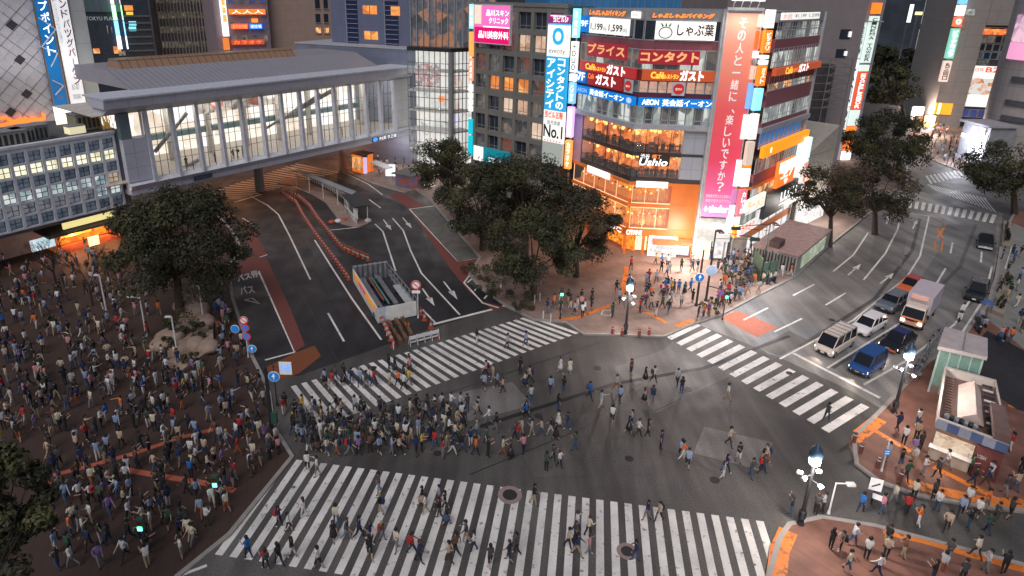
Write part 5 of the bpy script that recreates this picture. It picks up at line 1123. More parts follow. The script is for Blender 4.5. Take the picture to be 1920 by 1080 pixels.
# brown-grey windowless block right of the corner building
F7 = Fr(AT(1478, 100, 118), Q=AT(1600, 100, 126)); F7 = Fr(Vector(C4)+Vector((-7, 15, 0)), R_(8))
b8 = slabbld('blank_building', 'plain brown-grey block with two small square windows beside the vertical signs', F7, 50, 16, panels('blank_plate', (.27, .23, .235), 3.2, 3.2, .15, .7, .02, F7.a), 0, F7.uz(1618, 60)[0])
for y0, y1, x in ((55, 73, 1577), (92, 108, 1569)):
    a = F7.rect(x, y0, x+15, y1, .05); m = MB(); F7.box(m, *a, 0, .08, glass_dk); F7.box(m, a[1]-.3, a[1]+.1, a[2]+.3, a[3]-.3, .09, .3, W2); m.wb('window', b8)
dk = thing('service_block', 'dark service block with steel lattice frame under the blank wall', 'building', F7.p(4, 0, 2))
u0, u1 = F7.uz(1510, 180, 2.5)[0], F7.uz(1562, 180, 2.5)[0]; zt2 = F7.uz(1535, 110, 2.5)[1]; zb2 = F7.uz(1530, 205, 2.5)[1]
m = MB(); F7.box(m, -.3, u1, 0, F7.uz(1530, 120, 1.)[1], .05, 1.8, mat('service_dark', (.07, .06, .065), .8, noise=.25)); m.wb('wall', dk)
m = MB(); ls = F7.uz(1545, 180, 3.)[0], F7.uz(1575, 180, 3.)[0]; st_ = mat('lattice_steel', (.25, .23, .23), .5, .4)
zl0, zl1 = F7.uz(1560, 202, 3.)[1], F7.uz(1570, 110, 3.)[1]; nz_ = 6; hz = (zl1-zl0)/nz_
for k in range(nz_+1):
    z = zl0+hz*k; m.tube(F7.p(ls[0], z, 3.), F7.p(ls[1]+1, z, 3.), .07, st_, n=5); m.tube(F7.p(ls[0], z, 3.), F7.p(-0., z, 1.8), .05, st_, n=5)
    if k < nz_: m.tube(F7.p(ls[0], z, 3.), F7.p(ls[1]+1, z+hz, 3.), .05, st_, n=5); m.tube(F7.p(ls[1]+1, z, 3.), F7.p(ls[0], z+hz, 3.), .05, st_, n=5)
for u in (ls[0], ls[1]+1): m.tube(F7.p(u, 0, 3.), F7.p(u, zl1, 3.), .09, st_, n=6)
m.wb('lattice', dk)
# pale low building with sloping wall
gL = G(1502, 400); F8 = Fr(Vector(C4)+Vector((.8, -.2, 0)), R_(42))
b9 = slabbld('low_building', 'low pale building with a slanted roofline between the corner building and the sign tower', F8, F8.uz(1500, 300)[1], 9, mat('pale_beige', (.42, .38, .33), .7), 0, F8.uz(1562, 300)[0])
m = MB(); u1 = F8.uz(1562, 300)[0]; z0_ = F8.uz(1525, 290)[1]
m.hexa([F8.p(0, z0_-.2, 0), F8.p(u1, z0_-.2, 0), F8.p(u1, z0_-.2, -9), F8.p(0, z0_-.2, -9), F8.p(0, z0_, 0), F8.p(u1, z0_+3.2, 0), F8.p(u1, z0_+3.2, -9), F8.p(0, z0_, -9)], mat('pale_beige', ())); m.wb('roof', b9)
m = MB(); F8.box(m, .3, u1*.98, .2, 3.4, .02, .2, w_white); m.wb('shop_window', b9)
bsign('canopy_sign', 'white and orange small vertical sign on the low pale building', F8, (.2, 1.4, 4, 9), W2, '串焼', ORT, d=.5, th=.4, vertical=True, bold=.05)
for q in range(3):
    l = bpy.data.lights.new('shop_glow', 'POINT'); l.energy = 380; l.color = (1, .93, .85); l.shadow_soft_size = .5
    o = bpy.data.objects.new('shop_light', l); COL.objects.link(o); o.parent = b9; o.matrix_parent_inverse = pw(b9).inverted(); o.location = F8.p(u1*(.2+.3*q), 3.2, 2.2)
# building with two tall vertical sign strips
Sg = G(1583, 300); F9 = Fr(Sg, R_(14)); zt9 = ZT(Sg, 8)
b10 = slabbld('sign_tower', 'slim grey building carrying two tall white vertical sign strips', F9, 46, 14, mat('sign_tower_grey', (.25, .25, .28), .6), -3.4, 2.0)
dS = .6
def vs(lab, xt, xb, w_, segs, cat='sign', d=.9):
    u = F9.uz(xb, 250, d)[0]; root = thing('sign_strip', lab, cat, F9.p(u, 2, d))
    for y0, y1, base, tx, tm in segs:
        xm = xb+(xt-xb)*(250-(y0+y1)/2)/250; z1_, z0_ = F9.uz(xm, y0, d)[1], F9.uz(xm, y1, d)[1]; m = MB(); F9.box(m, u-w_/2, u+w_/2, z0_+.03, z1_, d-.4, d, base); pn = m.wb('sign_box', root)
        if tx: t = MB(); F9.text(t, tx, tm, u-w_*.3, u+w_*.3, z0_+.3, z1_-.3, d+.04, vertical=True, bold=.04); t.wb('lettering', pn)
GW = E('strip_palegreen', (.72, .85, .78), .7)
u9 = F9.uz(1590, 250, .9)[0]; wS = F9.uz(1604, 250, .9)[0]-F9.uz(1588, 250, .9)[0]
vs('right one of two tall sign strips, with orange box and red coffee lettering', 1636, 1596, wS, [(5, 26, OG, '', None), (30, 118, GW, 'CINEMA TOWER', mat('letter_grey', (.12, .16, .15), .6, noise=0)), (122, 134, GW, '', None), (135, 206, E('strip_rust', (.7, .10, .03), .7), 'EXCELSIOR', WT), (207, 236, GW, '', None), (238, 282, OG, '', None), (284, 300, W1, '', None)])
vs('left one of two tall sign strips, pale with a round emblem and dark letters', 1616, 1577, wS*.9, [(42, 110, GW, 'RECCURIT', mat('letter_grey', ())), (112, 200, WHP, '大口', BKT), (202, 262, GW, '◎質屋', BKT), (264, 300, E('strip_mauve', (.5, .4, .42), .4), '', None)])
m = MB(); F9.box(m, u9-3.2, u9+wS+.6, F9.uz(1615, 41, 1.2)[1], F9.uz(1615, 39, 1.2)[1], .0, 1.2, mat('light_ledge', ())); m.wb('canopy', b10)
sd = Fr(F9.p(-3.4, 0), R_(60))
# street canyon: end wall and side blocks with small lights
F10 = farwall(1560, 60, 330, 1800, 330)
eb = slabbld('street_end_block', 'dark office block with a few lit windows closing the far street', F10, 85, 20, mat('canyon_dark', (.05, .06, .08), .7, noise=.3, scale=.15), -30, F10.L+40)
grid(F10, eb, 0, F10.L, 9, 30, 62, 6, .5, .35, lambda i, j: rnd.choice((None, g_dim, g_cool, lit('glass_violet', ()))))
F11 = farwall(1648, 60, 250, 1690, 300)
nk = 0
for x, y0, y1, wd, c, lb in ((1703, 8, 42, 1.0, (.9, .95, 1.), 'white vertical neon far down the street, the left of two'), (1731, -5, 45, 1.2, (.9, .95, 1.), 'white vertical neon far down the street, the right of two'), (1722, 22, 28, 2., (1., .8, .4), 'small amber sign far down the street'), (1720, 55, 92, 1.2, (.85, .85, .8), 'dotted white sign strip down the street above the trees')):
    a = AT(x, y1, 210); b_ = AT(x, y0, 210); t = thing('street_sign', lb, 'neon sign', (a.x, a.y, a.z)); m = MB(); m.box((0, 0, (b_.z-a.z)/2), (wd, .5, b_.z-a.z), E('street_neon_%d' % nk, c, 1.3)); m.box((0, .3, (b_.z-a.z)/2), (wd*1.1, .2, b_.z-a.z+.3), dsteel); m.build('light_box', t); nk += 1
    m = MB(); m.box((0, .6, -a.z/2+(b_.z-a.z)/2), (.3, .3, b_.z), gmet); m.build('post', t)

# ---------------------------------------------- right hand department building with the green sign
R1 = G(1744, 236); AR1 = R_(-14); RF = Fr(R1, AR1); u1r = RF.uz(1835, 100)[0]
rb = thing('store_building', 'big pale plate clad store building with a green vertical sign', 'building', (R1.x, R1.y, 0))
plate = panels('store_plate', (.40, .37, .35), 5.5, 2.9, .25, .6, .05, AR1)
m = MB(); RF.box(m, 0, u1r, 0, 62, -22, 0, plate); m.wb('wall', rb)
ccol = RF.uz(1826, 100)[0]; cr_ = RF.uz(1900, 100, .3)[0]
m = MB(); RF.box(m, u1r, cr_+6, RF.uz(1850, 47)[1], 62, -30, .3, plate); m.wb('wall', rb)
m = MB(); RF.box(m, u1r, cr_+6, 0, RF.uz(1850, 47)[1], -30, -1.5, mat('store_dark', (.05, .05, .06), .5)); m.wb('wall', rb)
u_a, u_b = u1r+.1, cr_+4; za_, zb_ = RF.uz(1850, 112, -1.4)[1], RF.uz(1850, 50, -1.4)[1]
bluefew = lambda i, j: rnd.choice((glass_dk, glass_dk, mat('glass_navy', (.01, .04, .12), .2), g_dim))
grid(RF, rb, u_a, u_b, 7, za_, zb_, 4, .92, .9, bluefew, mull_w, -1.45)
grid(RF, rb, u_a, u_b, 6, RF.uz(1850, 222, -1.4)[1], RF.uz(1850, 205, -1.4)[1], 1, .92, .9, lit('glass_violet', ()), mull_w, -1.45)
m = MB(); RF.box(m, u_a, u_a+3.2, RF.uz(1830, 200)[1], za_, -1.4, -1.2, lit('creeper', [(.02, .03, .02), (.1, .11, .09), (.3, .3, .28)], .5, 3.5)); m.wb('plant_wall', rb)
bsign('billboard', 'white billboard reading 100 B2F over small coloured figures on the store building', RF, RF.rect(1822, 123, 1868, 202, -.8), W2, [('109', RDT, (.05, .35, .86, .95)), ('B2F', RDT, (.42, .95, .85, .97), dict(bold=.1)), ('■', lit('figures', [(.9, .88, .8), (.85, .83, .78), (.9, .3, .1), (.2, .1, .1)], .8, .9), (.1, .95, .3, .7))], d=-.8, th=.3, cat='billboard')
bsign('billboard', 'orange red lit ledge sign high on the store building', RF, RF.rect(1846, 54, 1890, 66, .3), lit('flames', [(.2, .05, .02), (1., .2, .05), (1., .5, .1)], 1., .9), d=.4, th=.3)
m = MB()
gs = thing('vertical_sign', 'tall narrow sign mounted on the store corner, green in the middle', 'sign', RF.p(0, 8, .8))
for y0, y1, base, tx, tm in ((-40, 8, E('tip_blue', (.2, .6, 1.), .9), '', None), (9, 30, W1, '', None), (31, 50, E('tip_red', (.9, .2, .08), .9), '◎', WT), (53, 110, E('sign_green', (.25, .65, .5), .8), 'ビックカメラ', WT), (114, 154, E('sign_tan', (.8, .62, .52), .8), '丸三回口', BRN)):
    z1_, z0_ = RF.uz(1775, y0, .8)[1], RF.uz(1775, y1, .8)[1]; m = MB(); RF.box(m, -.9, .9, z0_+.1, z1_, .3, 1.3, base); pn = m.wb('sign_box', gs)
    if tx: t = MB(); RF.text(t, tx, tm, -.6, .6, z0_+.5, z1_-.4, 1.35, vertical=True, bold=.08); t.wb('lettering', pn)
for x0, y0, x1, y1, mt_ in ((1797, 17, 1826, 29, lit('ledge_black', [(.03, .03, .03), (.8, .8, .75)], .8, 1.2)), (1790, 46, 1808, 56, lit('ledge_brown', [(.1, .05, .05), (.4, .2, .15)], .8, 1.))):
    a = RF.rect(x0, y0, x1, y1, .05); m = MB(); RF.box(m, *a, .0, .2, mt_); m.wb('window', rb)
# left return of the store along the street
RB = Fr(Vector(R1)+Vector((8, 34, 0)), Q=(R1.x, R1.y)); RBL = RB.L
a = RF.rect(1756, 193, 1782, 215, .2)
bsign('wall_light', 'glowing amber wall with a lit vertical slot low on the store building', RF, a, E('amber_wall', (1., .42, .03), .85), [('I', E('slot_light', (1, .9, .6), 2.), (.15, .3, .0, 1.))], d=.3, th=.25, cat='light box')
for k, (x, y, c, w_, h_) in enumerate(((1740, 190, W1, 3.2, 9.), (1733, 158, E('sign_rose', (.8, .4, .45), .8), 4, 2.), (1748, 215, g_warm, 4, 3.5), (1735, 235, g_warm, 5, 3.))):
    P = G(x, y+12); P = Vector((P.x, P.y, 0)); t = thing('storefront', ['tall white lit shop panel left of the store building', 'rose coloured sign above the white shop panel', 'warm lit stall front at the street corner', 'low warm lit shop window on the far pavement'][k], 'shop front', P)
    m = MB(); z = ZT(P, y+6); m.box((0, .3, z+h_/2), (w_, .6, h_), c); m.box((0, .75, (z+h_)/2), (w_*1.15, .25, z+h_+.4), gmet); m.build('front', t)
# cylinder tower at the right edge
cy = G(1905, 318); cyl = thing('round_tower', 'pale cylindrical tower at the right edge with pink lit poster', 'building', (cy.x+8.3, cy.y+7, 0))
m = MB(); m.lathe((0, 0, 0), [(9.5, 0), (9.5, 70)], panels('cyl_plate', (.50, .46, .44), 60, 3.1, .3, .55, .06, 0), 48); m.build('wall', cyl)
def onc(lab, cat, th0, th1, z0, z1, base, nm='panel'):
    t = thing('tower_poster', lab, cat, (cyl.location.x, cyl.location.y, z0)); m = MB(); n = 8
    for i in range(n):
        a0, a1 = th0+(th1-th0)*i/n, th0+(th1-th0)*(i+1)/n; r0, r1 = 9.55, 9.8
        m.hexa([(r1*math.cos(a0), r1*math.sin(a0), 0), (r1*math.cos(a1), r1*math.sin(a1), 0), (r0*math.cos(a1), r0*math.sin(a1), 0), (r0*math.cos(a0), r0*math.sin(a0), 0),
                (r1*math.cos(a0), r1*math.sin(a0), z1-z0), (r1*math.cos(a1), r1*math.sin(a1), z1-z0), (r0*math.cos(a1), r0*math.sin(a1), z1-z0), (r0*math.cos(a0), r0*math.sin(a0), z1-z0)], base)
    m.build(nm, t); return t
def cz(y): return ZT(Vector((cy.x+1, cy.y, 0)), y)
onc('pink and floral poster high on the round tower', 'poster', R_(172), R_(208), cz(84), cz(30), lit('poster_flora', [(.9, .35, .6), (.95, .6, .7), (.2, .1, .3), (.9, .3, .2)], .9, .25))
onc('pink panel just under the floral poster on the round tower', 'poster', R_(172), R_(208), cz(118), cz(85), E('panel_pink', (.95, .4, .65), .7))
for z, lb in ((cz(150), 'upper'), (cz(195), 'middle'), (cz(225), 'lower')): onc('dark recessed window slot on the round tower, the %s of three' % lb, 'window', R_(188), R_(225), z-1., z, mat('slot_grey', (.12, .12, .14), .4))
# white lit booth on the corner in front of the store
bq = G(1815, 306); BQ = Fr(G(1790, 300), Q=G(1838, 316)); ztb = ZT(G(1815, 306), 232)
bo = thing('corner_booth', 'bright white lit corner booth with a grey visor roof', 'booth', (bq.x, bq.y, 0))
m = MB(); BQ.box(m, 0, BQ.L, 0, ztb, -5, 0, mat('booth_grey', (.3, .3, .32), .6)); m.wb('wall', bo)
m = MB(); BQ.box(m, -.4, BQ.L+.4, ztb, ztb+.4, -5.5, .9, mat('visor', (.4, .38, .42), .5)); m.wb('roof', bo)
m = MB(); BQ.box(m, BQ.L*.42, BQ.L*.95, .4, ztb*.45, .02, .2, E('booth_screen_low', (.85, .88, 1.), 1.1)); m.wb('screen', bo)
m = MB(); BQ.box(m, BQ.L*.42, BQ.L*.95, ztb*.5, ztb*.8, .02, .2, E('booth_screen', (1, 1, 1), 1.1)); BQ.text(m, '1ぷ~', BKT, BQ.L*.47, BQ.L*.85, ztb*.58, ztb*.7, .24); m.wb('screen', bo)
m = MB(); BQ.box(m, BQ.L*.05, BQ.L*.36, ztb*.62, ztb*.72, .02, .3, W1); m.wb('sign', bo)
m = MB()
for k in range(2): BQ.box(m, BQ.L*(.38+.27*k), BQ.L*(.58+.27*k), ztb*.83, ztb*.96, .02, .25, E('visor_rose', (.8, .45, .5), .6))
m.wb('light_panel', bo)
l = bpy.data.lights.new('booth', 'POINT'); l.energy = 2600; l.color = (.85, .9, 1); l.shadow_soft_size = .6
o = bpy.data.objects.new('booth_light', l); COL.objects.link(o); o.parent = bo; o.matrix_parent_inverse = pw(bo).inverted(); o.location = BQ.p(BQ.L*.6, 5, 2.5)

for k, (x, y, z_, w_, h_, c, lb) in enumerate(((1716, 232, 2, 3, 2.5, W1, 'white lit shop window deep in the right hand street, nearest'), (1712, 216, 2, 3, 2.5, E('street_rose', (1., .55, .45), .9), 'rose lit shop window deep in the right hand street'), (1724, 205, 3, 2.4, 3, g_warm, 'warm shop window above the street pavement, right of the rose one'), (1704, 200, 2, 2.5, 2., W2, 'pale shop window farthest up the right hand street'), (1737, 252, 2, 2.6, 2.6, E('street_amber', (1., .5, .15), 1.), 'amber shop window at the corner of the right hand street'))):
    P = G(x, y); t = thing('storefront', lb, 'shop window', (P.x, P.y, 0)); m = MB(); m.box((0, .2, z_+h_/2), (w_, .3, h_), c); m.build('pane', t); m = MB(); m.box((0, .5, (z_+h_)/2), (w_*1.1, .25, z_+h_+.3), gmet); m.build('frame', t)
    l = bpy.data.lights.new('street', 'POINT'); l.energy = 3200; l.color = (1, .78, .66); l.shadow_soft_size = .6; o = bpy.data.objects.new('street_light', l); COL.objects.link(o); o.parent = t; o.location = (0, -2, 3.5)
# ================================================================== trees
leafm = mat('leaves', (.030, .032, .013), .7, noise=.6, scale=.7)
leafl = mat('leaves_light', (.066, .064, .024), .7, noise=.5, scale=.7)
leafb = mat('leaves_brown', (.085, .060, .030), .7, noise=.5, scale=.8)
barkm = mat('bark', (.07, .05, .04), .9, noise=.3, scale=4)
def crown_mesh(R, Hh, n, leaf, seed, mats=(leafm, leafl), clumps=38):
    rd = random.Random(seed); v = []; f = []; mi = []; cl = []
    for k in range(clumps):
        a = rd.uniform(0, 6.28); q = rd.uniform(-.75, 1); rr = (1-abs(q)**1.7)**.5*rd.uniform(.45, 1.12)
        cl.append((math.cos(a)*rr*R*.82, math.sin(a)*rr*R*.82, q*Hh*.78, rd.uniform(.11, .30)*R, rd.random()))
    for i in range(n):
        c = cl[rd.randrange(clumps)]; d = Vector((rd.gauss(0, 1), rd.gauss(0, 1), rd.gauss(0, .8))).normalized()*c[3]*rd.uniform(.55, 1.12)
        p = Vector((c[0]+d.x, c[1]+d.y, c[2]+d.z*.8)); s_ = leaf*rd.uniform(.6, 1.4)
        nrm = (d.normalized()+Vector((rd.uniform(-1, 1), rd.uniform(-1, 1), rd.uniform(-.3, 1.2)))*.8).normalized(); u_ = nrm.orthogonal().normalized(); w_ = nrm.cross(u_)
        t = rd.uniform(0, 6.28); a1 = u_*math.cos(t)+w_*math.sin(t); a2 = nrm.cross(a1); k = len(v)
        for q in (a1*-.8*s_, a2*.38*s_, a1*.8*s_, a2*-.38*s_): v.append(tuple(p+q))
        f.append((k, k+1, k+2, k+3)); mi.append(1 if c[4] > .62 or rd.random() < .12 else 0)
    me = bpy.data.meshes.new('crown'); me.from_pydata(v, [], f)
    for q in mats: me.materials.append(q)
    me.polygons.foreach_set('material_index', mi); return me, cl
def tree(label, foot, cpx, rpx, seed, n=9000, leaf=.26, mats=(leafm, leafl), flat=.8, name='street_tree', group='trees around the junction', clumps=38, z0=.13):
    P = G(*foot); D = (P-CAMP).dot(_fwd); zc = ZT(P, cpx[1]); R = rpx*D/CF*1.0
    # shift the crown sideways so that it stands where the photo has it
    q = ray(cpx[0], cpx[1]); t_ = P.y/q.y; off = CAMP.x+q.x*t_-P.x
    t = thing(name, label, 'tree', (P.x, P.y, z0), 0, group)
    me, cl = crown_mesh(R, R*flat, n, leaf, seed, mats, clumps); c = ob('crown', me, t); c.location = (off, 0, zc)
    m = MB(); rd = random.Random(seed); top = Vector((off*.6, 0, zc-R*flat*.25)); m.tube((0, 0, -.1), (off*.3, 0, zc*.45), R*.055+.08, barkm, R*.045+.05, n=8); m.tube((off*.3, 0, zc*.45), top, R*.045+.05, barkm, R*.02+.03, n=8)
    for q in cl[::3]:
        m.tube((off*.35, 0, zc*.5), (q[0]*.8+off, q[1]*.8, zc+q[2]*.7), R*.018+.04, barkm, .02, n=5)
    m.build('trunk', t); return t
tree('big dark round tree on the plaza in front of the station window grid', (338, 590), (332, 455), 138, 1, 32000, .19, clumps=60)
tree('dark tree at the far left of the group before the grey office', (862, 425), (832, 312), 66, 2, 13000, .2, group='trees on the middle pavement')
tree('dark tree before the teal bank sign, second of the group', (905, 470), (905, 372), 98, 3, 20000, .2, group='trees on the middle pavement')
tree('tall dark tree in the middle of the group under the optician sign', (985, 500), (985, 372), 102, 4, 20000, .2, group='trees on the middle pavement')
tree('dark tree touching the orange shop building, right end of the group', (1080, 520), (1078, 425), 96, 5, 22000, .2, mats=(leafm, leafb), group='trees on the middle pavement')
tree('low dark tree nearest the bus road in the group, above the signal', (1000, 560), (1000, 462), 98, 6, 20000, .19, group='trees on the middle pavement')
tree('loose brownish tree beside the black LUSH sign', (1556, 462), (1550, 358), 66, 7, 7500, .19, mats=(leafm, leafb), group='trees along the right road')
tree('dense brownish tree next to the loose one by the right road', (1640, 440), (1630, 358), 82, 8, 14000, .21, mats=(leafm, leafb), group='trees along the right road')
tree('dark green tree behind the two brownish ones by the right road', (1690, 345), (1664, 262), 88, 9, 15000, .25, mats=(leafm, leafl), flat=.65, group='trees along the right road')
tree('dark tree at the right edge beside the far crossing', (1902, 402), (1885, 322), 86, 10, 15000, .21, flat=.7, group='trees along the right road')
tree('far street tree under the white neon signs, nearest of three', (1700, 235), (1665, 165), 52, 11, 4500, .5, flat=.9, group='far street trees')
tree('far street tree under the dotted sign strip, right of three', (1720, 200), (1706, 128), 40, 12, 3500, .6, flat=.9, group='far street trees')
tree('far street tree deepest in the street canyon, left of three', (1668, 185), (1650, 115), 38, 13, 3500, .65, flat=.9, group='far street trees')
tree('green conifer-like tree in the bottom left corner', (-10, 1230), (2, 970), 92, 14, 12000, .17, mats=(leafm, leafl), flat=1.7, name='corner_tree', clumps=46)
def shrub(label, x, y, w_, h_, seed, mats=(leafm, leafl), n=700, name='shrub', leaf=.12, z=.13, grp=None):
    P = G(x, y); t = thing(name, label, 'shrub', (P.x, P.y, z), 0, grp); me, _ = crown_mesh(w_, h_, n, leaf, seed, mats, 9); c = ob('foliage', me, t); c.location = (0, 0, h_*.7)
    m = MB(); m.tube((0, 0, 0), (0, 0, h_*.7), .06, barkm, .03, n=5); m.build('stem', t)
bt_ = thing('bare_tree', 'bare winter tree with thin twigs on the plaza before the station kiosks', 'tree', G(108, 545), 0, None); m = MB(); rd = random.Random(5)
def twig(a, d, L, r, k):
    b = a+d*L; m.tube(a, b, r, mat('bark_dark', (.035, .025, .02), .9), r*.6, n=4, cap=False)
    if k:
        for i in range(3): twig(b, (d+Vector((rd.uniform(-.8, .8), rd.uniform(-.8, .8), rd.uniform(-.1, .5)))).normalized(), L*.72, r*.6, k-1)
twig(Vector((0, 0, 0)), Vector((0, 0, 1)), 2.2, .13, 5); m.build('branches', bt_)
bt2 = copy_tree(bt_, G(175, 575), 2.); bt2['label'] = 'bare tree right of the other bare one, nearer to the big dark tree'

# ================================================================== street furniture
def shift(P, z=.13): return (P.x, P.y, z)
def polething(name, lab, cat, x0, y0, x1, y1, r, mt, group=None, z=.13, taper=.7, base=True):
    P = G(x0, y0); h = ZT(P, y1)-z; t = thing(name, lab, cat, (P.x, P.y, z), 0, group)
    m = MB(); m.tube((0, 0, 0), (0, 0, h), r, mt, r*taper, n=8)
    if base: m.tube((0, 0, 0), (0, 0, .25), r*1.8, mt, r*1.3, n=8)
    m.build('pole', t); return t, P, h
glow = E('globe_glow', (1., .93, .85), 7.)
def street_lamp(lab, x0, y0, y1, energy, col=(1., .90, .82), r=.14, small=True):
    energy *= 1.25
    t, P, h = polething('street_lamp', lab, 'street lamp', x0, y0, x0, y1+8, r, dsteel, 'ornate street lamps at the junction')
    m = MB(); m.lathe((0, 0, h), [(.12, -.1), (.30, .05), (.34, .28), (.26, .42)], glow, 14); m.build('globe', t, smooth=True)
    m = MB(); m.lathe((0, 0, h+.5), [(.36, 0), (.40, .25), (.30, .6), (.10, .8), (.03, 1.0)], mat('lamp_cap_blue', (.05, .09, .14), .3, .3), 14); m.build('cap', t, smooth=True)
    if small:
        for a in range(4):
            an = a*1.57+.5; q = Vector((math.cos(an)*.55, math.sin(an)*.55, h-.75-(a % 2)*.35)); m = MB(); m.tube((0, 0, q.z), q, .035, dsteel, n=5); m.tube(q, q+Vector((math.cos(an)*.25, math.sin(an)*.25, -.1)), .13, wmet if y0 > 900 else gmet, .16, n=10); m.build('spot_head', t)
    l = bpy.data.lights.new('lamp', 'POINT'); l.energy = energy; l.color = col; l.shadow_soft_size = .35
    o = bpy.data.objects.new('lamp_light', l); COL.objects.link(o); o.parent = t; o.location = (0, -.75, h+.0)
    m = MB()
    for k in range(5): m.lathe((0, 0, .5+k*.12), [(r*1.5, 0), (r*1.7, .03), (r*1.5, .06)], dsteel, 8)
    m.build('collar', t); return t
street_lamp('ornate street lamp with a glass globe on the near right corner', 1500, 985, 862, 900)
street_lamp('dark thick street lamp beside the blue van and the bicycles', 1675, 776, 665, 900)
street_lamp('ornate street lamp on the tip of the middle pavement', 1172, 628, 536, 700)
t, P, h = polething('signal_mast', 'thick dark mast on the plaza edge beside the round blue arrow sign', 'pole', 512, 822, 497, 690, .17, dsteel); m = MB(); m.box((.3, -.1, h*.3), (.4, .3, .9), mat('signal_case', (.04, .09, .07), .5)); m.build('signal_head', t)
# white slim poles on the plaza
for lab, a in (('slim white pole standing alone near the bare trees', (201, 590, 516)), ('slim white pole with a short arm, left of the rock garden', (275, 632, 557)), ('slim white pole inside the pale rock garden', (336, 684, 594)), ('slim white pole at the far edge of the rock garden', (383, 610, 536))):
    t, P, h = polething('plaza_pole', lab, 'pole', a[0], a[1], a[0], a[2], .085, wmet, 'slim white plaza poles')
    m = MB(); m.tube((0, 0, h-.1), (-.9 if 'arm' in lab else -.3, 0, h), .05, wmet, n=6); m.box((-.9 if 'arm' in lab else -.3, 0, h), (.5, .2, .1), wmet); m.build('arm', t)
def disc(mb, c, r, mt, th=.04, n=20, dy=-.05): mb.tube((c[0], c[1]+dy, c[2]), (c[0], c[1]+dy-th, c[2]), r, mt, n=n)
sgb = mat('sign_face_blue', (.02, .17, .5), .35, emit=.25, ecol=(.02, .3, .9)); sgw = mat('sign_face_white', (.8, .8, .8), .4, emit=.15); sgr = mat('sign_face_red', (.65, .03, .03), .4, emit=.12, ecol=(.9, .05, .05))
def round_sign(t, c, r, kind='arrow', turn=0.):
    m = MB(); disc(m, c, r, sgw if kind != 'park' else sgr)
    if kind in ('arrow', 'plain'): disc(m, c, r*.92, sgb, dy=-.092, th=.01)
    elif kind == 'park': disc(m, c, r*.78, sgb, dy=-.092, th=.01)
    elif kind == 'ring': disc(m, c, r*.98, sgr, dy=-.092, th=.01); disc(m, c, r*.72, sgw, dy=-.104, th=.01)
    if kind == 'arrow':
        m.tube((c[0], c[1]-.11, c[2]-r*.55), (c[0], c[1]-.11, c[2]+r*.2), r*.11, sgw, n=4); m.tube((c[0], c[1]-.11, c[2]+r*.1), (c[0], c[1]-.11, c[2]+r*.65), r*.38, sgw, .01, n=4)
    if kind == 'park': m.tube((c[0]-r*.5, c[1]-.11, c[2]+r*.5), (c[0]+r*.5, c[1]-.11, c[2]-r*.5), r*.1, sgr, n=4)
    if kind == 'ring': m.tube((c[0]-r*.5, c[1]-.12, c[2]+r*.5), (c[0]+r*.5, c[1]-.12, c[2]-r*.5), r*.1, sgr, n=4)
    m.build('sign_disc', t)
t, P, h = polething('traffic_sign', 'pole with stacked round signs, red ring on top, between plaza and bus road', 'traffic sign', 466, 672, 458, 598, .05, wmet)
for i, (dz, k, dx) in enumerate(((-.1, 'ring', 0), (-.85, 'park', .05), (-1.7, 'park', .1), (-.95, 'plain', -.85), (-2.9, 'arrow', .45))): round_sign(t, (dx, 0, h+dz), .38, k)
t, P, h = polething('traffic_sign', 'pole with round blue arrow sign and a white lettered board at the plaza corner', 'traffic sign', 520, 762, 515, 684, .06, dsteel)
round_sign(t, (.0, 0, h-1.0), .45, 'arrow'); m = MB(); m.box((.95, -.05, h-.25), (.95, .05, 1.1), sgw); put_text(m, '渋谷駅', BLT, lambda u, v, e=0: Vector((.55+u*.8, -.09-e, h-.5+v*.7)), 0, 1, 0, .9); m.tube((0, 0, h-.2), (.95, 0, h-.2), .03, dsteel, n=5); m.build('sign_board', t)
t, P, h = polething('traffic_sign', 'small no entry ring sign on a pole at the corner of the white site hoarding', 'traffic sign', 784, 596, 782, 534, .06, wmet, z=0)
round_sign(t, (-.15, 0, h-.0), .5, 'ring'); m = MB(); m.box((-.15, -.05, h-.75), (.8, .04, .3), sgw); m.build('plate', t)
t, P, h = polething('traffic_sign', 'slim white pole with a small blue chequered plate beside the brown bollards', 'traffic sign', 1652, 886, 1668, 824, .05, wmet); m = MB(); m.box((0, -.06, h*.62), (.34, .04, .5), sgb); m.box((0, -.085, h*.62+.08), (.3, .02, .08), sgw); m.box((0, -.085, h*.62-.1), (.3, .02, .08), sgw); m.build('plate', t)
t, P, h = polething('signal_pole', 'white pole with short side arm on the near right corner', 'pole', 1553, 966, 1570, 905, .06, wmet); m = MB(); m.tube((0, 0, h-.05), (1., .1, h-.15), .045, wmet, n=6); m.box((1.0, .1, h-.2), (.5, .3, .15), wmet); m.build('arm', t)
t = thing('tilted_sign', 'tilted white arrow board on a dark stand near the person in blue', 'sign', shift(G(1632, 948)), -.6); m = MB(); m.tube((0, 0, 0), (0, 0, 1.2), .05, blk, n=6); m.build('stand', t); m = MB(); m.hexa([(-.35, -.1, 1.1), (.35, -.1, 1.2), (.35, -.05, 1.2), (-.35, -.05, 1.1), (-.35, -.1, 2.0), (.35, -.1, 2.1), (.35, -.05, 2.1), (-.35, -.05, 2.0)], sgw); m.box((.3, -.3, .9), (.7, .5, .05), sgw); m.tube((-.2, -.13, 1.4), (.2, -.13, 1.8), .04, blk, n=4); m.build('board', t)
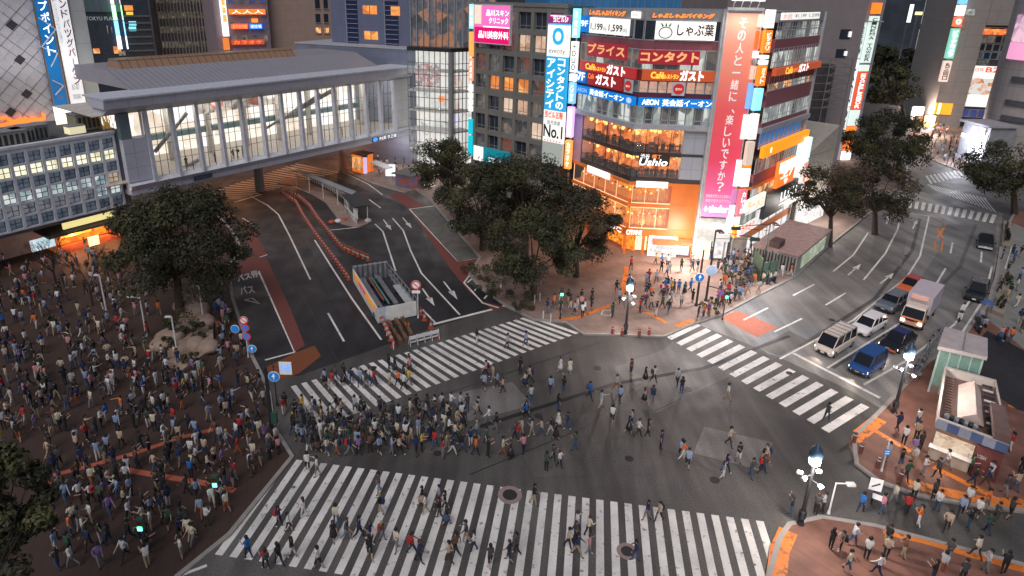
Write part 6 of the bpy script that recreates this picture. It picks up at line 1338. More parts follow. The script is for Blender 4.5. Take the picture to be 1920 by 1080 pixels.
# signal masts on the far side
def ped_signal(lab, x, y, y1, col=(.1, 1., .55)):
    t, P, h = polething('pedestrian_signal', lab, 'traffic light', x, y, x, y1, .06, dsteel, 'green pedestrian signals')
    m = MB(); m.box((.0, -.1, h-.4), (.38, .25, .85), mat('signal_case', (.04, .09, .07), .5)); m.build('case', t)
    m = MB(); m.box((0, -.24, h-.6), (.26, .03, .26), E('signal_green', col, 5.)); m.build('green_light', t)
    m = MB(); m.box((0, -.235, h-.22), (.26, .03, .26), mat('signal_red_off', (.15, .01, .01), .4)); m.build('red_light', t)
ped_signal('green pedestrian signal at the bottom left of the crowd', 276, 1035, 970); ped_signal('green pedestrian signal right of the plaza tree guard', 412, 950, 890)
ped_signal('green pedestrian signal in front of the dark trees', 1050, 600, 540); ped_signal('green pedestrian signal at the crowded right edge of the middle pavement', 1354, 602, 545)
def mast(lab, x0, y0, x1, y1, arm=None, r=.13):
    t, P, h = polething('signal_mast', lab, 'pole', x0, y0, x1, y1, r, dsteel, 'dark masts at the crowded corner')
    if arm:
        m = MB(); m.tube((0, 0, h-.1), (arm[0], arm[1], h-.2+arm[2]), .07, dsteel, .04, n=6); m.tube((0, 0, h-.9), (arm[0]*.9, arm[1]*.9, h-.35+arm[2]), .03, dsteel, n=5); m.build('arm', t)
        m = MB(); m.box((arm[0], arm[1], h-.4+arm[2]), (1.0, .25, .34), mat('signal_case', ())); m.build('signal_head', t)
    if 'camera' in lab or 'side arm' in lab:
        m = MB(); m.box((.3, -.5, h+.05), (.5, 1.0, .14), dsteel); m.box((.3, -.55, h-.04), (.4, .8, .03), E('road_lamp_glass', (1, .95, .88), 6)); m.build('lamp_head', t)  # lamp and spot added to these masts to brighten road and corner
        l = bpy.data.lights.new('road', 'SPOT'); l.energy = 3500; l.color = (1, .95, .92); l.spot_size = R_(140); l.spot_blend = .9; l.shadow_soft_size = .5; o = bpy.data.objects.new('added_road_light', l); COL.objects.link(o); o.parent = t; o.location = (.3, -.6, h-.15); o.rotation_euler = (R_(-22), R_(6), 0)
    return t, h
t, h = mast('dark mast with a round blue arrow sign, left of the pair at the crowded corner', 1305, 575, 1320, 468); round_sign(t, (-.1, -.1, h*.52), .5, 'arrow')
t, h = mast('tall dark mast with big blue sign and side arm, right of the pair', 1323, 566, 1344, 432, (4.6, 1., -.9)); m = MB(); m.tube((.1, -.15, h*.45), (.1, -.2, h*.45), .62, mat('sign_face_pale', (.35, .45, .6), .4, emit=.2), n=18); m.build('sign_disc', t); m = MB(); m.tube((0, 0, h*.22), (3.6, -.3, h*.12), .06, dsteel, n=5); m.build('bar', t)
mast('dark mast with camera arm beside the green hoarding', 1424, 538, 1441, 418, (-3.5, .5, -.5), .1)
mast('slim dark mast between the far noodle sign and the pale roofed hut', 1437, 535, 1446, 470, None, .07)
t, P, h = polething('blue_post', 'white post with a round blue sign under the dark trees', 'pole', 939, 540, 939, 496, .07, wmet); m = MB(); m.box((.4, -.05, h-.2), (.9, .1, .5), mat('case_dark_blue', (.03, .05, .10), .5)); m.build('panel', t)
t, P, h = polething('no_parking_sign', 'small violet no parking disc above an orange barrier at the kerb', 'traffic sign', 1346, 585, 1350, 548, .04, wmet); round_sign(t, (0, 0, h), .32, 'park')
# bollards
def bollard(lab, pts, group, col=(.16, .06, .05), h=.85, r=.14, nm='bollard'):
    first = None
    for i, (x, y) in enumerate(pts):
        P = G(x, y)
        if first is None:
            t = thing(nm, lab, 'bollard', shift(P), 0, group); m = MB(); m.lathe((0, 0, 0), [(r*1.1, 0), (r, .1), (r, h-.08), (r*.9, h)], mat(nm+'_%d' % int(col[0]*100), col, .5), 10); m.build('post', t); m = MB(); m.lathe((0, 0, h*.75), [(r*1.04, 0), (r*1.04, .08)], wmet, 10); m.build('band', t); first = t
        else: copy_tree(first, shift(P))
bollard('dark red bollard in the row along the kiosk pavement kerb', [(1600, 832), (1612, 852), (1644, 880), (1686, 905)], 'dark red bollards on the kiosk pavement')
bollard('red bollard on the rounded tip of the middle pavement', [(1148, 628), (1166, 631), (1198, 632), (1216, 630)], 'red bollards on the pavement tip', (.35, .08, .06), .8, .15)
bollard('slim white marker post beside the left end of the middle pavement', [(1002, 570), (1012, 566), (1018, 600), (1032, 606)], 'slim white marker posts', (.6, .6, .6), .9, .07, 'marker_post')
# ---------------------------------------------- cones of the bus road works
conem = mat('cone_orange', (.42, .075, .035), .6); conew = mat('cone_white', (.42, .38, .36), .6)
def cone_mesh():
    m = MB(); m.box((0, 0, .02), (.4, .4, .04), conem); m.lathe((0, 0, .04), [(.15, 0), (.115, .22)], conem, 9); m.lathe((0, 0, .26), [(.115, 0), (.075, .2)], conew, 9); m.lathe((0, 0, .46), [(.075, 0), (.03, .26)], conem, 9); return m.mesh('traffic_cone')
cme = cone_mesh()
def resample(pts, step):
    P = [G(*p) for p in pts]; out = [P[0]]; acc = 0.
    for a, b in zip(P, P[1:]):
        L = (b-a).length; s_ = step-acc
        while s_ <= L: out.append(a.lerp(b, s_/L)); s_ += step
        acc = L-(s_-step)
    return out
row1 = [(527, 362), (555, 380), (570, 408), (590, 438), (607, 460), (622, 480), (637, 500), (655, 526)]
row2 = [(538, 360), (560, 370), (580, 387), (597, 412), (612, 430), (628, 450), (644, 468), (670, 480), (700, 492)]
pole_m = mat('bar_orange', (.45, .09, .03), .5)
for row, lab, grp in ((row1, 'orange and white cone in the left row along the bus lane works', 'cones of the left row'), (row2, 'orange and white cone in the right row along the bus lane works', 'cones of the right row')):
    for P in resample(row, .95): o = ob('traffic_cone', cme); o.location = (P.x, P.y, 0); o.rotation_euler = (0, 0, rnd.uniform(0, 3)); o.scale = (1.15,)*3; tag(o, lab, 'traffic cone', grp)
for a_, b_ in zip(resample(row2[6:], 1.7), resample(row2[6:], 1.7)[1:]):
    m = MB(); d_ = Vector((b_.x-a_.x, b_.y-a_.y, 0)); L = d_.length; m.box((L/2, 0, .75), (L, .06, .12), pole_m); m.box((L/2, 0, .4), (L, .06, .12), conew); m.box((.05, 0, .45), (.06, .3, .9), pole_m)
    o = m.build('work_barrier'); o.location = (a_.x, a_.y, 0); o.rotation_euler = (0, 0, math.atan2(d_.y, d_.x)); tag(o, 'orange and white work barrier behind the white site hoarding', 'barrier', 'orange work barriers')
front = [(726, 618), (729, 628), (733, 638), (738, 650), (789, 590), (796, 600), (808, 615), (820, 632)]
for i, (x, y) in enumerate(front): P = G(x, y); o = ob('traffic_cone', cme); o.location = (P.x, P.y, 0); o.scale = (1.3,)*3; tag(o, 'large red cone at the front of the white site hoarding', 'traffic cone', 'cones before the site hoarding')
cb_ = thing('cone_barrier', 'sloping red and white tube barrier at the left front of the hoarding', 'barrier', G(722, 622)); m = MB(); a_ = G(714, 606)-G(722, 622); b_ = G(738, 655)-G(722, 622)
for k in range(12): p, q = a_.lerp(b_, k/12), a_.lerp(b_, (k+1)/12); m.tube((p.x, p.y, .8), (q.x, q.y, .8), .17, conem if k % 2 else conew, n=8)
for k in (0, .5, 1): p = a_.lerp(b_, k); m.tube((p.x, p.y, 0), (p.x, p.y, .8), .06, wmet, n=6)
m.build('tube', cb_)
for i, (x0, y0, x1, y1) in enumerate(((728, 606, 752, 645), (742, 602, 762, 640), (754, 600, 772, 632))):
    a_, b_ = G(x0, y0), G(x1, y1); t = thing('floor_planter', ['leftmost narrow planter of weeds before the hoarding', 'middle narrow planter of weeds before the hoarding', 'narrow planter with orange flowers before the hoarding'][i], 'planter', (a_.x, a_.y, 0), math.atan2(b_.y-a_.y, b_.x-a_.x)); L = (b_-a_).length
    m = MB(); m.box((L/2, 0, .2), (L, .35, .4), mat('planter_wood', (.18, .10, .06), .8)); m.build('trough', t); me, _ = crown_mesh(L/2, .35, 260, .12, 40+i, (leafm, leafb if i < 2 else mat('flower_orange', (.8, .25, .03), .6, emit=.1)), 8); c = ob('plants', me, t); c.location = (L/2, 0, .5); c.scale = (1, .25, 1)
m = MB(); a_, b_ = G(768, 648), G(822, 634)
fb_ = thing('folding_barrier', 'white striped folding barrier in front of the site', 'barrier', (a_.x, a_.y, 0), math.atan2(b_.y-a_.y, b_.x-a_.x)); L = (b_-a_).length
for k in range(4): m.box((L*(k+.5)/4, 0, .75), (L/4-.08, .06, .35), wmet); m.box((L*(k+.5)/4, 0, .3), (L/4-.08, .05, .12), wmet)
m.build('panel', fb_); m = MB(); [m.tube((L*k/4, -.25, 0), (L*k/4, 0, 1.), .03, wmet, n=5) and m.tube((L*k/4, .25, 0), (L*k/4, 0, 1.), .03, wmet, n=5) for k in range(5)]; m.build('leg', fb_)
# ---------------------------------------------- white site hoarding with pipes inside
e0, e1, e2, e3 = G(655, 534), G(709, 608), G(724, 604.5), G(781, 593); hE = ZT(e2, 576)
e5 = G(727, 494, hE); e4 = G(782, 560, hE); e6 = G(661, 504, hE)
pts = [Vector((p.x, p.y, 0)) for p in (e6, e1, e2, e3, e4, e5)]
en = thing('site_hoarding', 'white construction hoarding with corrugated back wall around stored pipes', 'hoarding', pts[2])
def wallseg(a, b, z0, z1, th, mt, mb): F = Fr((a.x, a.y), Q=(b.x, b.y)); F.box(mb, 0, F.L, z0, z1, -th, 0, mt); return F
m = MB(); F = wallseg(pts[2], pts[3], .1, hE, .1, mat('hoarding_white', (.78, .77, .74), .5), m); m.wb('front_panel', en)
m = MB(); wallseg(pts[1], pts[2], .1, hE, .1, mat('hoarding_frosted', (.55, .60, .66), .3), m); m.wb('corner_panel', en)
m = MB(); F = wallseg(pts[0], pts[1], .1, hE, .1, mat('hoarding_white', ()), m); m.wb('side_panel', en)
m = MB(); z0_, z1_ = hE*.52, hE*.9
F.box(m, F.L*.06, F.L*.9, z0_, z1_, .01, .04, E('hoarding_stripe', (.85, .32, .02), .35)); F.box(m, F.L*.28, F.L*.55, z0_+.1, z1_-.1, .045, .06, E('hoarding_band', (.55, .03, .18), .35)); F.text(m, '安全第一', sgw, F.L*.30, F.L*.53, z0_+.25, z1_-.25, .08); m.wb('printed_band', en)
m = MB(); wallseg(pts[3], pts[4], .1, hE, .08, gmet, m); m.wb('side_panel', en)
m = MB(); a_, b_ = pts[5], pts[0]; n_ = 7
for k in range(n_):
    p, q = a_.lerp(b_, (k+.5)/n_), a_.lerp(b_, (k+1)/n_); m.tube((p.x, p.y, .1), (p.x, p.y, hE+.25), (a_-b_).length/n_*.5, mat('corrugated', (.42, .43, .46), .3, .7), n=12)
m.wb('back_wall', en)
m = MB(); a_, b_ = pts[4], pts[5]
for k in range(9): p = a_.lerp(b_, k/8); m.tube((p.x, p.y, 0), (p.x, p.y, hE), .06, gmet, n=6); m.tube((p.x, p.y, hE*.5), (pts[3].x*.3+p.x*.7, pts[3].y*.3+p.y*.7, .1), .03, gmet, n=4)
for z in (.4, hE*.6, hE): m.tube((a_.x, a_.y, z), (b_.x, b_.y, z), .05, gmet, n=5)
m.wb('rail', en)
ctr = sum(pts, Vector())/6; u_ = (pts[0]-pts[1]).normalized(); v_ = Vector((-u_.y, u_.x, 0)); v_ = v_ if v_.dot(ctr-pts[1]) > 0 else -v_
m = MB(); m.prism([(p.x, p.y) for p in pts], .02, .06, mat('site_floor', (.03, .03, .035), .7)); m.wb('floor', en)
for i, (o1_, o2_, L, r, z, c, lb) in enumerate(((2.0, .9, 8., .28, .5, steel, 'long pale steel beam, leftmost of the stack inside the hoarding'), (2.6, 1.9, 7., .10, .6, mat('pipe_green', (.1, .25, .22), .5), 'thin green pipe inside the hoarding'), (2.4, 2.6, 7.5, .26, .55, steel, 'long pale steel beam in the middle inside the hoarding'), (1.6, 3.9, 5., .42, .6, mat('sheet_grey', (.45, .47, .47), .5), 'wide grey sheet lying at the right inside the hoarding'), (3.2, 1.5, 6., .09, .8, mat('pipe_rust', (.3, .1, .06), .6), 'thin rusty pipe inside the hoarding'))):
    a_ = pts[1]+u_*o1_+v_*o2_; t = thing('site_beam', lb, 'beam', (a_.x, a_.y, .06), math.atan2(u_.y, u_.x)); m = MB()
    if r > .2: m.box((L/2, 0, z), (L, r*2, .12), c); m.box((L/2, 0, z-.2), (L, .1, .3), c); m.build('beam', t, bevel=.02)
    else: m.tube((0, 0, z), (L, 0, z), r, c, n=8); m.build('pipe', t)
    m = MB(); m.box((L*.2, 0, z/2-.15), (.15, r*2+.2, z-.25), dsteel); m.box((L*.8, 0, z/2-.15), (.15, r*2+.2, z-.25), dsteel); m.build('support', t)
t = thing('blue_tarp', 'crumpled blue tarp in the front corner inside the hoarding', 'tarp', (pts[2]+u_*1.6+v_*.2)); m = MB()
n_ = 7; q = [[Vector(((i-3)*.35, (j-3)*.35, .75+rnd.uniform(-.15, .15)-.08*((i-3)**2+(j-3)**2)**.5)) for j in range(n_)] for i in range(n_)]
for i in range(n_-1):
    for j in range(n_-1): m.face((q[i][j], q[i+1][j], q[i+1][j+1], q[i][j+1]), mat('tarp_blue', (.02, .10, .18), .5))
for dx in (-.7, .7): m.box((dx, 0, .3), (.5, 1.2, .55), dsteel)
m.build('sheet', t)
# ---------------------------------------------- bus shelter on the island and its fence
def quadroof(name, lab, cat, px, z, th, mt, legs, legm=wmet, r=.06, z0=0., extra=None):
    P = [G(x, y, z) for x, y in px]; c = sum(P, Vector())/len(P); t = thing(name, lab, cat, (c.x, c.y, z0))
    m = MB(); m.prism([(p.x, p.y) for p in P], z, z+th, mt); m.wb('roof', t)
    for k, (i, j, s_) in enumerate(legs): p = P[i].lerp(P[j], s_); p = p.lerp(c, .08); m = MB(); m.tube((p.x, p.y, z0), (p.x, p.y, z), r, legm, n=6); m.wb('leg', t)
    return t, P, c
t, P, c = quadroof('bus_shelter', 'small bus shelter with a black flat roof on the traffic island', 'bus shelter', [(641, 366), (672, 364), (693, 386), (665, 391)], 2.6, .15, mat('roof_black', (.025, .025, .028), .6), [(0, 1, .1), (0, 1, .9), (2, 3, .1), (2, 3, .9)])
m = MB(); F = Fr(P[0], Q=(P[3].x, P[3].y)); F.box(m, .2, F.L-.2, .3, 2.2, -.3, -.25, glass_t); F.box(m, .2, F.L-.2, 1.0, 1.06, -.32, -.2, wmet); m.wb('wall', t)
bsign('timetable', 'white bus timetable board inside the shelter', F, (F.L*.55, F.L*.85, .6, 2.0), sgw, [('時刻表', BKT, (.1, .9, .75, .92))], d=-.6, th=.06, cat='board')
tf = thing('guard_fence', 'white railed fence running from the bridge to the bus shelter', 'fence', G(600, 345)); m = MB()
fp = [G(x, y) for x, y in ((535, 322), (560, 330), (590, 343), (620, 358), (648, 376), (655, 405), (668, 422))]
for a_, b_ in zip(fp, fp[1:]):
    for z in (.35, .7, 1.05): m.tube((a_.x, a_.y, z), (b_.x, b_.y, z), .04, wmet, n=5)
    n_ = max(2, int((b_-a_).length/.8))
    for k in range(n_): p = a_.lerp(b_, k/n_); m.tube((p.x, p.y, 0), (p.x, p.y, 1.1), .04, wmet, n=5)
m.wb('rail', tf)
t, P, c = quadroof('covered_walk', 'long thin grey canopy above the white fence by the bus shelter', 'canopy', [(545, 318), (552, 314), (668, 360), (660, 366)], 2.7, .1, gmet, [(0, 3, .05), (0, 3, .3), (0, 3, .55), (0, 3, .8), (0, 3, .98)])
pavement('island', [(520, 345), (530, 335), (560, 335), (620, 362), (652, 395), (690, 420), (670, 428), (640, 420), (610, 380), (560, 350)], mat('paving_pale', ()), .14)
for i, (x, y, c_) in enumerate(((622, 418, conem), (634, 416, wmet), (645, 414, conem), (690, 415, wmet))):
    t = thing('work_sandbag', ['orange bag on the road before the bus shelter, leftmost', 'pale bag between two orange ones before the bus shelter', 'orange bag nearest the bus shelter', 'pale concrete block right of the bus shelter'][i], 'bag', G(x, y)); m = MB(); m.lathe((0, 0, 0), [(.45, 0), (.5, .2), (.3, .4), (.1, .45)], c_, 9); m.build('body', t)
# concourse objects right of the bridge
def hut(name, lab, cat, x0, y0, x1, y1, dep, h, wallm, roofmt, z=.13, over=.2, front=None, panes=3):
    a_, b_ = G(x0, y0), G(x1, y1); F = Fr((a_.x, a_.y), Q=(b_.x, b_.y)); t = thing(name, lab, cat, F.p(F.L/2, z)); m = MB(); F.box(m, 0, F.L, z, h, -dep, 0, wallm); m.wb('wall', t)
    m = MB(); F.box(m, -over, F.L+over, h, h+.15, -dep-over, over, roofmt); m.wb('roof', t)
    if front:
        for k in range(panes): m = MB(); F.box(m, F.L*(k+.08)/panes, F.L*(k+.92)/panes, z+.5, h-.4, .01, .06, front); m.wb('window', t)
    return t, F
hut('vending_kiosk', 'bright orange kiosk with an open lattice roof beside the bridge pillar', 'kiosk', 661, 322, 681, 327, 2.5, 3.4, E('kiosk_orange', (.9, .2, .02), .55), dsteel, front=g_warm, panes=2)
hut('ad_pillar', 'violet lit advertising side panel next to the orange kiosk', 'advert panel', 682, 327, 688, 327, .6, 3.2, E('ad_violet', (.6, .5, .8), .8), dsteel)
t, P, c = quadroof('glass_shelter', 'white glass bus shelter with lit advert on the bright concourse', 'bus shelter', [(693, 305), (706, 302), (738, 314), (724, 318)], 2.7, .15, wmet, [(0, 3, .05), (0, 3, .5), (0, 3, .95), (1, 2, .05), (1, 2, .95)], gmet)
q = G(731, 335); FF = Fr((q.x-.7, q.y), 0.); bsign('advert_box', 'white lit advert panel at the end of the glass bus shelter', FF, (0, 1.7, .5, 2.6), E('ad_white', (.85, .92, 1.), 1.2), d=.1, th=.15, cat='advert panel', frame=gmet)
hut('police_hut', 'dark roofed hut covered in blue and red posters at the end of the concourse', 'hut', 742, 350, 772, 356, 3.4, 2.3, lit('posters', [(.05, .06, .12), (.12, .14, .3), (.4, .08, .06), (.1, .1, .1)], .35, 1.2), mat('hut_roof', (.09, .09, .085), .7), over=.5)
for k, (x, y) in enumerate(((700, 296), (770, 300), (735, 315), (800, 335))):
    l = bpy.data.lights.new('concourse', 'POINT'); l.energy = 380; l.color = (1, .95, .9); l.shadow_soft_size = .5; P = G(x, y); o = bpy.data.objects.new('concourse_light', l); COL.objects.link(o); o.parent = gt; o.matrix_parent_inverse = pw(gt).inverted(); o.location = (P.x, P.y, 4.6)
# ---------------------------------------------- pale roofed hut and green hoarding at the crowded corner
a_, b_ = G(1489, 520), G(1551, 466); F = Fr((a_.x, a_.y), Q=(b_.x, b_.y)); t = thing('road_office', 'long site hut with a pinkish flat roof between the road and the corner crowd', 'hut', F.p(F.L/2, .13)); hh = ZT(a_, 500)*1.0+1.2
m = MB(); F.box(m, 0, F.L, .13, hh, -5.2, 0, mat('hut_wall', (.40, .38, .36), .7)); m.wb('wall', t)
m = MB(); F.box(m, -.1, F.L+.1, hh, hh+.12, -5.3, .1, mat('pink_roof', (.42, .28, .26), .7, noise=.2)); m.wb('roof', t)
m = MB(); F.box(m, F.L*.12, F.L*.85, .6, hh-.25, .02, .06, lit('mural_green', [(.75, .78, .65), (.8, .82, .7), (.4, .5, .3), (.85, .85, .8)], .5, 1.)); m.wb('printed_panel', t)
m = MB(); F.box(m, F.L*.05, F.L*.2, hh+.12, hh+.9, -3.6, -2.4, mat('vent_brown', (.10, .07, .06), .7)); m.wb('roof_vent', t)
Fe = Fr(F.p(0, 0, -5.2), Q=F.p(0, 0, 0)); m = MB()
for k in range(14): Fe.box(m, .2+k*.36, .34+k*.36, .6, hh-.2, .02, .12, mat('slat_dark', (.06, .05, .05), .6))
m.wb('slatted_end', t)
a_, b_ = G(1408, 510), G(1424, 533); F = Fr((a_.x, a_.y), Q=(b_.x, b_.y)); gh = thing('green_hoarding', 'dull green folded hoarding beside the dark mast', 'hoarding', F.p(F.L/2, .13)); m = MB(); F.box(m, 0, F.L, .13, 3.0, -.1, 0, mat('hoard_green', (.10, .17, .12), .6)); m.wb('panel', gh); F2_ = Fr(F.p(F.L, 0), R_(25)); m = MB(); F2_.box(m, 0, 2.4, .13, 2.6, -.1, 0, mat('hoard_green', ())); m.wb('panel', gh)
# hedges, planter on the middle pavement
for i, (x, y, w_, h_, sd_) in enumerate(((1372, 535, 1.7, .9, 51), (1395, 520, 1.5, .9, 52), (1440, 525, 1.2, .8, 53), (1330, 590, 1.3, 1.2, 54))): shrub(['low hedge under the blue sign at the crowded corner', 'low hedge right of the first at the crowded corner', 'low hedge beside the slatted hut end', 'dark shrub at the kerb next to the orange barrier'][i], x, y, w_, h_, sd_)
for i, (x, y) in enumerate(((700, 470), (930, 560), (965, 578), (900, 520))):
    if i: shrub(['', 'dark undergrowth at the left foot of the dark trees', 'dark undergrowth behind the marker posts', 'dark undergrowth beside the blue post'][i], x, y, 2.4, 1.3, 60+i, n=1400)
# ---------------------------------------------- rock garden on the plaza
rg = pg([(285, 640), (318, 560), (352, 566), (395, 575), (408, 640), (395, 700), (345, 712), (300, 680)])
m = MB(); m.prism(ccw([(G(x, y).x, G(x, y).y) for x, y in ((283, 650), (330, 620), (352, 568), (378, 566), (400, 612), (402, 660), (340, 705), (318, 690))]), .13, .5, mat('rock_pale', (.34, .24, .19), .8, noise=.25, scale=1.)); tag(m.build('rock_bed'), 'pale stone bed with rounded rocks and shrubs in the middle of the plaza', 'rock garden')
for i, (x, y, r) in enumerate(((356, 575, 1.3), (345, 583, 1.0), (372, 590, 1.2), (384, 612, 1.1), (320, 640, 1.3), (304, 655, 1.1), (368, 655, .9), (392, 660, 1.0))):
    P = G(x, y); t = thing('boulder', 'pale boulder %s' % ['at the far end of the stone bed', 'at the far left of the stone bed, half hidden', 'at the right of the far end of the stone bed', 'on the right edge of the stone bed', 'on the left of the stone bed behind the white pole', 'at the left tip of the stone bed', 'in the near half of the stone bed', 'at the near right of the stone bed'][i], 'rock', (P.x, P.y, .4)); m = MB(); rd = random.Random(i)
    m.lathe((0, 0, 0), [(r, -.1), (r*1.05, .2), (r*.8, .55), (r*.4, .8)], mat('rock_pale', ()), 9); o = m.build('rock', t, smooth=True)
    for v_q in o.data.vertices: v_q.co.x *= 1+rd.uniform(-.15, .15); v_q.co.y *= 1+rd.uniform(-.15, .15)
for i, (x, y, w_, h_) in enumerate(((330, 630, 2.2, 1.3), (348, 640, 2., 1.5), (376, 640, 1.2, .8), (318, 660, .9, .6), (360, 690, 1.0, .7))): shrub(['dark shrub by the white pole in the stone bed', 'spreading dark shrub in the middle of the stone bed', 'round small shrub at the right of the stone bed', 'round small shrub at the left of the stone bed', 'round small shrub at the near end of the stone bed'][i], x, y, w_, h_, 70+i, n=900, z=.5)
# ---------------------------------------------- kiosk and lift house on the right pavement
zk = 3.3; K = [G(*p, zk) for p in ((1757, 784), (1893, 834), (1868, 712), (1772, 686))]
Fk = Fr(K[0], Q=(K[1].x, K[1].y)); Fl = Fr(K[3], Q=(K[0].x, K[0].y)); ko = thing('police_kiosk', 'roofless looking kiosk with sunken roof full of ducts and a lit counter', 'kiosk', (K[0].x, K[0].y, .13)); kc = sum(K, Vector())/4
kw = mat('kiosk_frame', (.55, .48, .44), .5); m = MB(); ki = [k.lerp(kc, .10) for k in K]
m.prism([(k.x, k.y) for k in ki], .13, zk-.6, mat('kiosk_brown', (.18, .11, .09), .7)); m.wb('wall', ko)
m = MB()
for a_, b_ in zip(K, K[1:]+K[:1]):
    ai, bi = a_.lerp(kc, .06), b_.lerp(kc, .06); m.hexa([(a_.x, a_.y, zk-.75), (b_.x, b_.y, zk-.75), (bi.x, bi.y, zk-.75), (ai.x, ai.y, zk-.75), (a_.x, a_.y, zk), (b_.x, b_.y, zk), (bi.x, bi.y, zk), (ai.x, ai.y, zk)], kw)
m.wb('parapet', ko)
m = MB(); L = Fk.L
for k in range(6): Fk.box(m, L*k/6, L*(k+1)/6, zk-.72, zk-.05, .01, .05, mat('fascia_blue', (.10, .15, .30), .5) if k % 2 else mat('fascia_pale', (.35, .38, .48), .5))
m.wb('fascia', ko)
m = MB(); Fk.box(m, L*.04, L*.60, 1.05, 2.1, -.35, -.25, lit('counter_glow', [(.35, .2, .12), (.8, .55, .38), (1, .8, .6), (.6, .35, .2)], .7, 1.8)); Fk.box(m, L*.02, L*.6, .13, 1.0, -.3, .15, mat('counter_cream', (.5, .42, .35), .6)); Fk.box(m, L*.0, L*.62, 1.0, 1.06, -.3, .25, wmet); m.wb('counter', ko)
m = MB(); Fk.box(m, L*.62, L*.98, .13, 2.5, -.3, .0, mat('kiosk_maroon', (.16, .05, .05), .6)); Fk.text(m, 'KOBAN', wmet, L*.66, L*.78, 1.5, 1.8, .03); m.wb('door_panel', ko)
m = MB(); W_k = Fl.L
for k in range(16): p = K[3].lerp(K[0], .1+k*.05).lerp(K[2].lerp(K[1], .1+k*.05), .10); q = K[3].lerp(K[0], .1+k*.05).lerp(K[2].lerp(K[1], .1+k*.05), .22); m.tube((p.x, p.y, zk-.45), (q.x, q.y, zk-.45), .05, mat('duct_brown', (.28, .16, .12), .6), n=5)
for k in range(9): p = K[3].lerp(K[0], .1+k*.09).lerp(K[2].lerp(K[1], .1+k*.09), .74); q = K[3].lerp(K[0], .1+k*.09).lerp(K[2].lerp(K[1], .1+k*.09), .93); m.tube((p.x, p.y, zk-.3), (q.x, q.y, zk-.3), .09, wmet if k % 2 else dsteel, n=6)
for k in range(7): p = K[3].lerp(K[0], .85).lerp(K[2].lerp(K[1], .85), .15+k*.07); m.lathe((p.x, p.y, zk-.6), [(.18, 0), (.2, .35), (.1, .5)], blk if k % 2 else gmet, 8)
m.wb('ducts', ko)
m = MB(); A_, B_, C_, D_ = [K[3].lerp(K[0], s_).lerp(K[2].lerp(K[1], s_), t_) for s_, t_ in ((.22, .30), (.80, .30), (.80, .70), (.22, .70))]; rid0, rid1 = A_.lerp(D_, .62), B_.lerp(C_, .62)
up = Vector((0, 0, .75)); tm_ = mat('tent_cloth', (.60, .47, .42), .8)
for p_ in (A_, B_, C_, D_, rid0, rid1): p_.z = zk-.35
m.face([A_, B_, rid1+up, rid0+up], tm_); m.face([rid0+up, rid1+up, C_, D_], tm_); m.face([A_, rid0+up, D_], tm_); m.face([B_, C_, rid1+up], tm_); m.face([D_, C_, B_, A_], tm_); m.wb('tent_roof', ko)
q0, q1 = K[0].lerp(K[1], .78), K[1]; m = MB(); in1 = K[1].lerp(K[2], .45); in0 = q0.lerp(K[3].lerp(K[2], .78), .45); m.prism([(p.x, p.y) for p in (q0, q1, in1, in0)], zk, zk+.55, mat('box_brown', (.16, .10, .09), .7)); m.wb('roof_box', ko)
l = bpy.data.lights.new('counter', 'AREA'); l.energy = 40; l.color = (1, .8, .6); l.size = 3; o = bpy.data.objects.new('counter_light', l); COL.objects.link(o); o.parent = ko; o.matrix_parent_inverse = pw(ko).inverted(); o.location = Fk.p(L*.3, 2.4, .7); o.rotation_euler = (0, 0, 0)
# lift house
zl = 4.2; Lq = [G(*p, zl) for p in ((1757, 655), (1850, 676), (1850, 640), (1770, 618))]
lh = thing('lift_house', 'green tinted glass lift house with a pale two part flat roof', 'lift house', (Lq[0].x, Lq[0].y, .13)); m = MB(); m.prism([(p.x, p.y) for p in Lq], zl, zl+.3, mat('lift_roof', (.52, .45, .44), .5)); m.wb('roof', lh)
mid0, mid1 = Lq[0].lerp(Lq[1], .5), Lq[3].lerp(Lq[2], .5); m = MB(); m.tube((mid0.x, mid0.y, zl+.32), (mid1.x, mid1.y, zl+.32), .06, gmet, n=5); m.wb('roof_joint', lh)
cq = sum(Lq, Vector())/4; li = [p.lerp(cq, .12) for p in Lq]; gg_ = mat('green_glass', (.30, .48, .42), .08, noise=.1, alpha=.45)
m = MB(); m.prism([(p.x, p.y) for p in [p.lerp(cq, .45) for p in Lq]], .13, zl-.2, mat('lift_core', (.20, .22, .17), .6, noise=.3)); m.wb('lift_car', lh)
for a_, b_ in zip(li, li[1:]+li[:1]):
    F = Fr((a_.x, a_.y), Q=(b_.x, b_.y)); m = MB(); F.box(m, .05, F.L-.05, .8, zl-.05, -.04, 0, gg_)
    for k in range(5): F.box(m, F.L*k/4-.04, F.L*k/4+.04, .13, zl, -.08, .05, mat('mullion_mint', (.4, .5, .46), .4))
    m.wb('window', lh)
m = MB(); m.prism([(p.x, p.y) for p in li], .13, .8, mat('base_brown', (.22, .14, .12), .7)); m.wb('base', lh)
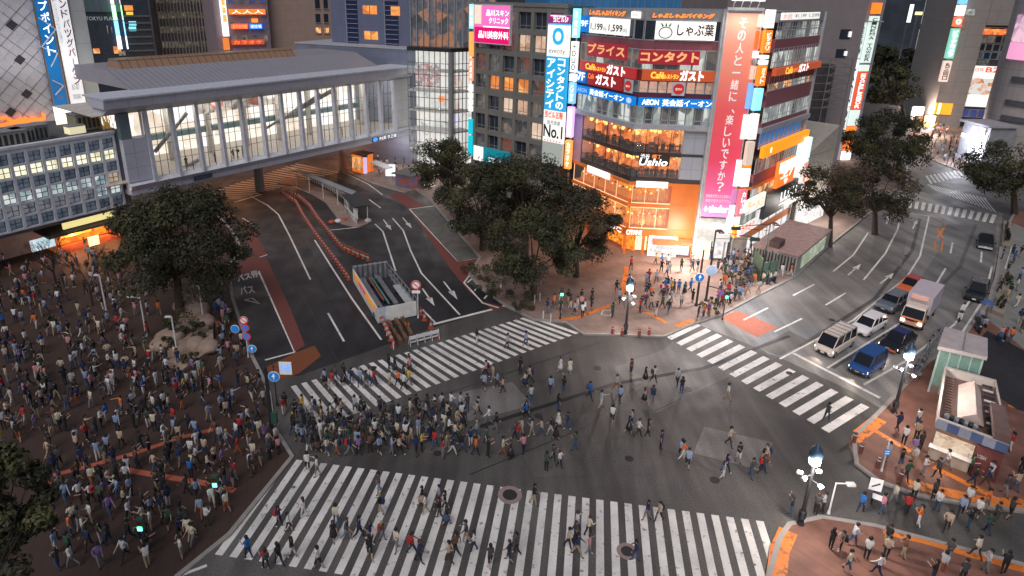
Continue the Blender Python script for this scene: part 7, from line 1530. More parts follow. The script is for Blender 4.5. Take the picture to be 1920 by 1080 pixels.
# rail and bicycles left of the lift house
t = thing('guard_rail', 'steel guard rail beside the parked bicycles on the kiosk pavement', 'fence', G(1738, 668)); m = MB(); fp = [G(x, y) for x, y in ((1770, 622), (1752, 650), (1730, 680), (1714, 705))]
for a_, b_ in zip(fp, fp[1:]):
    for z in (.5, .8, 1.15): m.tube((a_.x, a_.y, z), (b_.x, b_.y, z), .04, steel, n=5)
    for k in range(3): p = a_.lerp(b_, k/3); m.tube((p.x, p.y, .13), (p.x, p.y, 1.2), .05, steel, n=6)
m.wb('rail', t)
def bicycle(lab, x, y, rz, col):
    t = thing('bicycle', lab, 'bicycle', shift(G(x, y)), rz, 'parked bicycles by the guard rail'); fm = mat('bike_%d' % int(col[0]*100+col[2]*10), col, .4, .3)
    for wx in (-.52, .52):
        m = MB(); pr = [Vector((wx+math.cos(a*.524)*.33, 0, .34+math.sin(a*.524)*.33)) for a in range(12)]
        for i in range(12): m.tube(pr[i], pr[(i+1) % 12], .022, blk, n=5)
        for i in range(0, 12, 2): m.tube(pr[i], (wx, 0, .34), .006, steel, n=3)
        m.build('wheel', t)
    m = MB(); BB, ST, HT, RW, FW = (-.1, 0, .3), (-.25, 0, .8), (.38, 0, .82), (-.52, 0, .34), (.52, 0, .34)
    for a_, b_ in ((BB, ST), (ST, HT), (BB, HT), (BB, RW), (ST, RW), (HT, FW)): m.tube(a_, b_, .022, fm, n=5)
    m.build('frame', t); m = MB(); m.box((-.27, 0, .88), (.26, .14, .06), blk); m.build('saddle', t)
    m = MB(); m.tube(HT, (.36, 0, 1.0), .018, steel, n=5); m.tube((.3, -.28, 1.02), (.3, .28, 1.02), .018, blk, n=5); m.build('handlebar', t); m = MB(); m.box((.58, 0, .8), (.3, .34, .22), gmet); m.build('basket', t)
for i, (x, y, rz, c_) in enumerate(((1722, 692, .5, (.1, .1, .1)), (1728, 684, .7, (.4, .4, .42)), (1716, 703, .4, (.08, .1, .25)), (1742, 655, .6, (.3, .3, .3)), (1748, 645, .6, (.5, .5, .5)), (1756, 634, .7, (.12, .12, .12)), (1708, 720, .3, (.3, .05, .05)))):
    bicycle(['black bicycle in the middle of the near bunch', 'grey bicycle at the far side of the near bunch', 'dark blue bicycle at the near side of the bunch', 'grey bicycle nearest in the row along the rail', 'silver bicycle in the middle of the row along the rail', 'black bicycle farthest along the rail', 'dark red bicycle closest to the dark street lamp'][i], x, y, rz, c_)
# planter strip with hedges on the right kerb
for i, (pp, hm) in enumerate((([(1878, 520), (1898, 522), (1893, 556), (1870, 552)], leafl), ([(1868, 562), (1888, 566), (1880, 600), (1857, 590)], leafl), ([(1880, 420), (1895, 424), (1893, 470), (1876, 465)], leafm))):
    P = [G(x, y) for x, y in pp]; c = sum(P, Vector())/4; t = thing('planter_bed', ['stone edged hedge bed with people sitting, far one of the pair', 'stone edged hedge bed nearest the parked scooter', 'stone edged bed beside the black car near the far crossing'][i], 'planter', (c.x, c.y, .13)); m = MB(); m.prism([(p.x, p.y) for p in P], .13, .6, mat('planter_stone', (.30, .25, .20), .8)); m.wb('edge', t)
    me, _ = crown_mesh((P[1]-P[0]).length*.62, .5, 900, .13, 80+i, (leafm, hm), 10); c_ = ob('hedge', me, t); c_.location = (0, 0, .8); d_ = P[3]-P[0]; c_.rotation_euler = (0, 0, math.atan2(d_.y, d_.x)); c_.scale = (d_.length/(P[1]-P[0]).length*.8, .7, 1)
t, P, h = polething('plaza_pole', 'slim white pole beside the pavement with the hedge beds', 'pole', 1884, 505, 1893, 462, .06, wmet)
t, P, h = polething('banner_pole', 'tall slim orange edged pole in front of the corner booth', 'pole', 1828, 322, 1845, 245, .09, mat('pole_rose', (.6, .3, .25), .5), z=.13)

t = thing('umbrella', 'open blue umbrella held up by the parked scooters at the hedge beds', 'umbrella', shift(G(1842, 602))); m = MB(); m.lathe((0, 0, 1.9), [(.62, 0), (.5, .14), (.28, .26), (.03, .33)], mat('umbrella_blue', (.06, .12, .32), .6), 10); m.build('canopy', t); m = MB(); m.tube((0, 0, 1.05), (0, 0, 2.3), .015, steel, n=5); m.build('shaft', t)
# ================================================================== vehicles
carglass = mat('car_glass', (.012, .014, .018), .06, noise=0); tyre = mat('tyre', (.015, .015, .015), .9, noise=0); rimm = mat('rim', (.45, .45, .47), .3, .8, noise=0)
def paint(name, c, rough=.28, metal=.0): 
    m = mat('paint_'+name, c, rough, metal, noise=.04); m.node_tree.nodes['Principled BSDF'].inputs['Coat Weight'].default_value = .5; return m
hl_on = E('headlight_on', (1., .90, .75), 9.); hl_off = mat('headlight_off', (.6, .62, .65), .15, noise=0); tl = mat('tail_lamp', (.4, .02, .02), .3, noise=0, emit=.3)
def loft(mb, secs, mt):                     # secs: list of (x, [(y,z) closed half from bottom centre to top centre])
    k0 = len(mb.v); n = None; i = mb.m(mt)
    for x, pf in secs:
        ring = [(x, y, z) for y, z in pf]+[(x, -y, z) for y, z in reversed(pf) if y > 1e-6]; n = len(ring); mb.v += ring
    for s_ in range(len(secs)-1):
        for j in range(n):
            a = (j+1) % n; mb.f.append((k0+s_*n+j, k0+s_*n+a, k0+(s_+1)*n+a, k0+(s_+1)*n+j)); mb.mi.append(i)
    mb.f.append(tuple(k0+j for j in reversed(range(n)))); mb.mi.append(i); mb.f.append(tuple(k0+(len(secs)-1)*n+j for j in range(n))); mb.mi.append(i)
def car(lab, front, rear, L, W, H, kind, p_, lights=False, cat='car', name='parked_car', bumper=None, rack=False, plate=True, two=None):
    f, r = G(*front), G(*rear); d = (f-r); d.z = 0; d.normalize(); rz = math.atan2(d.y, d.x); c = f-d*L/2
    t = thing(name, lab, cat, (c.x, c.y, 0), rz); h = L/2; w_ = W/2
    van = kind in ('van', 'kei')
    belt = {'van': .98, 'kei': .95, 'sedan': .82, 'taxi': .84, 'suv': 1.02, 'wagon': .86}[kind]
    hood = {'van': .98, 'kei': .92, 'sedan': .80, 'taxi': .80, 'suv': 1.0, 'wagon': .82}[kind]
    def prof(ws, zb, zt): return [(0, zb), (ws*.92, zb), (ws, zb+.14), (ws, zt*.55+zb*.45), (ws*.985, zt-.10), (ws*.90, zt), (0, zt+.015)]
    noseL = {'van': .35, 'kei': .40, 'sedan': 1.15, 'taxi': 1.1, 'suv': 1.1, 'wagon': 1.0}[kind]
    secs = [(-h, prof(w_*.86, .38, belt*.92)), (-h+.06, prof(w_*.95, .28, belt)), (-h+.5, prof(w_, .22, belt+.02)), (0, prof(w_, .20, belt+.02)), (h-noseL-.25, prof(w_, .20, belt)),
            (h-noseL*.6, prof(w_*.99, .22, hood)), (h-.22, prof(w_*.95, .24, hood*.90)), (h-.05, prof(w_*.88, .28, hood*.76)), (h, prof(w_*.80, .36, hood*.64))]
    m = MB(); loft(m, secs, p_); body = m.build('body', t, smooth=False); body.modifiers.new('b', 'BEVEL').width = .03
    # greenhouse
    x0 = {'van': -h+.06, 'kei': -h+.08, 'sedan': -h+.55, 'taxi': -h+.75, 'suv': -h+.15, 'wagon': -h+.12}[kind]; x1 = {'van': h-.28, 'kei': h-.62, 'sedan': h-1.15, 'taxi': h-1.2, 'suv': h-1.2, 'wagon': h-1.1}[kind]
    rx0 = x0+{'van': .12, 'kei': .12, 'sedan': .70, 'taxi': .5, 'suv': .28, 'wagon': .40}[kind]; rx1 = x1-{'van': .75, 'kei': .55, 'sedan': .85, 'taxi': .75, 'suv': .70, 'wagon': .80}[kind]
    wb_, wt = w_*.93, w_*(.86 if van else .76); zb = belt-.02
    P = [(x0, -wb_, zb), (x1, -wb_*.92, zb), (x1, wb_*.92, zb), (x0, wb_, zb), (rx0, -wt, H-.05), (rx1, -wt*.96, H-.05), (rx1, wt*.96, H-.05), (rx0, wt, H-.05)]
    m = MB(); m.hexa(P, carglass); m.build('windows', t)
    m = MB(); rp = two or p_
    m.hexa([(rx0-.03, -wt-.02, H-.07), (rx1+.05, -wt*.96-.02, H-.09), (rx1+.05, wt*.96+.02, H-.09), (rx0-.03, wt+.02, H-.07), (rx0+.1, -wt*.88, H), (rx1-.1, -wt*.86, H-.01), (rx1-.1, wt*.86, H-.01), (rx0+.1, wt*.88, H)], rp)
    m.build('roof', t)
    m = MB()
    def lerp(a, b, s_): return tuple(a[i]+(b[i]-a[i])*s_ for i in range(3))
    for a, b in ((0, 4), (1, 5), (2, 6), (3, 7)): m.tube(P[a], P[b], .045, p_, n=5)
    for s_ in ((.34, .62) if not van else (.3, .62)):
        for e in (0, 3):
            q0 = lerp(P[e], P[1 if e == 0 else 2], s_); q1 = lerp(P[4 if e == 0 else 7], P[5 if e == 0 else 6], s_); m.tube(q0, q1, .035, p_, n=5)
    if van:
        for sg in (-1, 1): m.hexa([(x0, sg*(wb_-.0), zb), (x0+(x1-x0)*.30, sg*wb_, zb), (x0+(x1-x0)*.30, sg*(wb_+.012), zb), (x0, sg*(wb_+.012), zb), (rx0, sg*wt, H-.08), (rx0+(x1-x0)*.28, sg*wt, H-.08), (rx0+(x1-x0)*.28, sg*(wt+.012), H-.08), (rx0, sg*(wt+.012), H-.08)], p_) if kind == 'kei0' else None
    m.build('window_frame', t)
    for sx in (-h+.78, h-.82 if not van else h-.72):
        for sy in (-1, 1):
            m = MB(); m.tube((sx, sy*(w_-.20), .31), (sx, sy*(w_+.01), .31), .31, tyre, n=16); wq = m.build('wheel', t); m = MB(); m.tube((sx, sy*(w_+.0), .31), (sx, sy*(w_+.02), .31), .19, rimm, n=12); m.build('rim', wq)
    for sy in (-1, 1):
        m = MB(); m.hexa([(h-.30, sy*w_*.93-.02, hood*.60), (h-.02, sy*w_*.62, hood*.56), (h+.01, sy*w_*.62, hood*.58), (h-.20, sy*w_*.96, hood*.62), (h-.34, sy*w_*.90-.02, hood*.80), (h-.08, sy*w_*.60, hood*.74), (h-.05, sy*w_*.60, hood*.74), (h-.22, sy*w_*.95, hood*.80)], hl_on if lights else hl_off); m.build('headlight', t)
        m = MB(); m.box((-h+.03, sy*w_*.80, belt*.85), (.10, .22, .2), tl); m.build('tail_light', t)
        m = MB(); m.box((x1-.15, sy*(w_+.10), belt+.05), (.12, .2, .14), p_); m.build('mirror', t)
    m = MB(); m.box((h-.01, 0, hood*.50), (.06, W*.5, .13), mat('grille', (.02, .02, .02), .4)); m.box((h-.03, 0, .36), (.06, W*.6, .10), mat('grille', ())); m.build('grille', t)
    if plate: m = MB(); m.box((h+.015, 0, .46), (.03, .34, .17), wmet if plate is True else plate); m.build('number_plate', t)
    if bumper: m = MB(); m.box((h-.02, 0, .40), (.12, W*.86, .16), bumper); m.build('bumper', t)
    if rack:
        m = MB()
        for k in range(5): xx = rx0+.3+k*(rx1-rx0-.6)/4; m.tube((xx, -wt-.02, H+.06), (xx, wt+.02, H+.06), .03, gmet if rack is True else rack, n=5); m.tube((xx, -wt, H-.02), (xx, -wt, H+.06), .03, dsteel, n=4); m.tube((xx, wt, H-.02), (xx, wt, H+.06), .03, dsteel, n=4)
        m.build('roof_rack', t)
    if lights:
        l = bpy.data.lights.new('beam', 'SPOT'); l.energy = 120; l.color = (1, .85, .7); l.spot_size = R_(85); l.spot_blend = .9; l.shadow_soft_size = .1
        o = bpy.data.objects.new('beam_light', l); COL.objects.link(o); o.parent = t; o.location = (h+.15, 0, .75); o.rotation_euler = (0, R_(-68), 0)
    return t
pw_ = paint('cream', (.72, .62, .54)); pwh = paint('white', (.78, .76, .76)); psl = paint('silver', (.28, .31, .36), .25, .6); pbl = paint('blue', (.02, .07, .24)); pbk = paint('black', (.012, .013, .017)); pre = paint('red', (.45, .03, .04)); por = paint('orange', (.75, .16, .04))
car('cream van with a roof rack and lit headlights, first at the stop line', (1540, 668), (1604, 628), 4.75, 1.75, 1.98, 'van', pw_, True, 'van', 'van', rack=True)
car('white estate car between the cream van and the silver car', (1606, 630), (1650, 603), 4.6, 1.78, 1.48, 'wagon', pwh)
car('silver grey car with a dark bonnet grille behind the white estate', (1653, 587), (1700, 558), 4.8, 1.85, 1.55, 'suv', psl, bumper=mat('grille', ()))
car('red and orange taxi half hidden behind the box truck', (1692, 553), (1722, 532), 4.6, 1.7, 1.52, 'taxi', por, two=pre, cat='taxi', name='taxi')
car('black and orange taxi with lit headlights behind the blue minivan', (1661, 661), (1712, 627), 4.6, 1.72, 1.55, 'taxi', pbk, True, 'taxi', 'taxi', bumper=por, two=paint('navy', (.02, .02, .12)))
car('blue minivan with lit headlights at the stop line', (1604, 706), (1660, 668), 3.9, 1.66, 1.92, 'kei', pbl, True, 'minivan', 'minivan', plate=mat('plate_yellow', (.8, .5, .05), .5), bumper=blk)
car('black off-road car with roof rails beside the right kerb', (1824, 568), (1841, 528), 4.5, 1.85, 1.75, 'suv', pbk, rack=steel, name='parked_car')
car('black saloon with white trim nearest the far crossing', (1846, 470), (1846, 440), 4.5, 1.8, 1.5, 'sedan', pbk, bumper=wmet)
# orange side panels of the black taxi
# box truck
f, r = G(1704, 618), G(1750, 560); d = (f-r); d.z = 0; d.normalize(); L = 6.6; c = f-d*L/2
t = thing('box_truck', 'box truck with pale mauve cargo box and orange cab front', 'truck', (c.x, c.y, 0), math.atan2(d.y, d.x)); h = L/2
box_m = mat('truck_box', (.58, .50, .56), .5, noise=.05); m = MB(); m.box((-h+2.35, 0, 2.05), (4.7, 2.15, 2.25), box_m); m.build('cargo_box', t, bevel=.03)
m = MB(); m.hexa([(h-1.75, -.98, .55), (h-.02, -.96, .5), (h-.02, .96, .5), (h-1.75, .98, .55), (h-1.75, -.98, 1.35), (h-.05, -.96, 1.25), (h-.05, .96, 1.25), (h-1.75, .98, 1.35)], paint('cab_orange', (.80, .30, .16))); m.hexa([(h-1.75, -.97, 2.1), (h-.55, -.9, 2.1), (h-.55, .9, 2.1), (h-1.75, .97, 2.1), (h-1.75, -.9, 2.35), (h-.75, -.82, 2.3), (h-.75, .82, 2.3), (h-1.75, .9, 2.35)], pw_); m.hexa([(h-1.75, -.97, 1.35), (h-1.35, -.97, 1.35), (h-1.35, .97, 1.35), (h-1.75, .97, 1.35), (h-1.75, -.97, 2.1), (h-1.35, -.95, 2.1), (h-1.35, .95, 2.1), (h-1.75, .97, 2.1)], pw_)
for sy in (-1, 1): m.tube((h-.06, sy*.93, 1.24), (h-.57, sy*.88, 2.12), .05, pw_, n=5)
m.build('cab', t, bevel=.03)
m = MB(); m.hexa([(h-1.34, -.94, 1.3), (h-.10, -.92, 1.25), (h-.10, .92, 1.25), (h-1.34, .94, 1.3), (h-1.34, -.92, 2.12), (h-.60, -.86, 2.12), (h-.60, .86, 2.12), (h-1.34, .92, 2.12)], carglass); m.build('windows', t)
m = MB(); m.box((h-2.2, 0, 2.9), (1.1, 1.5, .45), E('truck_deflector', (.8, .45, .35), .15)); m.build('roof_box', t, bevel=.08)
for sx in (-h+1.2, h-.9):
    for sy in (-1, 1): m = MB(); m.tube((sx, sy*.72, .4), (sx, sy*1.0, .4), .4, tyre, n=16); wq = m.build('wheel', t); m = MB(); m.tube((sx, sy*1.0, .4), (sx, sy*1.02, .4), .22, rimm, n=12); m.build('rim', wq)
for sy in (-1, 1):
    m = MB(); m.box((h, sy*.74, .85), (.06, .32, .24), hl_on); m.build('headlight', t); m = MB(); m.box((h-.2, sy*1.2, 1.75), (.12, .2, .4), blk); m.tube((h-.2, sy*.95, 1.9), (h-.2, sy*1.15, 1.9), .02, blk, n=4); m.build('mirror', t)
m = MB(); m.box((h, 0, .62), (.08, 1.8, .2), mat('bumper_pale', (.6, .4, .35), .5)); m.box((h+.01, 0, 1.05), (.04, 1.2, .12), blk); m.build('bumper', t)
m = MB(); m.box((-h+2.35, 0, .75), (4.6, .9, .3), dsteel); m.build('chassis', t)
l = bpy.data.lights.new('beam', 'SPOT'); l.energy = 120; l.color = (1, .7, .5); l.spot_size = R_(85); l.spot_blend = .9; o = bpy.data.objects.new('beam_light', l); COL.objects.link(o); o.parent = t; o.location = (h+.15, 0, .85); o.rotation_euler = (0, R_(-68), 0)
def scooter(lab, x, y, rz, col, name='scooter', sc=1.):
    t = thing(name, lab, 'scooter', (*G(x, y)[:2], 0), rz); c_ = mat('scoot_%d' % int(col[0]*100), col, .35)
    for wx in (-.6, .6): m = MB(); m.tube((wx, -.06, .26), (wx, .06, .26), .26, tyre, n=14); m.build('wheel', t)
    m = MB(); m.hexa([(-.75, -.18, .45), (.1, -.16, .3), (.1, .16, .3), (-.75, .18, .45), (-.75, -.16, .8), (.05, -.14, .72), (.05, .14, .72), (-.75, .16, .8)], c_); m.hexa([(.05, -.2, .28), (.5, -.2, .28), (.5, .2, .28), (.05, .2, .28), (.42, -.22, .95), (.55, -.2, .9), (.55, .2, .9), (.42, .22, .95)], c_); m.build('body', t, bevel=.03)
    m = MB(); m.box((-.35, 0, .84), (.75, .28, .1), blk); m.build('saddle', t); m = MB(); m.tube((.5, 0, .4), (.42, 0, 1.08), .03, steel, n=6); m.tube((.4, -.34, 1.1), (.4, .34, 1.1), .025, blk, n=5); m.build('handlebar', t); m = MB(); m.lathe((.56, 0, .85), [(.09, -.05), (.1, .05)], hl_off, 8); m.build('headlight', t)
    m = MB(); m.box((-.85, 0, 1.02), (.4, .42, .38), c_); m.build('top_box', t); return t
a_, b_ = G(1797, 606), G(1808, 580); rzs = math.atan2(a_.y-b_.y, a_.x-b_.x)
scooter('white delivery scooter with a rider in white between the truck and the kerb', 1799, 600, rzs, (.75, .73, .72))
scooter('dark parked scooter beside the hedge beds, under the blue umbrella', 1832, 622, rzs+.3, (.04, .04, .05))
scooter('silver parked scooter beside the dark one at the hedge beds', 1842, 610, rzs+.4, (.35, .36, .4))
# ================================================================== people
def figure(pose):
    """a whole body as one skinned surface; returns mesh with slots skin, top, bottom, shoes"""
    st, arm, lean, wide = pose['step'], pose['arms'], pose.get('lean', 0.), pose.get('female', 0)
    V = []; Ed = []; R = []; B = []
    def v(p, r, par=None, b='torso'):
        V.append(Vector(p)); R.append(r); B.append(b)
        if par is not None: Ed.append((par, len(V)-1))
        return len(V)-1
    k = .93 if wide else 1.
    sit = pose.get('sit', 0)
    hz = .93 if not sit else .47
    pel = v((0, 0, hz), .125 if not wide else .13, None, 'hips')
    wa = v((lean*.1, 0, hz+.17), .115*k, pel, 'torso'); ch = v((lean*.28, 0, hz+.38), .135*k, wa, 'torso'); nb = v((lean*.36, 0, hz+.52), .06, ch, 'torso'); hd0 = v((lean*.42+.01, 0, hz+.61), .055, nb, 'head'); hd = v((lean*.46+.02, 0, hz+.70), .092, hd0, 'head'); v((lean*.47+.0, 0, hz+.775), .075, hd, 'head')
    v((lean*.46+.105, 0, hz+.685), .018, hd, 'head')
    for s, sw, am in ((-1, st, arm[0]), (1, -st, arm[1])):
        hip = v((0, s*.095, hz-.05), .092, pel, 'hips')
        if sit:
            kn = v((.42, s*.13, hz-.02), .062, hip, 'thigh'); an = v((.44, s*.12, .10), .04, kn, 'shin')
        else:
            kn = v((sw*.24+.04*abs(sw), s*.09, .50), .064, hip, 'thigh'); an = v((sw*.44-(.10 if sw < 0 else 0), s*.085, .10+(.10 if sw < -.3 else 0)), .04, kn, 'shin')
        P_ = V[an]; fo = v((P_.x+.15, P_.y+s*.01, max(.035, P_.z-.06)), .036, an, 'foot')
        sh = v((lean*.32, s*.175*k, hz+.47), .058*k, ch, 'arm'); S_ = V[sh]
        el = v(S_+Vector(am[0]), .042*k, sh, 'arm'); wr = v(V[el]+Vector(am[1]), .028*k, el, 'fore'); dv = Vector(am[1]).normalized(); hp = v(V[wr]+dv*.07, .032*k, wr, 'hand')
        sd = dv.orthogonal().normalized(); 
        for q in range(4): v(V[hp]+dv*(.07+.01*(q in (1, 2)))+sd*(q-1.5)*.018, .009, hp, 'hand')
        v(V[wr]+dv*.07+sd.cross(dv)*.045, .010, wr, 'hand')
    me = bpy.data.meshes.new('f'); me.from_pydata([tuple(p) for p in V], Ed, []); o = bpy.data.objects.new('f', me); COL.objects.link(o)
    sk = o.modifiers.new('s', 'SKIN'); sk.use_smooth_shade = True
    if not me.skin_vertices:
        bm = bmesh.new(); bm.from_mesh(me); bm.verts.layers.skin.verify(); bm.to_mesh(me); bm.free()
    for i, sv in enumerate(me.skin_vertices[0].data): sv.radius = (R[i], R[i]*(1.25 if B[i] == 'torso' and i in (1, 2) else 1)); sv.use_root = i == 0
    su = o.modifiers.new('d', 'SUBSURF'); su.levels = 1; su.render_levels = 1
    out = bpy.data.meshes.new_from_object(o.evaluated_get(bpy.context.evaluated_depsgraph_get())); bpy.data.objects.remove(o); bpy.data.meshes.remove(me)
    out.materials.clear()
    for q in ('skin', 'cloth_top', 'cloth_bottom', 'shoe'): out.materials.append(mat('person_'+q, (.4, .3, .25), .8, noise=0))
    slot = {'torso': 1, 'arm': 1, 'fore': 1 if pose.get('long') else 0, 'hand': 0, 'head': 0, 'hips': 2, 'thigh': 2, 'shin': 0 if pose.get('short') else 2, 'foot': 3}
    for p in out.polygons:
        c = p.center; best = None
        for a, b in Ed:
            A, Bv = V[a], V[b]; ab = Bv-A; t_ = max(0, min(1, (c-A).dot(ab)/ab.dot(ab))); dd = (c-(A+ab*t_)).length-min(R[a], R[b])
            if best is None or dd < best[0]: best = (dd, B[b] if B[b] != 'torso' or t_ > .4 or B[a] != 'hips' else 'torso')
        p.material_index = slot[best[1]]; p.use_smooth = True
    out['hd'] = tuple(V[5]); return out, V[5].copy(), hz
dn_ = ((.0, 0, -.27), (.05, 0, -.24))
def sw(a): return ((a*.16, 0, -.24), (a*.12+.1, 0, -.20))
phone = ((.10, 0, -.25), (.20, 0, .12)); up = ((.14, 0, .05), (.08, 0, .26)); hipa = ((-.04, 0, -.26), (.16, 0, .02))
POSES = [dict(step=.0, arms=(dn_, dn_), word='standing'), dict(step=.62, arms=(sw(-1), sw(1)), word='striding', long=1), dict(step=-.62, arms=(sw(1), sw(-1)), word='striding', lean=.1), dict(step=.5, arms=(sw(-.6), phone), word='walking with a phone', long=1),
         dict(step=.05, arms=(phone, phone), word='looking at a phone'), dict(step=.1, arms=(up, up), word='holding a camera up', long=1), dict(step=.5, arms=(sw(-.7), sw(.7)), word='walking', female=1, short=1), dict(step=-.5, arms=(sw(.7), dn_), word='walking', female=1, short=1),
         dict(step=.0, arms=(hipa, dn_), word='standing', short=1), dict(step=.0, arms=(phone, dn_), word='standing with a phone', female=1), dict(step=0., arms=(((.1, 0, -.24), (.2, 0, -.06)),)*2, sit=1, word='sitting', long=1),
         dict(step=.42, arms=(((.05, -.10, -.24), (.22, .06, -.02)), sw(.5)), word='walking', long=1, lean=.12), dict(step=.12, arms=(((.06, -.12, -.22), (.16, .16, .03)), ((.06, .12, -.22), (.16, -.16, .03))), word='standing with folded arms', long=1), dict(step=-.3, arms=(((.2, -.08, .02), (.25, -.02, .06)), dn_), word='pointing', short=1), dict(step=-.35, arms=(dn_, ((.12, .04, -.22), (.12, 0, .14))), word='walking', female=1)]
FIG = [figure(p) for p in POSES]
def hair_mesh(c, long_):
    m = MB(); k0 = 9; rings = 6
    for i in range(rings):
        ph = math.pi*.5*(i/(rings-1)); r = .118*math.cos(ph); z = .118*math.sin(ph)
        for j in range(k0): t_ = 2*math.pi*j/k0; m.v.append((c.x-.018+r*math.cos(t_)*1.05, c.y+r*math.sin(t_)*.95, c.z+.005+z))
    i = m.m(mat('hair_base', (.02, .015, .012), .8, noise=0))
    for a in range(rings-1):
        for j in range(k0): b = (j+1) % k0; m.f.append((a*k0+j, a*k0+b, (a+1)*k0+b, (a+1)*k0+j)); m.mi.append(i)
    zb = c.z-(.26 if long_ else .08)
    for j in range(-3, 4):
        t0 = math.pi+j*.38-.19; t1 = t0+.38; q = [(c.x-.018+.120*math.cos(t), c.y+.112*math.sin(t), zz) for t, zz in ((t0, zb), (t1, zb), (t1, c.z+.03), (t0, c.z+.03))]; m.face(q, mat('hair_base', ()))
        q = [(c.x-.018+.09*math.cos(t), c.y+.085*math.sin(t), zz) for t, zz in ((t1, zb), (t0, zb), (t0, c.z+.03), (t1, c.z+.03))]; m.face(q, mat('hair_base', ()))
    return m.mesh('hair', smooth=True)
HAIR = [(hair_mesh(f[1], False), hair_mesh(f[1], True)) for f in FIG]
def skirt_mesh(hz): m = MB(); m.lathe((0, 0, 0), [(.27, hz-.42), (.235, hz-.2), (.16, hz+.10), (.14, hz+.14)], mat('person_cloth_bottom', ()), 12); return m.mesh('skirt', smooth=True)
SK = skirt_mesh(.93)
bagm = MB(); bagm.box((-.20, 0, 1.18), (.16, .28, .38), mat('bag_base', (.03, .03, .03), .8)); bagm.box((-.29, 0, 1.12), (.05, .2, .2), mat('bag_base', ())); BAG = bagm.mesh('backpack')
TOPS = [('white', (.72, .70, .70)), ('pale grey', (.42, .42, .45)), ('black', (.018, .018, .02)), ('navy', (.02, .03, .09)), ('pale blue', (.28, .36, .52)), ('beige', (.50, .38, .28)), ('pink', (.62, .26, .30)), ('orange', (.75, .18, .04)), ('red', (.45, .03, .03)), ('dark green', (.04, .09, .06)), ('violet', (.25, .14, .35)), ('brown', (.14, .07, .04)), ('bright blue', (.02, .14, .45)), ('cream', (.66, .58, .45)), ('charcoal', (.06, .06, .065)), ('yellow', (.7, .45, .06))]
WT_ = [8, 5, 9, 5, 4, 4, 2, 1.4, 1.6, 1.5, 1.2, 2, 1., 3, 6, .6]
BOTS = [('black', (.02, .02, .022)), ('blue jean', (.05, .09, .18)), ('grey', (.20, .20, .22)), ('white', (.62, .60, .58)), ('beige', (.38, .29, .20)), ('dark brown', (.07, .04, .03)), ('navy', (.02, .03, .07)), ('rust', (.35, .10, .04))]
WB_ = [9, 7, 4, 3, 3, 3, 5, .6]
SKN = [(.42, .26, .19), (.50, .33, .25), (.36, .21, .15)]; HC = [('black', (.012, .010, .010)), ('brown', (.07, .035, .02)), ('fair', (.35, .22, .10))]
for n_, c_ in TOPS: mat('wear_'+n_, c_, .8, noise=.1, scale=6)
for n_, c_ in BOTS: mat('legwear_'+n_, c_, .8, noise=.1, scale=6)
skm = [mat('skin_%d' % i, c_, .6, noise=.03) for i, c_ in enumerate(SKN)]; hcm = [mat('hair_'+n_, c_, .7, noise=.1) for n_, c_ in HC]; shoe = [mat('shoes_dark', (.02, .02, .02), .6, noise=0), mat('shoes_white', (.6, .6, .6), .6, noise=0)]
pr = random.Random(11); USED = set(); NP = [0]
def setmat(o, i, m): o.material_slots[i].link = 'OBJECT'; o.material_slots[i].material = m
def person(x, y, where, pi=None, top=None, bot=None, hair=None, rz=None, z=.0, sk=None, lh=None, label=None, P=None, group='people out at the crossing', sc=None, kids=True):
    pi = pr.choice((0, 1, 2, 3, 4, 5, 6, 7, 8, 9, 11, 12, 13, 14)) if pi is None else pi; pose = POSES[pi]
    for tr in range(60):
        t_ = pr.choices(range(len(TOPS)), WT_)[0] if top is None or tr > 30 and label is None else top; b_ = pr.choices(range(len(BOTS)), WB_)[0] if bot is None or tr > 20 else bot
        h_ = pr.choices((0, 1, 2), (7, 4, .8))[0] if hair is None else hair; skt = (pose.get('female') and pose.get('short') and pr.random() < .5) if sk is None else sk; lo = (pose.get('female', 0) and pr.random() < .7) if lh is None else lh; bg_ = pr.random() < .22 and not skt
        lb = label or 'person in %s top and %s %s, %s%s, %s' % (TOPS[t_][0], BOTS[b_][0], 'skirt' if skt else ('shorts' if pose.get('short') else 'trousers'), ('backpack, ' if bg_ else ''), pose['word'], where)
        if lb not in USED and len(lb.split()) <= 16: break
    else: lb = None
    if lb is None: lb = 'person in %s top, %s' % (TOPS[t_][0], where)
    USED.add(lb); me, hc_, hz = FIG[pi]
    o = bpy.data.objects.new('person', me); COL.objects.link(o); Q = P or G(x, y, z); o.location = (Q[0], Q[1], z+.005 if not pose.get('sit') else z); o.rotation_euler = (0, 0, pr.uniform(0, 6.28) if rz is None else rz); s_ = sc or pr.uniform(.92, 1.04)*(.94 if pose.get('female') else 1.); o.scale = (s_, s_, s_)
    setmat(o, 0, skm[pr.randrange(3)]); setmat(o, 1, _M['wear_'+TOPS[t_][0]]); setmat(o, 2, _M['legwear_'+BOTS[b_][0]]); setmat(o, 3, shoe[pr.random() < .35])
    tag(o, lb, 'person', group); h = ob('hair', HAIR[pi][1 if lo else 0], o); setmat(h, 0, hcm[h_])
    if skt: q = ob('skirt', SK, o); setmat(q, 0, _M['legwear_'+BOTS[b_][0]])
    if bg_ and not pose.get('sit'): q = ob('backpack', BAG, o); setmat(q, 0, _M['wear_'+TOPS[pr.choice((2, 14, 3, 8))][0]])
    NP[0] += 1; return o
def inpoly(x, y, p):
    c = False; j = len(p)-1
    for i in range(len(p)):
        if (p[i][1] > y) != (p[j][1] > y) and x < (p[j][0]-p[i][0])*(y-p[i][1])/(p[j][1]-p[i][1])+p[i][0]: c = not c
        j = i
    return c
SPOTS = []
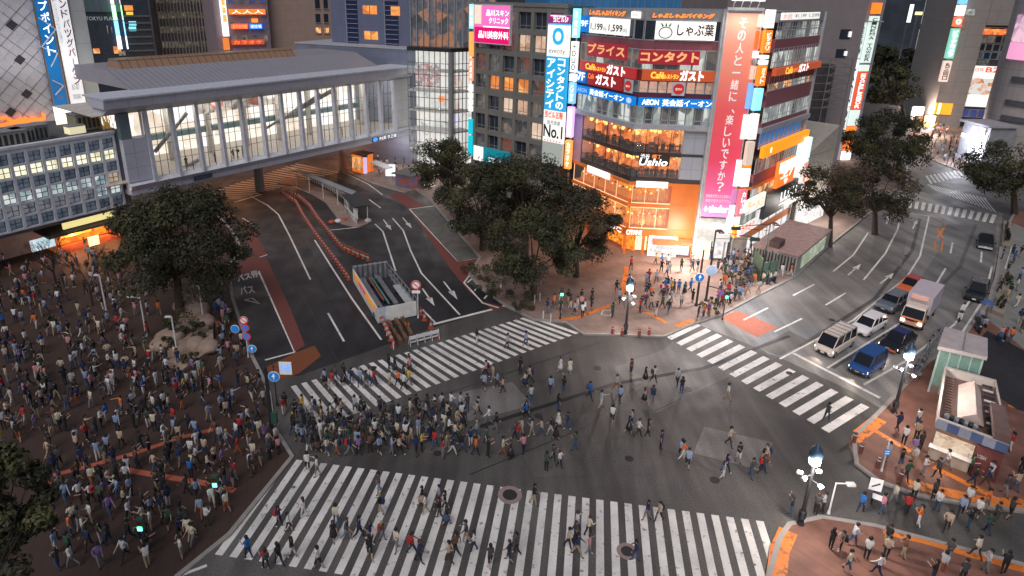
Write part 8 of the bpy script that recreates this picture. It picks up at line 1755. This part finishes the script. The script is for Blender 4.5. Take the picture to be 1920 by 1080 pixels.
def scatter(poly, n, where, z=0., poses=None, md=.75, rz=None, ratio=1.):
    xs = [p[0] for p in poly]; ys = [p[1] for p in poly]; k = 0; tries = 0; last = None
    while k < n and tries < n*60:
        tries += 1; x, y = pr.uniform(min(xs), max(xs)), pr.uniform(min(ys), max(ys)); P = G(x, y, z); r_ = (pr.choice(rz)+pr.uniform(-.4, .4)) if rz else pr.uniform(0, 6.28)
        if last and pr.random() < .62:
            a_ = pr.uniform(0, 6.28); P = Vector((last[0]+math.cos(a_)*.72, last[1]+math.sin(a_)*.72, z)); x, y = PR(P); r_ = last[2]+pr.uniform(-.25, .25) if rz else math.atan2(last[1]-P.y, last[0]-P.x)
        if not inpoly(x, y, poly): continue
        if any((P.x-a)**2+(P.y-b)**2 < .36 for a, b in SPOTS): continue
        SPOTS.append((P.x, P.y)); k += 1; last = (P.x, P.y, r_)
        wh = where(x, y) if callable(where) else where
        person(x, y, wh, pr.choice(poses) if poses else None, z=z, rz=r_)
WK = [1, 2, 3, 6, 7, 11, 14, 11, 14]; ST_ = [0, 4, 5, 8, 9, 12, 13, 12, 0]
# people one can point at
person(915, 857, '', 4, 2, 0, rz=.2, label='person in black holding a phone up alone in the middle of the junction'); person(957, 862, '', 9, 2, 0, rz=3., sk=True, lh=True, label='person in a short black dress beside the one in black, mid junction')
person(626, 1014, '', 6, 2, 0, rz=-1., sk=True, lh=True, label='long haired person in a black dress walking on the near zebra crossing')
person(192, 802, '', 4, 0, 0, rz=.1, z=.13, label='person in a white shirt facing another in white, left one, lower plaza'); person(224, 797, '', 8, 0, 1, rz=3.1, z=.13, label='person in a white shirt and shorts, right one of the facing pair')
person(215, 722, '', 0, 0, 0, rz=1., z=.13, label='person in white holding an orange bag near the plaza seats'); person(246, 715, '', 4, 11, 7, rz=-2., z=.13, label='person in orange trousers looking at a phone on the plaza')
person(6, 838, '', 0, 15, 3, rz=0., z=.13, label='person in a yellow safety vest at the left edge'); person(32, 810, '', 5, 1, 2, rz=-.5, z=.13, label='person in grey standing beside the yellow safety vest')
person(1481, 968, '', 5, 2, 1, rz=2.4, z=.13, label='person in black and jeans left of the near ornate street lamp'); person(1528, 966, '', 0, 14, 0, rz=.5, z=.13, label='dark dressed person right of the near ornate street lamp'); person(1541, 962, '', 4, 1, 0, rz=2.5, z=.13, label='person in grey top looking at a phone right of the near lamp')
person(1556, 1030, '', 9, 2, 0, rz=.4, z=.13, lh=True, label='left one of two dark dressed people below the near street lamp'); person(1574, 1034, '', 9, 14, 0, rz=2.6, z=.13, lh=False, label='right one of two dark dressed people below the near street lamp')
person(1612, 962, '', 3, 12, 6, rz=.6, label='person in bright blue beside the tilted white arrow board')
person(1772, 836, '', 4, 2, 0, rz=1., z=.13, label='person in black with a pale bag, leftmost at the kiosk counter'); person(1789, 852, '', 0, 4, 0, rz=1.3, z=.13, label='person in a pale blue shirt at the kiosk counter'); person(1833, 862, '', 4, 5, 0, rz=1.8, z=.13, label='person in beige top before the maroon kiosk door'); person(1866, 858, '', 9, 2, 0, rz=.8, z=.13, label='person in black leaning at the right end of the kiosk'); person(1892, 846, '', 5, 8, 3, rz=2., z=.13, label='person in red and white at the right corner of the kiosk'); person(1912, 888, '', 0, 2, 0, z=.13, label='person in black at the right edge below the kiosk')
person(1548, 790, '', 1, 14, 6, rz=.6, label='dark dressed person crossing alone on the right zebra crossing')
person(1105, 750, '', 1, 12, 6, label='person in bright blue striding in the middle of the junction'); person(1050, 700, '', 6, 0, 3, sk=True, label='person in white beside another in white, right of the left crossing'); person(1068, 702, '', 7, 13, 3, label='person in cream beside the one in white, right of the left crossing')
person(1207, 757, '', 6, 6, 0, label='person in pink beside one in dark clothes, upper middle of junction'); person(1222, 757, '', 1, 14, 2, label='dark dressed person beside the one in pink, upper middle of junction'); person(1278, 862, '', 2, 7, 3, label='person in orange top striding right of the junction centre'); person(1366, 838, '', 3, 5, 5, label='person in beige standing out at the right of the junction')
person(1250, 544, '', 0, 2, 0, z=.13, rz=-1.6, label='left one of two dark dressed people standing before the white shop'); person(1262, 548, '', 4, 14, 0, z=.13, rz=-1.6, label='right one of two dark dressed people standing before the white shop')
person(1318, 596, '', 0, 7, 1, z=.13, rz=-1., label='person in an orange shirt at the kerb of the crowded corner'); person(1308, 598, '', 4, 2, 0, z=.13, label='person in black left of the orange shirt at the crowded corner'); person(1328, 592, '', 0, 10, 8-1, z=.13, label='person in violet right of the orange shirt at the crowded corner'); person(1294, 548, '', 3, 12, 6, z=.13, label='person in bright blue left of the round blue arrow sign')
o_ = person(0, 0, '', 10, 0, 0, P=(G(1803, 592).x, G(1803, 592).y), z=.35, rz=rzs, label='rider in white sitting on the white delivery scooter')
person(1873, 640, '', 0, 6, 1, z=.13, rz=1.4, sk=True, label='person in pink top with dark skirt by the hedge beds'); person(1893, 642, '', 3, 7, 1, z=.13, rz=1.2, label='person in orange top and jeans by the hedge beds'); person(1882, 640, '', 9, 8, 0, z=.13, label='person in red between pink and orange tops by the hedge beds')
person(1840, 668, '', 4, 5, 0, z=.13, label='person in beige behind the lift house roof')
# the crowds, walkers first
def zone_near(x, y): return 'on the wide zebra crossing, %s' % ('plaza end' if x < 640 else 'plaza side' if x < 850 else 'by the manholes' if x < 1080 else 'lamp side' if x < 1280 else 'street lamp end')
scatter([(560, 870), (900, 905), (1410, 985), (1430, 1070), (450, 1070)], 34, zone_near, poses=WK, rz=(0, 3.1, 2.8, -.3))
scatter([(520, 770), (700, 770), (960, 760), (900, 860), (600, 860)], 36, lambda x, y: 'between two zebra crossings, %s' % ('plaza side' if x < 640 else 'midway' if x < 780 else 'junction side'), poses=WK, rz=(0, 3.1, .3))
scatter([(900, 700), (1200, 690), (1400, 760), (1450, 900), (1200, 900), (960, 870)], 30, lambda x, y: 'in the open junction, %s' % ('tree side' if x < 1080 and y < 780 else 'wide crossing side' if x < 1080 else 'van side' if y < 800 else 'kiosk side'), poses=WK, rz=(0, 3.1, 2.8, -.4))
scatter([(560, 730), (800, 665), (1000, 600), (1090, 625), (880, 690), (610, 795)], 20, lambda x, y: 'on the zebra crossing below the hoarding, %s' % ('plaza end' if x < 720 else 'middle' if x < 880 else 'tree end'), poses=WK, rz=(.6, 3.8))
scatter([(60, 830), (300, 760), (500, 750), (530, 850), (420, 980), (330, 1070), (110, 1070), (90, 940)], 52, lambda x, y: 'lower plaza, %s' % ('by the corner tree' if x < 220 else 'by the green signals' if y > 900 else 'by the red strips' if x < 380 else 'at the kerb'), z=.13, poses=WK+ST_, rz=(0, 3.1, .5, 2.6))
scatter([(0, 640), (280, 650), (400, 715), (500, 720), (500, 750), (300, 760), (60, 830), (0, 830)], 34, lambda x, y: 'mid plaza, %s' % ('outer edge' if x < 120 else 'before the poles' if x < 240 else 'below the stone bed' if x < 400 else 'by the sign pole'), z=.13, poses=ST_+WK)
scatter([(0, 520), (190, 470), (240, 560), (280, 650), (0, 640)], 28, lambda x, y: 'upper plaza, %s' % ('station side' if x < 90 else 'by the bare trees' if x < 180 else 'by the slim pole'), z=.13, poses=ST_)
scatter([(400, 570), (425, 560), (470, 690), (480, 740), (400, 715), (410, 650)], 14, 'on the strip beside the bus road', z=.13, poses=WK+ST_)
scatter([(1150, 560), (1170, 500), (1300, 490), (1310, 560), (1240, 600), (1120, 600)], 22, lambda x, y: 'before the orange shop, %s' % ('tree side' if x < 1210 else 'banner side'), z=.13, poses=WK)
n_left = 292-NP[0]
scatter([(1340, 575), (1345, 500), (1405, 490), (1420, 545), (1485, 520), (1470, 535), (1400, 560), (1350, 590)], min(n_left, 26), lambda x, y: 'at the crowded corner, %s' % ('mast side' if x < 1380 else 'hut side'), z=.13, poses=ST_, md=.5)
n_left = 292-NP[0]
scatter([(1620, 860), (1700, 780), (1750, 800), (1760, 850), (1900, 900), (1900, 940), (1700, 900)], min(n_left, 9), 'on the kiosk pavement', z=.13, poses=WK)
# the rest of the crowd, farther off or packed: one object
cm = MB(); SLOT = None
def crowd(name, lab, parts):
    vs, fs, mi, mats_ = [], [], [], []
    def mid(m_):
        if m_ not in mats_: mats_.append(m_)
        return mats_.index(m_)
    for poly, n, z, md in parts:
        xs = [p[0] for p in poly]; ys = [p[1] for p in poly]; k = 0; tr = 0
        while k < n and tr < n*50:
            tr += 1; x, y = pr.uniform(min(xs), max(xs)), pr.uniform(min(ys), max(ys))
            if not inpoly(x, y, poly): continue
            P = G(x, y, z)
            if any((P.x-a)**2+(P.y-b)**2 < md*md for a, b in SPOTS): continue
            SPOTS.append((P.x, P.y)); k += 1; pi = pr.choice((0, 1, 2, 3, 4, 6, 7, 8, 9, 11, 12, 13, 14)); me = FIG[pi][0]; a = pr.uniform(0, 6.28); ca, sa = math.cos(a), math.sin(a)
            ms = [mid(skm[pr.randrange(3)]), mid(_M['wear_'+pr.choices(TOPS, WT_)[0][0]]), mid(_M['legwear_'+pr.choices(BOTS, WB_)[0][0]]), mid(shoe[0])]; hm_ = mid(hcm[0])
            for mesh, f_ in ((me, lambda q: ms[q.material_index]), (HAIR[pi][0], lambda q: hm_)):
                b = len(vs); vs += [(P.x+v.co.x*ca-v.co.y*sa, P.y+v.co.x*sa+v.co.y*ca, z+v.co.z) for v in mesh.vertices]
                for q in mesh.polygons: fs.append(tuple(b+i for i in q.vertices)); mi.append(f_(q))
    me = bpy.data.meshes.new(name); me.from_pydata(vs, [], fs)
    for q in mats_: me.materials.append(q)
    me.polygons.foreach_set('material_index', mi); o = ob(name, me); tag(o, lab, 'crowd', None, 'stuff'); return o
crowd('crowd', 'distant and tightly packed people filling the pavements around the junction', [
    ([(0, 500), (230, 455), (330, 560), (280, 640), (0, 640)], 85, .13, .55), ([(0, 640), (280, 650), (400, 715), (500, 720), (500, 750), (60, 830), (0, 830)], 110, .13, .5),
    ([(60, 830), (500, 760), (530, 850), (330, 1070), (110, 1070)], 105, .13, .55), ([(1345, 500), (1480, 470), (1485, 520), (1340, 590)], 75, .13, .42), ([(1300, 480), (1420, 450), (1500, 400), (1490, 470), (1345, 500)], 34, .13, .6),
    ([(680, 300), (760, 290), (800, 320), (790, 335), (700, 330)], 22, .13, .8), ([(1770, 285), (1835, 300), (1900, 330), (1880, 345), (1800, 330), (1755, 300)], 60, .13, .6), ([(1735, 230), (1790, 250), (1800, 300), (1745, 300)], 30, .13, .8),
    ([(1870, 480), (1920, 470), (1920, 640), (1860, 600)], 14, .13, .9), ([(1030, 575), (1120, 560), (1100, 600), (1000, 590)], 14, .13, .6), ([(400, 570), (425, 560), (475, 700), (410, 700)], 12, .13, .5),
    ([(520, 770), (900, 770), (890, 860), (560, 860)], 75, .0, .55), ([(560, 870), (900, 905), (1400, 1060), (450, 1070)], 10, .0, .7), ([(900, 640), (1150, 640), (1450, 780), (1450, 900), (900, 880)], 26, 0., .9), ([(1620, 860), (1700, 780), (1750, 800), (1760, 860), (1910, 900), (1910, 940), (1700, 905)], 20, .13, .8), ([(1600, 1000), (1900, 1060), (1900, 1100), (1560, 1090)], 14, .13, .9), ([(1650, 920), (1900, 965), (1900, 1030), (1640, 970)], 16, 0., .9), ([(1150, 560), (1170, 500), (1300, 490), (1330, 560), (1240, 600), (1120, 600)], 26, .13, .5)])
# people sitting and standing inside the bridge hall
for i, (x, y) in enumerate(((440, 0), (448, 0), (458, 0), (405, 0), (632, 0), (645, 0), (662, 0), (350, 0))):
    u = Bf.uz(x, 285 if x > 600 else 300, -1.2)[0]; P = Bf.p(u, 0, -1.4); person(0, 0, '', (10, 4, 0)[i % 3] if i % 3 else 9, 2, 0, P=(P.x, P.y), z=7.72, label=['dark seated looking figure, first of three behind the left bridge windows', 'dark figure, second of three behind the left bridge windows', 'dark figure, third of three behind the left bridge windows', 'lone dark figure left of the three behind the bridge windows', 'dark figure, left one behind the right bridge windows', 'dark figure, middle one behind the right bridge windows', 'dark figure, right one behind the right bridge windows', 'lone dark figure at the far left bridge window'][i], group='people in the bridge hall')
print('people', NP[0])
